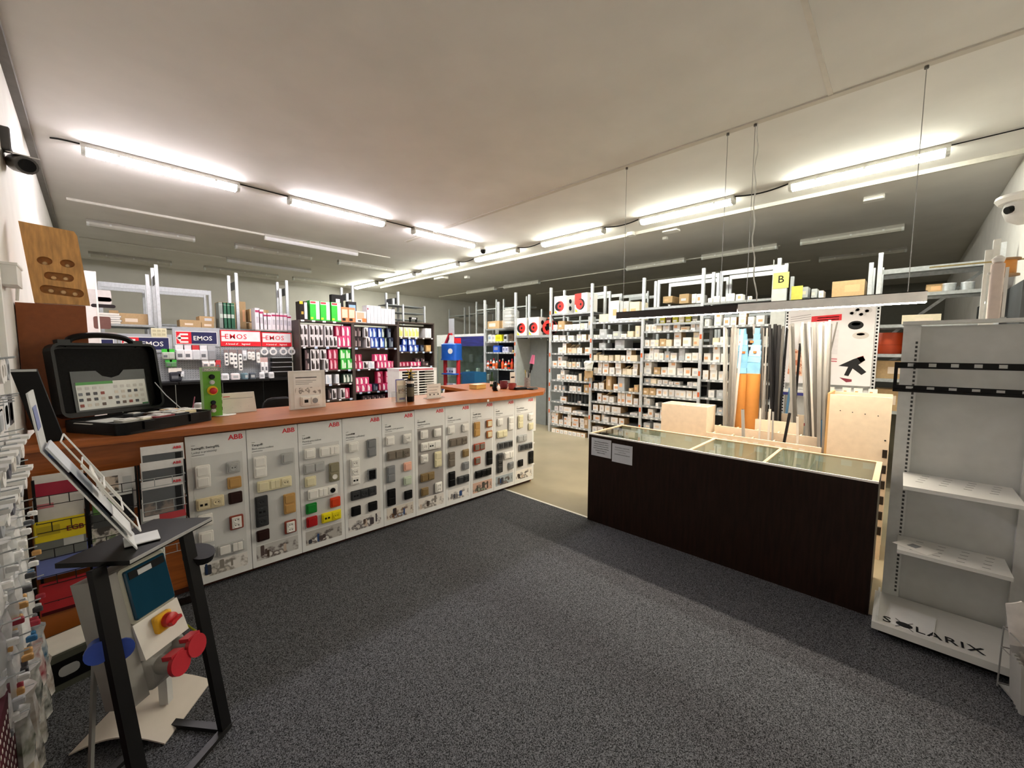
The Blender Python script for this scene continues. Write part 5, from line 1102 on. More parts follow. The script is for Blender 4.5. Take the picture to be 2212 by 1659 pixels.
b = MB(); b.box(-.08, -.03, .06, .08, .03, .1); b.box(-.08, -.02, 0, -.06, .02, .06); b.box(.06, -.02, 0, .08, .02, .06); b.build('body', BLACK, t); MB().box(-.05, -.032, .065, .05, -.0301, .095).build('lamp_face', GREYP, t)
t = thing('dark_bundle', 'dark draped bundle behind the green cartons', 'bundle', (bl(500, 400)[0], YBk+.32, shelfz[0][0]+.001), 0)
b = MB(); b.lathe([(.26, 0), (.27, .12), (.2, .26), (.05, .31)], 14); b.v = [(x, y*.35, z) for x, y, z in b.v]; b.build('cloth', mat('black_cloth', '232122', .8, var=.3), t, True)

# white louvred cabinet in front of the right bulb unit
YLc = 6.2
x0, zt = ex(862, 797, YLc); x1, _ = ex(943, 797, YLc)
t = thing('louvred_cabinet', 'white cabinet with slatted doors and a red-white top', 'cabinet', (x0, YLc, 0), 0); L = x1-x0
MB().box(0, 0, zt-.05, L, .4, zt).build('top_board', mat('pale_cabinet', 'e4dedd', .45), t); MB().box(0, -.002, zt-.03, L*.9, -.0002, zt-.008).build('red_trim', col('c85060'), t)
for x in (0, L*.47, L-.06): MB().box(x, 0, 0, x+(.06 if x != L*.47 else .03), .4, zt-.05).build('upright', WHITE, t)
MB().box(.03, .3, 0, L-.03, .32, zt-.06).build('back_panel', DARK, t)
for k in range(22):
    z = .2+k*(zt-.30)/21
    MB().box(.06, .01, z, L*.47, .03, z+.016).build('slat', OFFW, t); MB().box(L*.47+.03, .01, z, L-.06, .03, z+.016).build('slat', OFFW, t)
# work desk, dark drawers and chair behind the counter
t = thing('work_desk', 'black work desk below the pegboards behind the counter', 'desk', (.9, 5.6, 0), 0)
MB().box(-.4, 0, .72, 1.35, .6, .75).build('desktop', BLACKM, t); MB().box(-.4, .02, 0, -.37, .58, .72).build('side', BLACKM, t); MB().box(1.32, .02, 0, 1.35, .58, .72).build('side', BLACKM, t); MB().box(-.37, .5, .1, 1.32, .52, .72).build('back_panel', DARK, t)
t = thing('paper_sheet', 'pale blue papers on the black desk', 'paper', (1.45, 5.75, .7505), .1); MB().box(0, 0, 0, .3, .22, .012).build('sheets', col('b8c4dc'), t)
MB().box(.01, -.0, .012, .29, .21, .014).build('top_sheet', col('d0d8e6'), t)
p, q = ay(604, 858, 4.9), ay(604, 895, 4.9)
t = thing('office_chair', 'black office chair behind the counter, only its back showing', 'chair', (p.x, 4.9, 0), 0)
MB().slab(rrect(.34, .5, .1), -.03, .03, .015, T=fr((0, 0, p.z-.25), *FRONT)).build('backrest', BLACKM, t, True); MB().slab(rrect(.46, .46, .1), .44, .5, .02).build('seat', BLACKM, t, True)
MB().cyl((0, 0, .05), (0, 0, .45), .03, 10).build('gas_column', BLACK, t)
MB().bar((0, .03, .47), (0, .04, p.z-.2), .05, .02, up=(0, 1, 0)).build('back_support', BLACK, t)
for k in range(5): MB().bar((0, 0, .06), (.28*math.cos(k*1.257), .28*math.sin(k*1.257), .03), .04, .04).build('foot', BLACK, t)
t = thing('white_chair', 'white plastic chair back seen over the counter by the louvred cabinet', 'chair', (ay(985, 840, 4.9).x-.05, 4.9, 0), .2)
zc_ = ay(985, 832, 4.9).z
MB().slab(rrect(.46, .5, .12), -.012, .012, .005, T=fr((0, 0, zc_-.25), *FRONT)).build('backrest', WHITE, t, True); MB().box(-.22, 0, .42, .22, .44, .45).build('seat', WHITE, t)
for sx in (-.2, .2):
    for sy in (.02, .42): MB().cyl((sx, sy, 0), (sx, sy, .43), .016, 8).build('leg', WHITE, t)
# blue and red tower stand
XT = 5.55
p = ax(976, 800, XT); zt = {y: ax(976, y, XT).z for y in (688, 726, 742, 775, 806, 835)}
t = thing('display_tower', 'blue and red floor display tower with a grey sign on top', 'display stand', (XT, p.y, 0), -math.pi/2+.35)
BLU = mat('royal_blue_plastic', '1d5fc4', .35); Rw = .19
MB().slab(rrect(.40, .30, .06), zt[775], zt[742], .02).build('head', BLU, t, True); MB().slab(rrect(.42, .32, .06), zt[775]-.03, zt[775], .0).build('head_rim', BLU, t, True)
for z in (zt[806], zt[835]-.05, .45, .1): MB().slab(rrect(.40, .30, .05), z-.025, z, 0).build('tray', BLU, t, True)
for s in (-1, 1): MB().cyl((s*.17, 0, 0), (s*.17, 0, zt[775]-.02), .045, 14).build('red_column', col('c01a28'), t, True)
MB(fr((.06, -.151, (zt[742]+zt[775])/2), *FRONT)).lathe([(.06, 0), (.06, .002)], 18).build('round_badge', WHITE, t)
for s in (-1, 1): MB().bar((s*.13-.02, 0, zt[742]), (s*.02-.02, 0, zt[726]+.06), .03, .08, up=(0, 1, 0)).build('red_gable', col('c8202c'), t)
MB().box(-.03, -.045, zt[742], .09, -.04, zt[726]+.02).build('white_flap', WHITE, t); MB().box(-.07, .0, zt[726], .07, .01, zt[688]).build('sign_board', col('b9bfc6'), t)
for j, z in enumerate((zt[806], zt[835]-.05)):
    for k in range(4): 
        g = thing('boxed_plug', 'white and navy pack in the blue tower, %s of the %s tray' % (ORD[k], ('upper', 'lower')[j]), 'pack', (XT-.06+.04*math.sin(k), p.y+.105-.065*k, z+.001), -math.pi/2, 'packs in the blue tower')
        MB().box(-.028, 0, 0, .028, .08, .12).build('body', col('d8dce6'), g); MB().box(-.02, -.0006, .02, .02, 0, .06).build('printed_label', col('3a4060'), g)
t = thing('blue_crate', 'teal blue plastic crate by the glass cabinet', 'crate', (5.75, ax(1020, 820, 5.75).y, ax(1020, 838, 5.75).z-.2), -math.pi/2)
zc0 = t.location.z; t.location.z = 0.0
MB().box(-.2, -.1, 0, .2, .2, .75).build('support', ZINCD, t); b = MB(); b.box(-.22, -.12, .75, .22, -.1, 1.12); b.box(-.22, .2, .75, .22, .22, 1.12); b.box(-.22, -.1, .75, -.2, .2, 1.12); b.box(.2, -.1, .75, .22, .2, 1.12); b.box(-.2, -.1, .751, .2, .2, .77); b.build('crate_body', mat('teal_blue_plastic', '1f5f8c', .4), t)
# row of further racks seen over the counter end
for k, (px, pyt, Xr) in enumerate(((970, 668, 9.3), (1014, 662, 9.3), (1029, 652, 8.4), (1088, 646, 8.4), (1065, 678, 10.4), (1170, 668, 8.6))):
    p = ax(px, pyt, Xr); t = thing('distant_rack', 'distant rack uprights over the glass cabinet, %s from left' % ORD[k], 'rack', (Xr, p.y, 0), -math.pi/2, 'distant racks')
    add_post(t, 0, 0, p.z); add_post(t, .9, 0, p.z); 
    for z in (p.z-.25, 1.9, 1.5): add_shelf(t, .022, .878, z, depth=.45)
# ================================================================= left foreground
# ---- tall brown panel at the wall end of the counter, with the carved wooden sample on it
zt = ay(110, 657, 3.82).z
t = thing('end_cabinet', 'tall cherry wood end cabinet on the counter beside the left wall', 'cabinet', (XW+.005, 3.82, CT+.0005), 0)
MB().box(0, 0, 0, .29, .02, zt-CT).build('front_board', mat('cherry_plain', '8a4a1e', .5, var=.1, scale=30), t); MB().box(.27, .02, 0, .29, .08, zt-CT).build('side_board', CHERRY, t); MB().box(0, .02, zt-CT-.02, .27, .08, zt-CT).build('top_board', CHERRY, t); MB().box(0, .06, 0, .27, .08, zt-CT-.02).build('back_board', CHERRY, t)
# carved board: front layer pierced, back layer whole
A, B, C_, D = ay(75, 655, 3.84), ay(195, 662, 3.84), ay(165, 503, 3.84), ay(40, 479, 3.84)
WOODS = mat('pine_sample', 'cc9a5c', .5, var=.22, scale=5, stretch=(12, 2, 2), detail=5); WOODD = mat('carved_wood', '9a6526', .5, var=.35, scale=20)
t = thing('wooden_sample_board', 'thick wooden board with carved round recesses leaning on the wall', 'wooden board', (A.x, 3.845, zt+.002), 0)
cv = bpy.data.curves.new('carved', 'CURVE'); cv.dimensions = '2D'; cv.fill_mode = 'BOTH'; cv.extrude = .012
def spl(P):
    s = cv.splines.new('POLY'); s.points.add(len(P)-1); s.use_cyclic_u = True
    for i, p in enumerate(P): s.points[i].co = (p[0], p[1], 0, 1)
def wp(px, py): p = ay(px, py, 3.84); return (p.x-A.x, p.z-zt)
outline = [wp(75, 655), wp(195, 661), wp(167, 512), wp(160, 502), wp(40, 479)]
spl(outline)
def cir(px, py, rx, ry, n=20): c = wp(px, py); return [(c[0]+rx*math.cos(2*math.pi*i/n), c[1]+ry*math.sin(2*math.pi*i/n)) for i in range(n)]
def stad(pxa, pya, pxb, pyb, r, n=10):
    a, b = Vector(wp(pxa, pya)), Vector(wp(pxb, pyb)); d = (b-a).normalized(); an = math.atan2(d.y, d.x)
    return [(b.x+r*math.cos(an-math.pi/2+math.pi*i/n), b.y+r*math.sin(an-math.pi/2+math.pi*i/n)) for i in range(n+1)]+[(a.x+r*math.cos(an+math.pi/2+math.pi*i/n), a.y+r*math.sin(an+math.pi/2+math.pi*i/n)) for i in range(n+1)]
holes = [cir(97, 565, .032, .025), cir(146, 571, .032, .025), stad(108, 597, 148, 602, .024), stad(100, 626, 169, 635, .026)]
for h in holes: spl(h)
ob = bpy.data.objects.new('carved', cv); me = bpy.data.meshes.new_from_object(ob); bpy.data.objects.remove(ob); me.materials.clear(); me.materials.append(WOODS)
place('front_layer', me, t, matrix=fr((0, -.012, 0), *FRONT))
MB().slab(outline, 0, .02, T=fr((0, .02, 0), *FRONT)).build('back_layer', WOODS, t)
for k, h in enumerate(holes):
    MB().slab(h, 0, .002, T=fr((0, -.0002, 0), *FRONT)).build('recess_floor', WOODD, t)
for px, py in ((97, 570), (146, 575), (116, 601), (142, 603), (110, 629), (137, 632), (162, 636)):
    c = wp(px, py); MB(fr((c[0], -.003, c[1]), *FRONT)).lathe([(.012, 0), (.008, .004)], 10).build('bored_centre', mat('pale_bore', 'd8b888', .5), t)
t = thing('wall_box', 'small white plastic box on the wall left of the wooden sample', 'junction box', (XW, ax(30, 598, XW+.04).y, ax(30, 618, XW+.04).z), 0)
MB().box(0, -.12, 0, .06, .1, .1).build('box_body', WHITE, t); MB().box(0, -.13, .1, .065, .11, .112).build('box_lid', WHITE, t); MB().tube([(.03, .1, .06), (.04, .2, .12), (.03, .28, .05), (.02, .3, -.05)], .008, 6).build('cable', WHITE, t)

# ---- open black sample case on the counter
SA = math.radians(30.6)
sc_ = thing('sample_case', 'open black plastic sample case with switch catalogue on the counter', 'case', (.082, 3.19, CT+.0005), SA)
Wc, Dc = .575, .47
b = MB(); b.slab(rrect(Wc, Dc, .05, 4, Wc/2, Dc/2), 0, .012); b.build('base_floor', BLACK, sc_)
def rimring(w_, d_, r, th, z0, z1, cx, cy):
    o, i_ = rrect(w_, d_, r, 4, cx, cy), rrect(w_-2*th, d_-2*th, max(.005, r-th), 4, cx, cy); n = len(o)
    V = [(*p, z0) for p in o]+[(*p, z1) for p in o]+[(*p, z1) for p in i_]+[(*p, z0) for p in i_]
    F = [(a*n+i, a*n+(i+1) % n, ((a+1) % 4)*n+(i+1) % n, ((a+1) % 4)*n+i) for a in range(4) for i in range(n)]
    return MB().add(V, F)
rimring(Wc, Dc, .05, .018, .012, .07, Wc/2, Dc/2).build('base_rim', BLACK, sc_, True)
MB().box(.03, .03, .012, Wc-.03, Dc-.03, .058).build('base_foam', mat('black_foam', '0a0a0a', .9, var=.3, scale=60), sc_)
for x in (.12, Wc-.18): MB().box(x, -.012, .02, x+.06, 0.002, .065).build('latch', BLACK, sc_)
lid = MB(Matrix.Translation((0, Dc+.005, .075)) @ Matrix.Rotation(math.radians(-7), 4, 'X'))
lid.slab(rrect(Wc, .46, .05, 4, Wc/2, .23), 0, .02, T=fr((0, .045, 0), *FRONT))
lo = lid.build('lid', BLACK, sc_)
TL = Matrix.Translation((0, Dc+.005, .075)) @ Matrix.Rotation(math.radians(-7), 4, 'X')
def lidpart(name, mb, m): return place(name, mb.mesh(name, m), lo, matrix=TL)
rb = rimring(Wc, .46, .05, .016, 0, .05, Wc/2, .23); rb.v = [(x, .025-z, y) for x, y, z in rb.v]; rb.f = [f[::-1] for f in rb.f]; lidpart('lid_rim', rb, BLACK)
lidpart('lid_foam', MB().slab(rrect(Wc-.06, .40, .04, 4, Wc/2, .23), 0, .006, T=fr((0, .0245, 0), *FRONT)), mat('charcoal_foam', '171717', .9, var=.25, scale=90))
pk = [(.09, .03), (.50, .03), (.50, .285), (.375, .285), (.345, .25), (.30, .235), (.25, .25), (.22, .285), (.09, .285)]
lidpart('document_pocket', MB().slab(pk, 0, .004, T=fr((0, .017, 0), *FRONT)), mat('grey_pocket', '54585a', .5))
lidpart('catalogue_sheet', MB().slab([(.105, .04), (.492, .04), (.492, .215), (.105, .215)], 0, .002, T=fr((0, .0125, 0), *FRONT)), mat('sheet_white', 'dfe2e0', .4))
lidpart('green_header', MB().slab([(.105, .197), (.30, .197), (.30, .215), (.105, .215)], 0, .0006, T=fr((0, .0102, 0), *FRONT)), col('4c9a4a'))
lidpart('green_footer', MB().slab([(.455, .04), (.492, .04), (.492, .05), (.455, .05)], 0, .0006, T=fr((0, .0102, 0), *FRONT)), col('2f7a48'))
random.seed(21)
for r_ in range(4):
    for c_ in range(10):
        x, z = .122+.038*c_, .175-.036*r_
        if 3.4 < c_ < 4.6 and r_ != 2: continue
        cc = random.choice(['d0d0ce', 'c6c6c4', 'dadad6', 'c9c9c9'] if r_ < 1 or c_ > 8 else ['3c3e46', '2c3444', '8c3a30', 'c9c4bc', 'd8d2c8', '5c4a44', '70747c'])
        lidpart('printed_sample', MB().slab(rrect(.021, .019, .002, 1, x, z), 0, .0008, T=fr((0, .0102, 0), *FRONT)), col(cc))
hd = MB(TL); P = [(Wc*.5+.17*math.cos(a), .03, .475+.045*math.sin(a)) for a in [math.pi*i/14 for i in range(15)]]
hd.tube([(Wc*.5+.20, .03, .45)]+P+[(Wc*.5-.20, .03, .45)], .019, 8); hd.build('carry_handle', BLACK, sc_, True)
for s in (-1, 1): MB(TL).box(Wc*.5+s*.2-.03, .01, .445, Wc*.5+s*.2+.03, .05, .485).build('handle_mount', BLACK, sc_)
MB().tube([(Wc-.06, Dc-.02, .26), (Wc-.05, Dc-.1, .17), (Wc-.04, Dc-.22, .075)], .003, 5).build('stay_cord', GREYP, sc_)
# samples lying in the case
SM = [('white sheet', .09, .28, .2, .15, .004, 'd6dad8', 0), ('cream frame', .20, .10, .10, .08, .016, 'e2dcc4', .1), ('dark red frame', .28, .06, .13, .05, .018, '7c1a24', .05), ('grey frame', .31, .15, .09, .08, .016, '8c8c8a', -.1), ('black frame', .38, .07, .1, .07, .018, '1c1c1d', .1),
      ('white frame', .44, .20, .1, .09, .02, 'e8e8e2', .05), ('ivory frame', .47, .12, .09, .07, .02, 'e6d8b0', 0), ('peach frame', .49, .30, .08, .08, .02, 'e6c9a0', .1), ('brown frame', .37, .26, .1, .08, .016, '4a342c', .08), ('pale frame', .12, .12, .1, .09, .016, 'c9c9c2', -.1), ('white insert', .52, .2, .05, .06, .024, 'f0f0ec', 0), ('anthracite frame', .3, .34, .09, .07, .016, '3a3c40', .2)]
for nm_, x, y, w_, d_, h_, c, a in SM:
    p = Matrix.Translation(sc_.location) @ Matrix.Rotation(SA, 4, 'Z') @ Vector((x, y, .0585))
    t = thing('switch_sample', '%s lying in the open black case' % nm_, 'sample', p, SA+a, 'samples in the black case')
    MB().slab(rrect(w_, d_, .008), 0, h_, .003).build('frame', col(c), t)
    if h_ > .01: MB().slab(rrect(w_*.6, d_*.6, .005), h_-.0, h_+.004, .001).build('rocker', col('d8d6d0') if c not in ('e8e8e2',) else GREYP, t)

# ---- leaflet racks hanging on the counter front beside the boards
def cs(px, py, off): s, z = ac(px, py, off); return s, z
def cw(s, off, z): return loc_c(s, -off, z)
RKX = [(-.66, -.49), (-.475, -.285), (-.265, -.065)]
WIRE = mat('black_wire', '18181a', .4, .3)
for k, (s0, s1) in enumerate(RKX):
    t = thing('leaflet_rack', 'black wire leaflet rack on the counter front, %s' % ['nearest the wall', 'middle of three', 'beside the first switch board'][k], 'leaflet rack', cw(s0, .13, 0), CROT, 'leaflet racks on the counter')
    L = s1-s0
    for x in (-.008, L+.0): MB().box(x, 0, .012, x+.01, .015, .93).build('side_rail', BLACKM, t)
    MB().box(0, .095, .5, L, .105, .52).build('wall_bar', BLACKM, t); MB().box(0, .015, .0065, L, .1, .013).build('foot_bar', BLACKM, t)
    for j in range(0 if k == 0 else 2, 6):
        z = .10+.14*j
        b = MB(); b.cyl((0, -.035, z+.05), (L, -.035, z+.05), .0022, 5); b.cyl((0, -.035, z+.05), (0, .01, z+.05), .0022, 5); b.cyl((L, -.035, z+.05), (L, .01, z+.05), .0022, 5); b.cyl((L*.3, -.035, z+.05), (L*.3, -.03, z), .0022, 5); b.cyl((L*.7, -.035, z+.05), (L*.7, -.03, z), .0022, 5); b.cyl((0, -.03, z), (L, -.03, z), .0022, 5)
        b.build('wire_pocket', STEEL if k == 2 else WIRE, t)
def leaflet(label, px0, px1, pyt, pyb, c, off, deco=(), tilt=.16, skew=None):
    s0, z1 = cs((px0), pyt, off); s1, _ = cs(px1, pyt, off); z0 = cs((px0+px1)/2, pyb, off)[1]; w_ = s1-s0; h_ = z1-z0
    t = thing('leaflet', label, 'leaflet', cw(s0, off, z0), CROT, 'leaflets in the counter racks')
    T = Matrix.Rotation(-tilt, 4, 'X')
    o = MB(T); o.box(0, 0, 0, w_, .012, h_); o.build('cover', col(c), t)
    for j, (a, b_, e, f_, cc, nm_) in enumerate(deco):
        o = MB(T); o.box(a*w_, -.001-.0006*j, e*h_, b_*w_, -.0002, f_*h_); o.build(nm_, photo('leaf_photo_%s' % cc[1:], *{'pA': ('4a4c50', '6a6664', '8c8078'), 'pB': ('6a7a58', 'c8c4bc', '3a3634'), 'pC': ('8a8478', '2c2c2c', 'c8b8a8')}[cc[:2]], scale=18) if cc[0] == 'p' else col(cc), t)
    return t, T, w_, h_
def lgo(t, T, w_, h_, s, size, m, x, z):
    q = text(s, size, m, t, (0, 0, 0), bold=.02, name='logo'); q.matrix_local = T @ fr((x, -.0025, z), *FRONT)
for k, (pt, pb, off, sk) in enumerate(((968, 1045, .10, 0), (1003, 1075, .125, 0), (1045, 1118, .15, 0))):
    t, T, w_, h_ = leaflet('grey and white switch brochure with a living room picture, %s from top by the boards' % ORD[k], 303, 398, pt, pb, 'e2e2e2', off, ((.03, .97, .1, .78, '54585c', 'grey_panel'), (.05, .72, .12, .45, 'pA', 'printed_photo'), (.78, .93, .12, .76, '1e1e20', 'dark_window')))
    lgo(t, T, w_, h_, 'ABB', .022, RED, w_*.74, h_*.86)
leaflet('grey leaflet with red lettering at the bottom of the rack by the boards', 303, 402, 1103, 1165, '8c908e', .17, ((.4, 1, .55, .9, 'b0323a', 'red_print'), (.05, .9, .05, .3, '5c6468', 'printed_photo')))
leaflet('white brochure with a smiling portrait in the middle rack, topmost', 205, 292, 1022, 1105, 'dcdcda', .11, ((.05, .55, .3, .85, 'pC', 'printed_photo'), (.66, .9, .35, .8, 'bfc2c2', 'printed_panel')))
leaflet('dark brochure with green strip in the middle rack, second from top', 196, 288, 1072, 1135, '3a3d3e', .13, ((.02, .5, .4, .8, '4a7a30', 'green_panel'), (.55, .98, .1, .9, '1a1a1c', 'printed_photo'), (.02, .98, .85, 1, 'd8dad8', 'header')))
leaflet('photo brochure of a street scene in the middle rack, third from top', 194, 286, 1108, 1195, 'c4c0b8', .15, ((.0, .98, .05, .95, 'pB', 'printed_photo'),))
leaflet('navy brochure at the bottom of the middle rack', 196, 288, 1180, 1250, '2a3060', .17, ((.1, .9, .6, .8, 'c8ccd8', 'printed_line'),))
leaflet('white brochure with a crimson swash in the rack nearest the wall, topmost', 66, 180, 1032, 1110, 'd4d2ce', .11, ((.0, .98, .48, .8, 'a01838', 'crimson_swash'),))
leaflet('white price list in the rack nearest the wall, second from top', 68, 180, 1085, 1140, 'cfcdc8', .125, ((.05, .4, .7, .85, 'c87880', 'printed_line'), (.05, .95, .2, .3, 'b4b2b0', 'printed_line')))
t, T, w_, h_ = leaflet('yellow box lid with dark red lettering in the rack nearest the wall', 70, 184, 1132, 1165, 'ddc714', .145, ((.05, .5, .3, .75, 'b8a418', 'printed_text'), (.0, .02, 0, 1, '8a7a10', 'box_edge')), .05); lgo(t, T, w_, h_, 'EGB', .036, col('7a1d14'), w_*.62, h_*.34)
leaflet('grey catalogue under the yellow lid in the rack nearest the wall', 71, 186, 1158, 1200, '6a6e6c', .155, ((.55, .95, .35, .9, 'b9bcba', 'printed_emblem'),))
leaflet('lavender blue catalogue in the rack nearest the wall', 74, 190, 1190, 1240, '6a78b8', .165, ((.0, .98, .85, .95, 'c8cce0', 'page_edge'),))
leaflet('red catalogue low in the rack nearest the wall', 82, 198, 1268, 1318, 'a81822', .175, ((.02, .98, .0, .1, '40080c', 'page_edge'),))
leaflet('orange-brown catalogue low in the rack nearest the wall', 85, 205, 1318, 1372, '9a5418', .185, ((.02, .98, .0, .1, '4a2808', 'page_edge'),))
leaflet('black catalogue at the very bottom of the rack nearest the wall', 90, 212, 1368, 1412, '141516', .19, ((.1, .8, .3, .5, '4a4c50', 'printed_line'),), .1)
t = thing('tool_carton', 'dark olive tool carton with printed tools on the floor by the wall', 'box', (-.26, 2.72, .0065), .25)
MB().box(0, 0, 0, .30, .22, .17).build('body', mat('olive_card', '3c3e34', .6), t); MB().box(.04, -.001, .03, .26, -.0002, .14).build('printed_picture', BLACK, t)
for k in range(2): MB().slab(rrect(.07, .05, .02, cx=.1+.1*k, cy=.085), 0, .001, T=fr((0, -.0012, 0), *FRONT)).build('printed_tool', col('8a8c8c'), t)
MB().box(.05, .02, .1705, .25, .2, .176).build('paper_on_top', OFFW, t)

# ---- goods wall on the left wall
t = thing('goods_wall', 'white pegboard wall unit of hanging blister goods at the left edge', 'shelf unit', (XW+.001, .6, 0), 0)
MB().box(0, 0, .006, .02, 2.36, 2.0).build('back_panel', mat('goods_panel', 'dcdad8', .5), t); MB().box(.0, 2.33, .006, .04, 2.36, 2.0).build('end_upright', WHITE, t)
MB().box(.02, .0, .006, .06, 1.42, .52).build('base_box', mat('spotted_maroon', '4a1420', .6, var=.2), t)
b = MB(); random.seed(4)
for i in range(30):
    for j in range(12): b.box(.0601, .56+.028*i+.014*(j % 2), .03+.04*j, .0612, .57+.028*i+.014*(j % 2), .04+.04*j)
tag(b.build('white_dots', OFFW, t), kind='stuff')
for k, (y, z, w_, h_) in enumerate(((2.02, 1.68, .5, .28),)): MB().box(.02, y-.2, z, .022, y+w_-.2, z+h_).build('header_sheet', WHITE, t)
random.seed(14)
gcol = ['d8d8d6', 'c9cbce', 'e4e2de', 'bfc4c8', 'd4cfc6', 'a8acb0']
rows = [(1.56, .10, 'coil'), (1.40, .13, 'pack'), (1.24, .13, 'roll'), (1.10, .13, 'roll'), (.92, .16, 'bag'), (.74, .17, 'bag'), (.56, .20, 'bag')]
rn = ['top', 'second', 'third', 'fourth', 'fifth', 'sixth', 'lowest']
for ri, (z, h_, kd) in enumerate(rows):
    for ci in range(7):
        y = 1.98+.135*ci+random.uniform(-.01, .01); d_ = random.uniform(.03, .045)+(.01 if ri > 2 else 0)-.012*(ci > 4); w_ = .11
        nm_, ct = {'coil': ('cable_coil', 'cable coil'), 'pack': ('blister_pack', 'pack'), 'roll': ('wire_roll', 'wire roll'), 'bag': ('fittings_bag', 'bag')}[kd]
        t = thing(nm_, '%s on the left goods wall, %s row, %s from the camera end' % ({'coil': 'grey cable coil', 'pack': 'carded pack', 'roll': 'pale wire roll', 'bag': 'clear bag of fittings'}[kd], rn[ri], ORD[ci]), ct, (XW+.022, y, z-h_), 0, 'goods on the left wall')
        MB().cyl((0, 0, h_*.97), (d_+.03, 0, h_*.97+.008), .003, 5).build('peg_hook', STEEL, t)
        if kd == 'coil': ring(.025, .048, -.015, .015, .05, 14).build('coil', col(random.choice(gcol)), t, True, matrix=Matrix.Translation((d_*.6, 0, 0)) @ Matrix.Rotation(math.pi/2, 4, 'Z')); MB().box(d_*.6-.004, -.02, .09, d_*.6+.004, .02, h_).build('tie', WHITE, t)
        elif kd == 'roll':
            for j in range(3): ring(.012, .042+.006*(j % 2), -.008, .008, .045, 12).build('wire_ring', col(['eceae6', '5a5c66', 'd8d4cc', 'b8bcc0'][(j+ci) % 4]), t, True, matrix=Matrix.Translation((.012+.014*j, 0, 0)) @ Matrix.Rotation(math.pi/2, 4, 'Z'))
            MB().box(.02, -.035, .09, .07, .035, .105).build('header_card', WHITE, t)
        elif kd == 'pack': MB().box(.02, -w_/2, 0, .026, w_/2, h_).build('card', col(random.choice(['e8e6e4', '3a3438', 'e0dcd8', 'd8dce0'])), t); MB().slab(rrect(w_*.7, h_*.6, .02), 0, d_-.03, .01, T=fr((.026, 0, h_*.42), (0, 1, 0), (0, 0, 1))).build('blister', col(random.choice(gcol)), t, True)
        else:
            b = MB(); n = 7
            pr_ = [(.01, .008), (w_*.42, .0+.01), (w_*.5, .3*h_), (w_*.44, .62*h_), (w_*.3, .86*h_), (w_*.42, h_)]
            b.lathe([(r_, zz_) for r_, zz_ in pr_], 9); b.v = [(abs(d_*.5+x*d_*random.uniform(.75, 1.05)/w_), yv*random.uniform(.85, 1.1), zv) for x, yv, zv in b.v]
            b.build('bag', BAG if (ri+ci) % 2 else mat('milky_bag', 'd9d9d8', .25, var=.15, scale=30), t, True)
            for j in range(3): MB().slab(rrect(.03, .02, .006), 0, .02, .004).build('fitting', col(random.choice(['e2e2e0', 'b9bcc0', '6c6f74', 'd0a060', 'a02a3a', '2a6a9a', '3c3c40'] if ri > 4 else ['e8e8e6', '55585e', 'd4d4d2'])), t, loc=(.03+.012*j, -.03+.03*j, h_*.12+.03*j))
# extra bags at the lower near corner
for k in range(10):
    y, z, c = 2.06+.15*(k % 5)+.05*(k//5), (.38, .20)[k//5], ['5c6a4a', 'b8a898', '3a4a3c', 'a03040', '2c6a8c', 'c8b070', '4c4a44', '8a8478', '2e3a30', 'a89890'][k]
    t = thing('fittings_bag', '%s bag low on the left wall unit, %s from the camera end, %s row' % (['olive', 'beige', 'dark green', 'red', 'blue', 'ochre', 'dark brown', 'taupe', 'deep green', 'pale brown'][k], ORD[k % 5], ('upper', 'bottom')[k//5]), 'bag', (XW+.022, y, z-.19), 0, 'goods on the left wall')
    b = MB(); b.lathe([(.02, 0), (.05, .02), (.055, .09), (.04, .16), (.05, .19)], 9); b.v = [(.045+x*random.uniform(.45, .7), yv*random.uniform(.8, 1.2), zv) for x, yv, zv in b.v]; b.build('bag', mat('film_%s' % c, c, .2, var=.4, scale=18, col2='d8d6d2'), t, True)
    MB().cyl((.0, 0, .185), (.07, 0, .19), .003, 5).build('peg_hook', STEEL, t)

# ---- black demonstration stand with the socket box
SUa = math.radians(38); SU = Vector((math.cos(SUa), math.sin(SUa), 0)); SNn = Vector((SU.y, -SU.x, 0)); F0 = Vector((.16, 1.84, 0)); LEAN = .21
def sl(px, py, k=0.0):                       # photo point on the leaning front plane of the stand -> (along, height)
    r = ray(px, py); q = SNn+Vector((0, 0, LEAN)); tt = (k-(Vector((0, 0, EYE))-F0).dot(q))/r.dot(q); P = Vector((0, 0, EYE))+r*tt; return (P-F0).dot(SU), P.z
WV = (Vector((0, 0, 1))-SNn*LEAN)            # up along the slope, unit height
def sw(x, h, k=0.0): return SU*x+WV*h+SNn*k  # relative to F0
st = thing('demo_stand', 'black slanted demonstration stand at the lower left', 'stand', F0)
b = MB(); 
def leg(x0, x1, h0, h1): return MB().bar(sw(x0, h0), sw(x1, h1), .045, .022, up=SNn)
leg(-.155, -.105, .0, .86).build('leg', BLACKM, st); leg(.172, .22, .0, .83).build('leg', BLACKM, st)
bk = -SNn*.29
MB().bar(sw(-.16, .012), sw(.19, .012), .03, .022, up=(0, 0, 1)).build('base_bar', mat('worn_black_bar', '262626', .35), st)
MB().bar(SU*.172+Vector((0, 0, .012)), SU*.172+bk+Vector((0, 0, .012)), .03, .022).build('base_bar', mat('worn_black_bar', '262626', .35), st); MB().bar(SU*-.155+Vector((0, 0, .012)), SU*-.155+bk+Vector((0, 0, .012)), .03, .022).build('base_bar', MATS['worn_black_bar'], st)
MB().bar(SU*-.16+bk+Vector((0, 0, .012)), SU*.19+bk+Vector((0, 0, .012)), .03, .022).build('base_bar', MATS['worn_black_bar'], st)
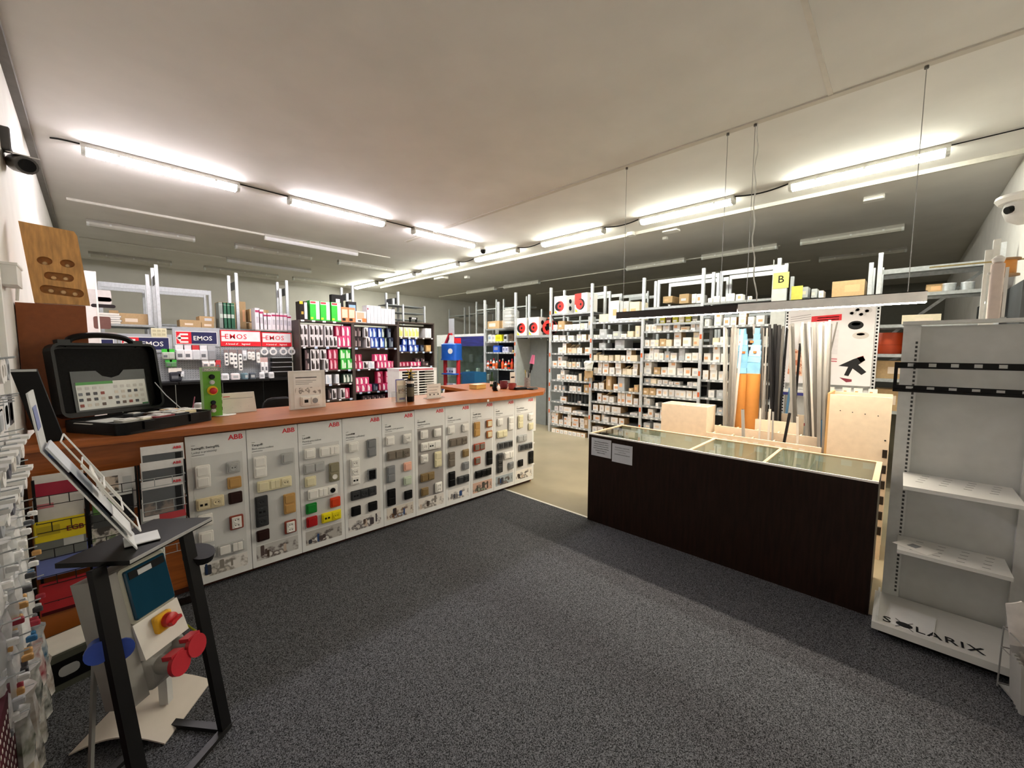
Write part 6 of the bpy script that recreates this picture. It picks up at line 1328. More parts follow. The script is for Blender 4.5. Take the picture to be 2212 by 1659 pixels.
MB().bar(SU*-.10+bk+Vector((0, 0, .02)), sw(-.07, .80)+bk*.2, .012, .012, up=SNn).build('rear_brace', mat('grey_tube', '8c8c88', .4), st)
tp = [az(x, y, .872)-F0 for x, y in ((280, 1211), (458, 1117), (292, 1128), (118, 1218))]
tp[3] = tp[0]+(tp[3]-tp[0]); tp[2] = tp[1]+tp[3]-tp[0]
b = MB(); V = [Vector((p.x, p.y, .855)) for p in tp]+[Vector((p.x, p.y, .872)) for p in tp]
b.add(V, [(3, 2, 1, 0), (4, 5, 6, 7), (0, 1, 5, 4), (1, 2, 6, 5), (2, 3, 7, 6), (3, 0, 4, 7)]); b.build('top_plate', mat('satin_black_plate', '0c0c0c', .28), st)
b = MB(); b.bar(V[4]+Vector((0, 0, -.006)), V[5]+Vector((0, 0, -.006)), .003, .012); b.build('painted_highlight', col('c8c8c6', .3, .4), st)  # pale strip that paints the highlight along the plate's front edge
# side disc behind the right leg
q_ = sw(.265, .705, -.02); MB().cyl(q_, q_+(SNn*.35+Vector((0, 0, .85))).normalized()*.03, .055, 20).build('side_lobe', BLACKM, st, True)
# socket distribution box
T5 = fr(F0, SU, WV.normalized()); 
def HH(h): return h*WV.length
bx = thing('socket_box', 'grey power distribution box with red, blue and yellow fittings on the stand', 'distribution box', matrix=T5)
def pxr(px, py): x, h = sl(px, py, 0); return x, HH(h)
# local frame: x along the stand, y up the slope, z outward
xl, xr = -.045, .125; h0, h1, h2, h3 = HH(.36), HH(.485), HH(.615), HH(.815)
GB_ = mat('box_grey', '8d8b86', .45, var=.06)
MB().box(xl-.06, h0, -.12, xr, h3, -.035).build('housing', GB_, bx)
MB().box(xl-.06, h0+.0, -.035, xl, h3, -.01).build('side_flange', GB_, bx)
fz = MB(); fz.slab(rrect(xr-xl, h3-h2, .015, 3, (xl+xr)/2, (h2+h3)/2), -.035, -.004, .006); fz.build('window_frame', mat('frame_ivory', 'b9b8a8', .4), bx)
MB().slab(rrect(xr-xl-.02, h3-h2-.02, .008, 3, (xl+xr)/2, (h2+h3)/2), -.004, .006, .004).build('window', mat('teal_window', '173c50', .12, var=.15, scale=8, stretch=(1, .3, 1)), bx)
MB().box(xl+.02, h3-.045, .0065, xr-.02, h3-.018, .008).build('fuse_row', DARK, bx); MB().box(xl+.05, h3-.043, .008, xl+.10, h3-.024, .009).build('sticker', GREYP, bx)
MB().add([(xl, h1, -.035), (xr, h1, -.035), (xr, h2, -.035), (xl, h2, -.035), (xl, h1, .012), (xr, h1, .012), (xr, h2, -.004), (xl, h2, -.004)], [(3, 2, 1, 0), (4, 5, 6, 7), (0, 1, 5, 4), (1, 2, 6, 5), (2, 3, 7, 6), (3, 0, 4, 7)]).build('white_face', mat('box_white', 'd9d6cf', .45), bx)
MB().slab(rrect(xr-xl, h1-h0, .03, 4, (xl+xr)/2, (h0+h1)/2), -.034, .0, .02).build('socket_face', GB_, bx, True)
cx, cy = pxr(347, 1343)
ys = MB().slab(rrect(.066, .066, .01, 3, cx, cy), .004, .022, .006).build('yellow_plate', mat('switch_yellow', 'e0a81c', .4), bx)
MB(Matrix.Translation((cx+.008, cy, 0))).lathe([(.026, .022), (.025, .042), (.02, .046)], 18).build('red_knob', mat('knob_red', 'b81c20', .4), ys, True)
MB().bar((cx-.012, cy-.008, .052), (cx+.03, cy+.0, .052), .012, .018, up=(0, 0, 1)).build('knob_grip', MATS['knob_red'], ys)
def cee(px, py, m, nm_, ang=0, k=.06, r=.037):
    x, y = pxr(px, py); x -= .02; y -= .012
    s = MB().cyl((x, y+.01, -.01), (x+.004, y, k), r*.86, 18).build(nm_, GB_, bx, True)
    MB().cyl((x+.004, y, k), (x+.005, y, k+.016), r*1.12, 20).build('flap_lid', m, s, True)
    MB().box(x-.02, y+r*.8, k-.03, x+.03, y+r*1.2, k+.012).build('lid_hinge', m, s)
CR = mat('cee_red', 'b32430', .4, var=.06); CBl = mat('cee_blue', '1d3f9a', .35, var=.06)
cee(396, 1386, CR, 'red_socket'); cee(360, 1424, CR, 'red_socket')
for k, (px, py, kk) in enumerate(((280, 1395, 0), (232, 1402, 0))):
    x, y = pxr(px, py); s = MB().cyl((x+.02, y, -.06), (x-.012, y, -.02), .03, 18).build('blue_socket', CBl, bx, True); MB().cyl((x-.012, y, -.02), (x-.018, y, -.012), .036, 18).build('flap_lid', CBl, s, True)
MB().tube([(xr, HH(.5), -.07), (xr+.05, HH(.47), -.05), (xr+.08, HH(.42), -.05), (xr+.11, HH(.36), -.06)], .004, 6).build('earth_lead', mat('yellow_green', 'b0b020', .4), bx)
t = thing('warning_tag', 'small yellow tag hanging beside the stand leg', 'tag', az(463, 1418, .30), math.radians(35)); MB().box(-.012, 0, -.012, .012, .002, .012).build('tag_plate', col('e6e020'), t); MB().tube([(0, .001, .012), (-.01, .001, .05), (-.03, .0, .09)], .0015, 5).build('tag_string', INK, t)

# ---- white floor leaflet stand with a curved base, behind the black stand
c0 = Vector((.075, 2.28, .0065)); t = thing('leaflet_floor_stand', 'white leaflet floor stand with an arched base plate behind the black stand', 'leaflet stand', c0, math.radians(-38))
b = MB(); n = 12; V = []
for i in range(n+1):
    a = i/n; x = -.17+.34*a; zz = .05*math.sin(math.pi*a)
    for yy, dz in ((-.16, 0), (.16, 0), (.16, .006), (-.16, .006)): V.append((x, yy, zz+dz))
F = [(i*4+j, i*4+(j+1) % 4, (i+1)*4+(j+1) % 4, (i+1)*4+j) for i in range(n) for j in range(4)]+[(0, 1, 2, 3), (n*4+3, n*4+2, n*4+1, n*4)]
b.add(V, F); b.build('arched_base', mat('ivory_sheet', 'd2cac0', .5, var=.03), t, True)
MB().box(.06, -.016, .05, .095, .016, .74).build('pole', mat('frosted_pole', 'c9cac8', .3), t)
for k in range(3):
    o = MB(); o.box(-.02-.0, -.06+.04*k, .50+.05*k, .10, -.055+.04*k, .78+.03*k); o.build('acrylic_pocket', ACRYL, t)
    MB().box(0, -.052+.04*k, .48+.05*k, .09, -.044+.04*k, .70+.05*k).build('white_leaflet', OFFW, t)

# ---- white slanted leaflet holder standing on the black plate
Yh = 2.05
pts = [ay(290, 1158, Yh), ay(92, 966, Yh), ay(62, 846, Yh)]
t = thing('leaflet_holder', 'white slanted leaflet holder with a blue printed header on the black stand', 'leaflet holder', (pts[0].x, Yh, .8725), 0)
r0 = [Vector((p.x-pts[0].x, 0, p.z-.8725)) for p in pts]; r0[0].z = 0
def strip(a, b_, y0, y1, th, name, m):
    d = (b_-a).normalized(); nn = Vector((d.z, 0, -d.x)); V = [p+Vector((0, y, 0))+nn*q for p in (a, b_) for y, q in ((y0, 0), (y1, 0), (y1, th), (y0, th))]
    MB().add(V, [(0, 1, 2, 3), (7, 6, 5, 4), (0, 4, 5, 1), (1, 5, 6, 2), (2, 6, 7, 3), (3, 7, 4, 0)]).build(name, m, t)
HW = mat('holder_white', 'd9dcdc', .35)
strip(r0[0], r0[1], -.09, .09, .004, 'back_board', HW); strip(r0[1], r0[2], -.09, .09, .004, 'header_board', HW)
strip(r0[1]+(r0[2]-r0[1])*.35+Vector((.005, 0, 0)), r0[1]+(r0[2]-r0[1])*.75+Vector((.005, 0, 0)), -.07, .03, .001, 'header_print', col('7a86b8'))
strip(Vector((.07, 0, .004)), Vector((-.03, 0, .004)), -.05, .05, .004, 'foot', HW)
d01 = (r0[1]-r0[0]).normalized(); n01 = Vector((d01.z, 0, -d01.x))
for k in range(3):
    a = r0[0]+d01*(.05+.10*k)+n01*.012; e = a+d01*.2
    strip(a, e, -.08, .08, .006, 'leaflet_stack', col(['d4d6d8', 'b8c0c8', 'c8cdd6'][k]))
    b = MB(); q = a+n01*(.03+.005*k); q2 = q+d01*.2
    b.tube([q+Vector((0, -.085, 0)), q2+Vector((0, -.085, 0)), q2+Vector((0, .085, 0)), q+Vector((0, .085, 0)), q+Vector((0, -.085, 0))], .0028, 6); b.build('wire_loop', WHITE, t)
strip(r0[0]+d01*.22+n01*.03, r0[0]+d01*.32+n01*.05, -.05, .04, .004, 'price_card', WHITE)
strip(r0[1]-d01*.01+n01*.0, r0[1]-d01*.06+n01*.016, -.06, .06, .002, 'blue_sheet_top', col('6f86c8'))
# dark folder board standing on the counter corner
Yd = 3.27
a, b_ = ay(50, 798, Yd), ay(112, 952, Yd); b_.z = CT+.0005
t = thing('charcoal_board', 'dark charcoal board leaning on the counter corner behind the leaflet holder', 'board', (0, Yd, 0), 0)
V = [(p.x+q*.045, yy, p.z) for p in (b_, a) for q, yy in ((-1, 0), (1, 0), (1, .05), (-1, .05))]
MB().add(V, [(3, 2, 1, 0), (4, 5, 6, 7), (0, 1, 5, 4), (1, 2, 6, 5), (2, 3, 7, 6), (3, 0, 4, 7)]).build('face_board', mat('charcoal_board', '121212', .6, var=.2), t)
MB().add([(x+(.0 if k < 4 else 0), y-.002, z) for k, (x, y, z) in enumerate(V[4:6])]+[(V[5][0], -.002, V[5][2]-.012), (V[4][0], -.002, V[4][2]-.012)], [(0, 1, 2, 3)]).build('top_edge', GREYP, t)
# ================================================================= things on the counter
MB().box(3.40, .72, 0, 3.42, 1.45, 1.06).build('return_panel', CHERRY, counter); MB().box(2.95, 1.43, 0, 3.40, 1.45, 1.06).build('return_panel', CHERRY, counter)
MB().box(2.415, -.0865, 1.062, 2.44, -.0852, 1.085).build('white_sticker', WHITE, counter)
def oc(px, py): p = az(px, py, CT); p.z = CT+.0005; return p
ICO = math.radians(-1.753)
# thermostat leaflet box
t = thing('leaflet_display', 'white upright leaflet box with two mounted thermostat switches on the counter', 'display box', oc(628, 886), .02)
Wl, Hl = .285, .32
MB().box(0, 0, 0, Wl, .035, Hl).build('box_body', mat('box_pale', 'dcdcd8', .45), t); MB().box(.03, -.002, .01, Wl-.03, -.0002, Hl-.02).build('printed_face', mat('print_pale', 'e8e8e6', .45), t)
MB().box(.045, -.0026, Hl-.06, .215, -.002, Hl-.053).build('printed_title', INK, t)
for k in range(3): MB().box(.045, -.0025, Hl-.085-.014*k, .21-.03*k, -.002, Hl-.081-.014*k).build('printed_line', GREYINK, t)
MB().box(.04, -.003, .12, .245, -.002, .18).build('printed_photo', photo('thermo_photo', 'd6d2cc', '6a6460', 'e8e6e2', 22), t)
s = MB().slab(rrect(.155, .082, .006), 0, .012, .003, T=fr((.155, -.002, .065), *FRONT)).build('double_frame', WHITE, t)
for k, x in enumerate((.118, .190)):
    MB().slab(rrect(.06, .06, .004), 0, .006, .002, T=fr((x, -.014, .065), *FRONT)).build('insert', WHITE, s)
MB().box(.103, -.0215, .052, .133, -.0202, .078).build('display_window', BLACK, s); MB(fr((.190, -.0202, .065), *FRONT)).lathe([(.023, 0), (.022, .002)], 18).build('round_grille', GREYINK, s)
# green control box
t = thing('control_box', 'green push-button control box with a mushroom stop on a white disc', 'control box', oc(452, 905)+Vector((.045, .10, 0)), .12)
MB().cyl((.075, .03, 0), (.075, .03, .004), .075, 24).build('round_base', WHITE, t, True)
Hg = .365; MB().box(-.055, .0, .004, .055, .06, Hg).build('box_body', mat('lime_green', '5fa32c', .4, var=.04), t); MB().box(-.055, -.002, Hg-.03, .055, -.0002, Hg).build('grey_header', col('9aa09a'), t)
text('NOARK', .024, WHITE, t, (0, -.003, Hg-.024), align='CENTER', bold=.01)
for k, (z, c, r) in enumerate(((.295, '17181a', .015), (.255, 'c8ccd0', .013), (.105, '1a2430', .013), (.075, '4a2420', .015), (.045, 'd8dcd8', .012))):
    MB(fr((0, -.0002, z), *FRONT)).lathe([(r*1.25, 0), (r*1.25, .006), (r, .006), (r*.9, .014)], 14).build('push_button', col(c), t, True)
MB(fr((0, -.0002, .195), *FRONT)).lathe([(.034, 0), (.034, .004)], 20).build('yellow_disc', col('e8c81c'), t, True); MB(fr((0, -.0045, .193), *FRONT)).lathe([(.014, 0), (.014, .012), (.024, .016), (.022, .026), (.01, .03)], 18).build('mushroom_stop', col('b81c22'), t, True)
for k in range(6): MB().box(.055, .015, .04+.05*k, .062, .04, .065+.05*k).build('cable_gland', BLACK, t)
# desk calendar
t = thing('desk_calendar', 'white tent desk calendar beside the green control box', 'calendar', oc(478, 897)+Vector((.02, .05, 0)), .05)
b = MB(); b.add([(0, 0, 0), (.23, 0, 0), (.23, .05, .155), (0, .05, .155), (0, .004, 0), (.23, .004, 0), (.23, .054, .155), (0, .054, .155)], [(0, 1, 2, 3), (7, 6, 5, 4), (0, 4, 5, 1), (1, 5, 6, 2), (2, 6, 7, 3), (3, 7, 4, 0)]); b.build('front_leaf', OFFW, t)
MB().add([(0, .055, .155), (.23, .055, .155), (.23, .1, 0), (0, .1, 0), (0, .059, .155), (.23, .059, .155), (.23, .104, 0), (0, .104, 0)], [(0, 1, 2, 3), (7, 6, 5, 4), (0, 4, 5, 1), (1, 5, 6, 2), (2, 6, 7, 3), (3, 7, 4, 0)]).build('rear_leaf', OFFW, t)
MB().add([(.015, .034, .11), (.215, .034, .11), (.215, .0344, .1125), (.015, .0344, .1125)], [(0, 1, 2, 3)]).build('printed_line', GREYINK, t)
for k in range(4): MB().box(.012+.055*k, .012, .042, .013+.055*k, .0135, .045).build('printed_mark', INK, t)
MB().box(.015, .0385, .125, .06, .0395, .130).build('red_print', RED, t)
# pen tray and odds behind the green box
t = thing('paper_tray', 'white notepad with a pink pen behind the sample case', 'notepad', oc(425, 893)+Vector((.05, .18, 0)), .2)
MB().box(-.07, -.05, 0, .07, .05, .02).build('notepad', OFFW, t); MB().cyl((-.05, .0, .024), (-.02, .04, .11), .004, 6).build('pen', col('8a4a5c'), t); MB().lathe([(.03, .02), (.032, .05), (.02, .06)], 12, o=(.0, .03, 0)).build('grey_stamp', GREYP, t, True)
# acrylic leaflet holder, brochures, bottle, sign
t = thing('acrylic_holder', 'clear acrylic holder of yellow-white brochures on the counter', 'leaflet holder', oc(853, 870), .02)
MB().box(0, 0, 0, .03, .06, .10).build('acrylic_side', ACRYL, t); MB().box(.03, -.002, .0, .13, 0, .16).build('acrylic_front', ACRYL, t)
for k in range(3): MB().box(.035, .004+.014*k, .003, .125, .014+.014*k, .20+.008*k).build('brochure', col(['e6dcc8', 'd8d4cc', '4a4c9c'][k]), t)
MB().box(.042, .0028, .08, .118, .0038, .13).build('printed_photo', photo('broch', 'e0b890', '4a3a30', 'd8c8b8', 40), t); MB().box(.05, .0028, .02, .11, .0038, .04).build('blue_print', col('3a5a9c'), t)
t = thing('black_bottle', 'black slim bottle with a gold bow on the counter', 'bottle', oc(893, 868)+Vector((0, .05, 0)), 0)
MB().lathe([(.034, 0), (.036, .01), (.036, .20), (.015, .24), (.013, .28), (.015, .285)], 14).build('bottle', BLACK, t, True); MB().lathe([(.0365, .05), (.0365, .14)], 14).build('bottle_label', col('55503c'), t, True); MB().lathe([(.0368, .175), (.0368, .20)], 14).build('price_band', OFFW, t, True)
for k in range(6): MB().bar((0, 0, .27), (.05*math.cos(k*1.05), .02*math.sin(k), .27+.05*math.sin(k*1.05)), .016, .008).build('bow_loop', mat('gold_ribbon', 'c9a83c', .3, .4), t)
t = thing('counter_sign', 'small white sign in an acrylic foot on the counter', 'sign', oc(924, 862), 0)
MB().box(-.02, -.02, 0, .20, .05, .008).build('acrylic_foot', ACRYL, t); MB().box(0, .01, .008, .17, .014, .15).build('sign_sheet', OFFW, t)
for k in range(3): MB().box(.02, .009, .115-.03*k, .14-.02*(k == 1), .0098, .118-.03*k).build('printed_line', INK, t); MB(fr((.035+.05*k, .0098, .04), *FRONT)).lathe([(.008, 0), (.008, .0008)], 10).build('printed_icon', INK, t)
# cluster at the counter's right end
t = thing('penguin_figure', 'little black and white penguin figurine by the counter corner', 'figurine', oc(1070, 844), 0)
MB().lathe([(.03, 0), (.042, .03), (.036, .06), (.028, .075), (.03, .095), (.018, .115), (.002, .12)], 14).build('body', BLACK, t, True); b = MB(); b.lathe([(.004, .0), (.026, .02), (.03, .04), (.02, .06), (.004, .07)], 12, o=(.0, 0, .0)); b.v = [(x+.016, y*.5-.036, z) for x, y, z in b.v]; b.build('belly', WHITE, t, True); MB().cyl((.01, -.03, .09), (.012, -.048, .088), .006, 8, r2=.001).build('beak', ORANGE, t)
t = thing('green_bottle', 'small dark green bottle behind the penguin', 'bottle', oc(1068, 836)+Vector((.05, .1, 0)), 0); MB().lathe([(.03, 0), (.03, .09), (.011, .13), (.011, .2)], 12).build('glass', mat('green_glass', '23401f', .15), t, True); MB().lathe([(.0305, .03), (.0305, .07)], 12).build('bottle_label', OFFW, t, True)
t = thing('yellow_papers', 'pale yellow papers and box left of the penguin', 'papers', oc(1042, 840)+Vector((.0, .08, 0)), .2); MB().box(-.1, -.05, 0, .1, .07, .05).build('box_body', col('d8b060'), t); MB().box(-.11, -.06, .051, .08, .05, .058).build('papers', col('e8dcb0'), t)
for k, (px, py, c, r, l) in enumerate(((1088, 840, '6a1c28', .05, 'dark red mug standing right of the penguin'), (1106, 842, '8c2c24', .045, 'brick red candle jar right of the mug'))):
    t = thing('mug', l, 'mug', oc(px, py)+Vector((.03, .03, 0)), 0); MB().lathe([(r*.8, 0), (r, .01), (r, .10-.02*k), (r*.93, .10-.02*k), (r*.9, .015)], 16).build('cup', col(c), t, True); b = MB().tube([(r, 0, .075), (r+.03, 0, .065), (r+.03, 0, .03), (r, 0, .02)], .007, 6); b.build('cup_handle', col(c), t, True)
t = thing('notice_stand', 'clear stand with a small white notice behind the red jar', 'sign', oc(1104, 836), -.1); MB().box(-.03, 0, 0, .12, .05, .006).build('foot', ACRYL, t); MB().box(0, .02, .006, .09, .024, .2).build('notice_sheet', OFFW, t); MB().box(.015, .019, .12, .075, .0198, .14).build('printed_line', INK, t)
t = thing('card_terminal', 'black payment terminal lying on the counter end', 'card terminal', oc(1130, 842)+Vector((0, .05, 0)), -.3); MB().slab(rrect(.17, .085, .015), 0, .03, .008).build('body', BLACK, t, True); MB().box(.01, -.03, .0305, .07, .03, .032).build('screen', mat('dark_screen', '20262c', .15), t)
for k in range(6): MB().box(-.07+.022*(k % 3), -.02+.022*(k//3), .03, -.055+.022*(k % 3), -.005+.022*(k//3), .033).build('key', GREYP, t)
t = thing('black_pouch', 'flat black pouch right of the payment terminal', 'pouch', oc(1150, 841), .2); MB().slab(rrect(.16, .1, .03), 0, .02, .008).build('pouch', BLACKM, t, True); MB().box(-.06, -.051, .006, .06, -.049, .01).build('zip', GREYP, t)
t = thing('pen_cup', 'grey cylindrical pen cup at the counter end', 'pen cup', oc(1139, 836), 0)
b = MB(); b.lathe([(.04, 0), (.042, .004), (.042, .13), (.038, .13), (.036, .01)], 18); b.build('cup', mat('grey_weave', '8f9090', .6, var=.25, scale=60), t, True)
for k in range(7): a = k*.9; MB().cyl((.018*math.cos(a), .018*math.sin(a), .012), (.034*math.cos(a), .034*math.sin(a), .19+.02*(k % 3)), .0045, 6).build('pen', col(['e8e8e6', '26262a', 'd8c030', '8a8c90', 'f0f0ee', '2a2a2c', 'c9c4b8'][k]), t)
t = thing('pink_duster', 'pink and black brush standing in the pen cup', 'brush', oc(1139, 836)+Vector((0, 0, .012)), 0)
MB().cyl((.0, 0, 0), (.055, -.01, .22), .01, 8).build('handle', BLACK, t, True); MB().cyl((.055, -.01, .22), (.075, -.012, .30), .02, 10).build('grip', BLACK, t, True); MB().cyl((.075, -.012, .30), (.105, -.016, .42), .034, 12, r2=.02).build('pink_head', col('e0709a'), t, True)
# white bins clipped to the counter end
for k, (py0, py1, lb) in enumerate(((846, 925, 'tall white bin hanging on the end of the counter'), (948, 985, 'clear plastic cup below the white bin on the counter end'), (992, 1025, 'lower clear plastic cup on the counter end'))):
    s, z0 = ac(1160, py1, -.15); z1 = ac(1160, py0, -.15)[1]
    p = loc_c(3.238, .16, 0)
    t = thing('waste_bin' if k == 0 else 'plastic_cup', lb, 'bin' if k == 0 else 'cup', (p.x, p.y, z0), CROT); w_ = .09 if k == 0 else .05
    MB().box(0, -.1, 0, w_, .18-.08*(k > 0), (z1-z0)*.93).build('container', WHITE if k == 0 else BAG, t); MB().box(0, -.11, (z1-z0)*.93, w_+.012, .19-.08*(k > 0), z1-z0).build('rim', WHITE, t)
    if k == 0: MB().box(.01, -.08, -.02, w_-.01, .15, 0).build('dark_base', BLACK, t)

# ================================================================= grey gondola at the right edge
XG = 3.37
g = thing('grey_gondola', 'grey steel gondola shelf with two angled shelves at the right edge', 'shelf unit', (XG, .005, 0), -math.pi/2)
WG = .66; zt = ax(1954, 702, XG).z
for x in (0, .50):
    MB().box(x, 0, 0, x+.075, .05, zt).build('upright', GOND, g)
    b = MB()
    for k in range(62): b.box(x+.056, -.001, .12+.025*k, x+.066, -.0002, .134+.025*k)
    tag(b.build('slots', mat('slot_dark', '3a3b3b', .6), g), kind='stuff')
MB().box(.075, .03, .02, .50, .04, zt-.01).build('back_panel', mat('gondola_back', 'c0c2c0', .5, .05, var=.05), g); MB().box(.575, .03, .02, WG+.05, .04, zt-.01).build('back_panel', MATS['gondola_back'], g)
MB().box(-.005, -.01, zt, WG+.05, .06, zt+.02).build('top_cap', GOND, g)
WS = mat('shelf_white', 'd9dad7', .4, var=.03)
for k, (pb, pf) in enumerate((((1975, 1022), (1945, 1048)), ((1955, 1158), (1932, 1185)))):
    B_ = ax(*pb, XG); zf = B_.z; F_ = az(*pf, zf); d_ = XG-F_.x; s = MB(); s.box(.05, -d_, zf-.004, .47, -.002, zf); s.box(.05, -d_, zf-.02, .47, -d_+.003, zf-.004); so = s.build('shelf', WS, g)
    for c in range(4):
        b = MB()
        for j in range(4): b.box(.10+.09*c+.01*(3-j), -.05-.055*j, zf+.0002, .13+.09*c+.01*(3-j), -.047-.055*j, zf+.0008)
        tag(b.build('slots', MATS['slot_dark'], so), kind='stuff')
    if k == 1:
        t = thing('paper_label', 'white folded paper and grey card on the lower shelf of the grey gondola', 'paper', (XG-.16, -.13, zf+.001), -.5); MB().box(-.06, -.07, 0, .06, .09, .001).build('paper', WHITE, t); MB().box(-.02, .0, .0012, .03, .04, .003).build('grey_card', GREYINK, t)
FB = az(1880, 1340, .09); dB = XG-FB.x
b = MB(); b.box(-.03, -dB, .05, WG, -.002, .09); b.build('base_deck', WS, g); MB().box(.0, -dB+.06, .007, WG, -dB+.08, .05).build('deck_shade_strip', BLACKM, g); MB().box(-.015, -dB*.95, .09, -.005, -.01, .12).build('side_lip', GOND, g)  # black strip under the deck stands in for its shadow gap
sx = (.005-az(1913, 1342, .09).y); text('S   LARIX', .085, INK, g, (sx-.015, -dB+.045, .0925), u=(1, 0, 0), v=(0, 1, 0), bold=.006, space=1.12, name='logo')
# beetle shaped O
ox, oy = sx+.075, -dB+.075
b = MB(); b.slab([(ox+.034*math.cos(a), oy+.026*math.sin(a)) for a in [2*math.pi*i/16 for i in range(16)]], .092, .093); b.build('beetle_letter', INK, g)
for s_ in (-1, 1):
    for j in (-1, 1): MB().bar((ox+s_*.015, oy+j*.02, .0926), (ox+s_*.035, oy+j*.045, .0926), .003, .0012).build('beetle_leg', INK, g)
t = thing('clear_sheet', 'clear plastic sheet lying on the gondola base', 'sheet', (FB.x+.12, -.11, .0905), -.1); MB().box(-.08, -.1, 0, .17, .09, .0008).build('sheet', mat('glossy_film', 'f2f4f4', .15, var=.03), t); MB().box(-.07, -.104, 0, .16, -.101, .004).build('fold', WHITE, t)
# black mounting frame
XK = 3.27; y0 = .03; z1, z0 = ax(1936, 782, XK).z, ax(1936, 842, XK).z
t = thing('mounting_frame', 'black slotted steel mounting frame hooked on the grey gondola', 'bracket', (XK, y0, 0), -math.pi/2); Lf = .62
def rail(za, zb_, nm_):
    b = MB(); b.box(0, 0, zb_-.006, Lf, .012, zb_); b.box(0, 0, za, Lf, .012, za+.010)
    x = 0
    while x < Lf: b.box(x, 0, za+.010, min(Lf, x+.055), .012, zb_-.006); x += .085
    b.build(nm_, BLACK, t)
rail(z1-.035, z1, 'top_rail'); rail(z0, z0+.03, 'bottom_rail')
MB().box(0, 0, z0+.03, .016, .012, z1-.035).build('end_bar', BLACK, t); MB().box(0, -.02, z0-.008, Lf, .0, z0+.004).build('bottom_lip', BLACK, t)
for x in (.08, .52): MB().box(x, .012, (z0+z1)/2+.05, x+.02, .10, (z0+z1)/2+.07).build('hook_arm', BLACKM, t)
# bundles standing on the gondola top
zt2 = zt+.0205
def gt(px): return ax(px, 680, XG+.03).y
t = thing('wrapped_bundle', 'pinkish white wrapped bundle standing on the grey gondola', 'bundle', (XG+.03, gt(2145), zt2), 0); MB().slab(rrect(.04, .05, .012), 0, .30, .01).build('wrap', col('dfcfc4'), t, True); MB().lathe([(.022, .30), (.026, .32), (.01, .335)], 10).build('tied_end', col('e8e4de'), t, True)
t = thing('thin_profile', 'thin white profile standing beside the wrapped bundle', 'profile', (XG+.03, gt(2166), zt2), 0); MB().box(-.006, -.006, 0, .006, .006, .27).build('strip', WHITE, t); MB().box(-.015, -.012, 0, .015, .012, .006).build('foot', GREYP, t)
t = thing('clear_tube', 'clear narrow tube left of the wrapped bundle', 'tube', (XG+.03, gt(2128), zt2), 0); MB().cyl((0, 0, 0), (0, 0, .24), .006, 8).build('tube', ACRYL, t); MB().cyl((0, 0, .24), (0, 0, .25), .007, 8).build('cap', WHITE, t)
# wooden spool on a rod at the wall
P = ay(2163, 578, YW+.22); t = thing('wooden_spool', 'small wooden spool on a rod beside the right wall', 'spool', (P.x, YW, P.z), 0)
MB().cyl((0, .0, .05), (0, .62, .055), .006, 8).build('rod', mat('brass_rod', 'a89a68', .4, .3), t); MB().cyl((-.03, .2, -.06), (-.03, .2, .045), .055, 16).build('spool_body', mat('spool_wood', 'b8792e', .5, var=.2), t, True)
MB().cyl((-.03, .2, -.075), (-.03, .2, -.06), .075, 16).build('spool_flange', CARDD, t, True); MB().cyl((-.03, .2, .045), (-.03, .2, .06), .075, 16).build('spool_flange', CARDD, t, True)
# perforated posts beyond the gondola
for k, (px, pt) in enumerate(((2137, 540), (2155, 517))):
    q = ax(px, pt, 5.2); t = thing('perforated_post', 'grey perforated post behind the wooden spool, %s' % ('shorter' if k == 0 else 'taller'), 'post', (5.2, q.y, 0), -math.pi/2, 'posts behind the gondola')
    add_post(t, 0, 0, q.z, m=GOND); MB().box(-.03, -.02, 0, .03, .035, .01).build('foot_plate', ZINCD, t)

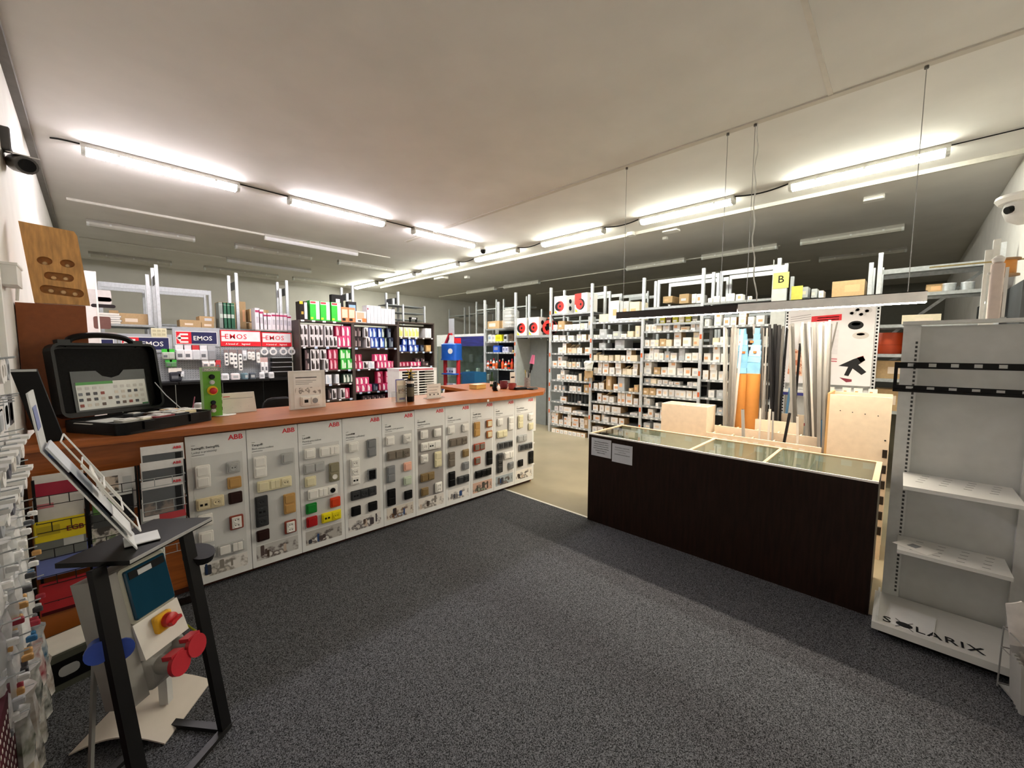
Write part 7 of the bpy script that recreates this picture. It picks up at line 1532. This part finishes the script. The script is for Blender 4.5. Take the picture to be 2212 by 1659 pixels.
# ================================================================= bent catalogues in a wire basket at the lower right corner
t = thing('wire_basket', 'low grey wire basket holding curled catalogues at the lower right', 'basket', (2.86, -.585, .0065), -math.pi/2+.3)
b = MB()
for z in (.02, .2, .3): b.tube([(-.14, -.1, z), (.14, -.1, z), (.14, .1, z), (-.14, .1, z), (-.14, -.1, z)], .003, 6)
for x in (-.14, 0, .14):
    for y in (-.1, .1): b.cyl((x, y, 0), (x, y, .3), .003, 6)
b.build('wire_frame', mat('basket_wire', '9a9a98', .4, .3), t)
MB().box(-.135, -.095, .012, .135, .095, .018).build('basket_floor', GREYP, t)
b = MB()
for k in range(5): b.bar((-.155+.006*k, -.10+.028*k, .02), (-.15+.006*k, -.06+.028*k, .22), .018, .012)
b.build('ribbed_side', mat('ribbed_grey', '9a9a96', .5), t)
def curled(label, x, y, z, r, h_, c, rot, arc=1.7, tip=.0, back=.0):
    q = thing('catalogue', label, 'catalogue', (x, y, z), rot, 'catalogues in the wire basket')
    n = 12; V = []
    for i in range(n+1):
        a = -arc/2+arc*i/n
        for zz, rr_ in ((0, r), (h_-.05*abs(math.sin(a*.8)), r*1.1)):
            for th in (0, .008): V.append(((rr_-th)*math.sin(a)+tip*zz, -(rr_-th)*math.cos(a)+r+back*zz, zz))
    F = []
    for i in range(n): o = i*4; F += [(o, o+4, o+6, o+2), (o+1, o+3, o+7, o+5), (o+2, o+6, o+7, o+3), (o, o+1, o+5, o+4)]
    F += [(0, 2, 3, 1), (n*4, n*4+1, n*4+3, n*4+2)]
    MB().add(V, F).build('pages', mat('pages_'+c, c, .5, var=.12, scale=20), q, True)
    V2 = []
    for i in range(n+1):
        p0, p1 = Vector(V[i*4]), Vector(V[i*4+2]); e = Vector((p0.x, p0.y-r, 0)).normalized()*.0015
        V2 += [p0.lerp(p1, .12)+e, p0.lerp(p1, .55)+e]
    MB().add(V2, [(2*i, 2*i+2, 2*i+3, 2*i+1) for i in range(n)]).build('cover_print', photo('cat_'+c, 'b8b4ae', 'cfcbc5', '9c9a98', 30), q)
curled('curled grey-white catalogue foremost in the wire basket', 2.765, -.555, .026, .055, .33, 'c4c0b8', -math.pi/2+.7, 2.2, -.05, .1)
curled('upright pale catalogue second in the wire basket', 2.855, -.515, .026, .06, .44, 'd4d0cc', -math.pi/2+.35, 1.6, -.10, .1)
curled('tall pale catalogue third in the wire basket', 2.90, -.56, .026, .075, .52, 'dcd4cc', -math.pi/2+.1, 1.3, -.06, .08)
curled('dark covered catalogue rearmost in the wire basket', 2.95, -.63, .026, .08, .60, 'b8b0b4', -math.pi/2, 1.2, -.03, .05)
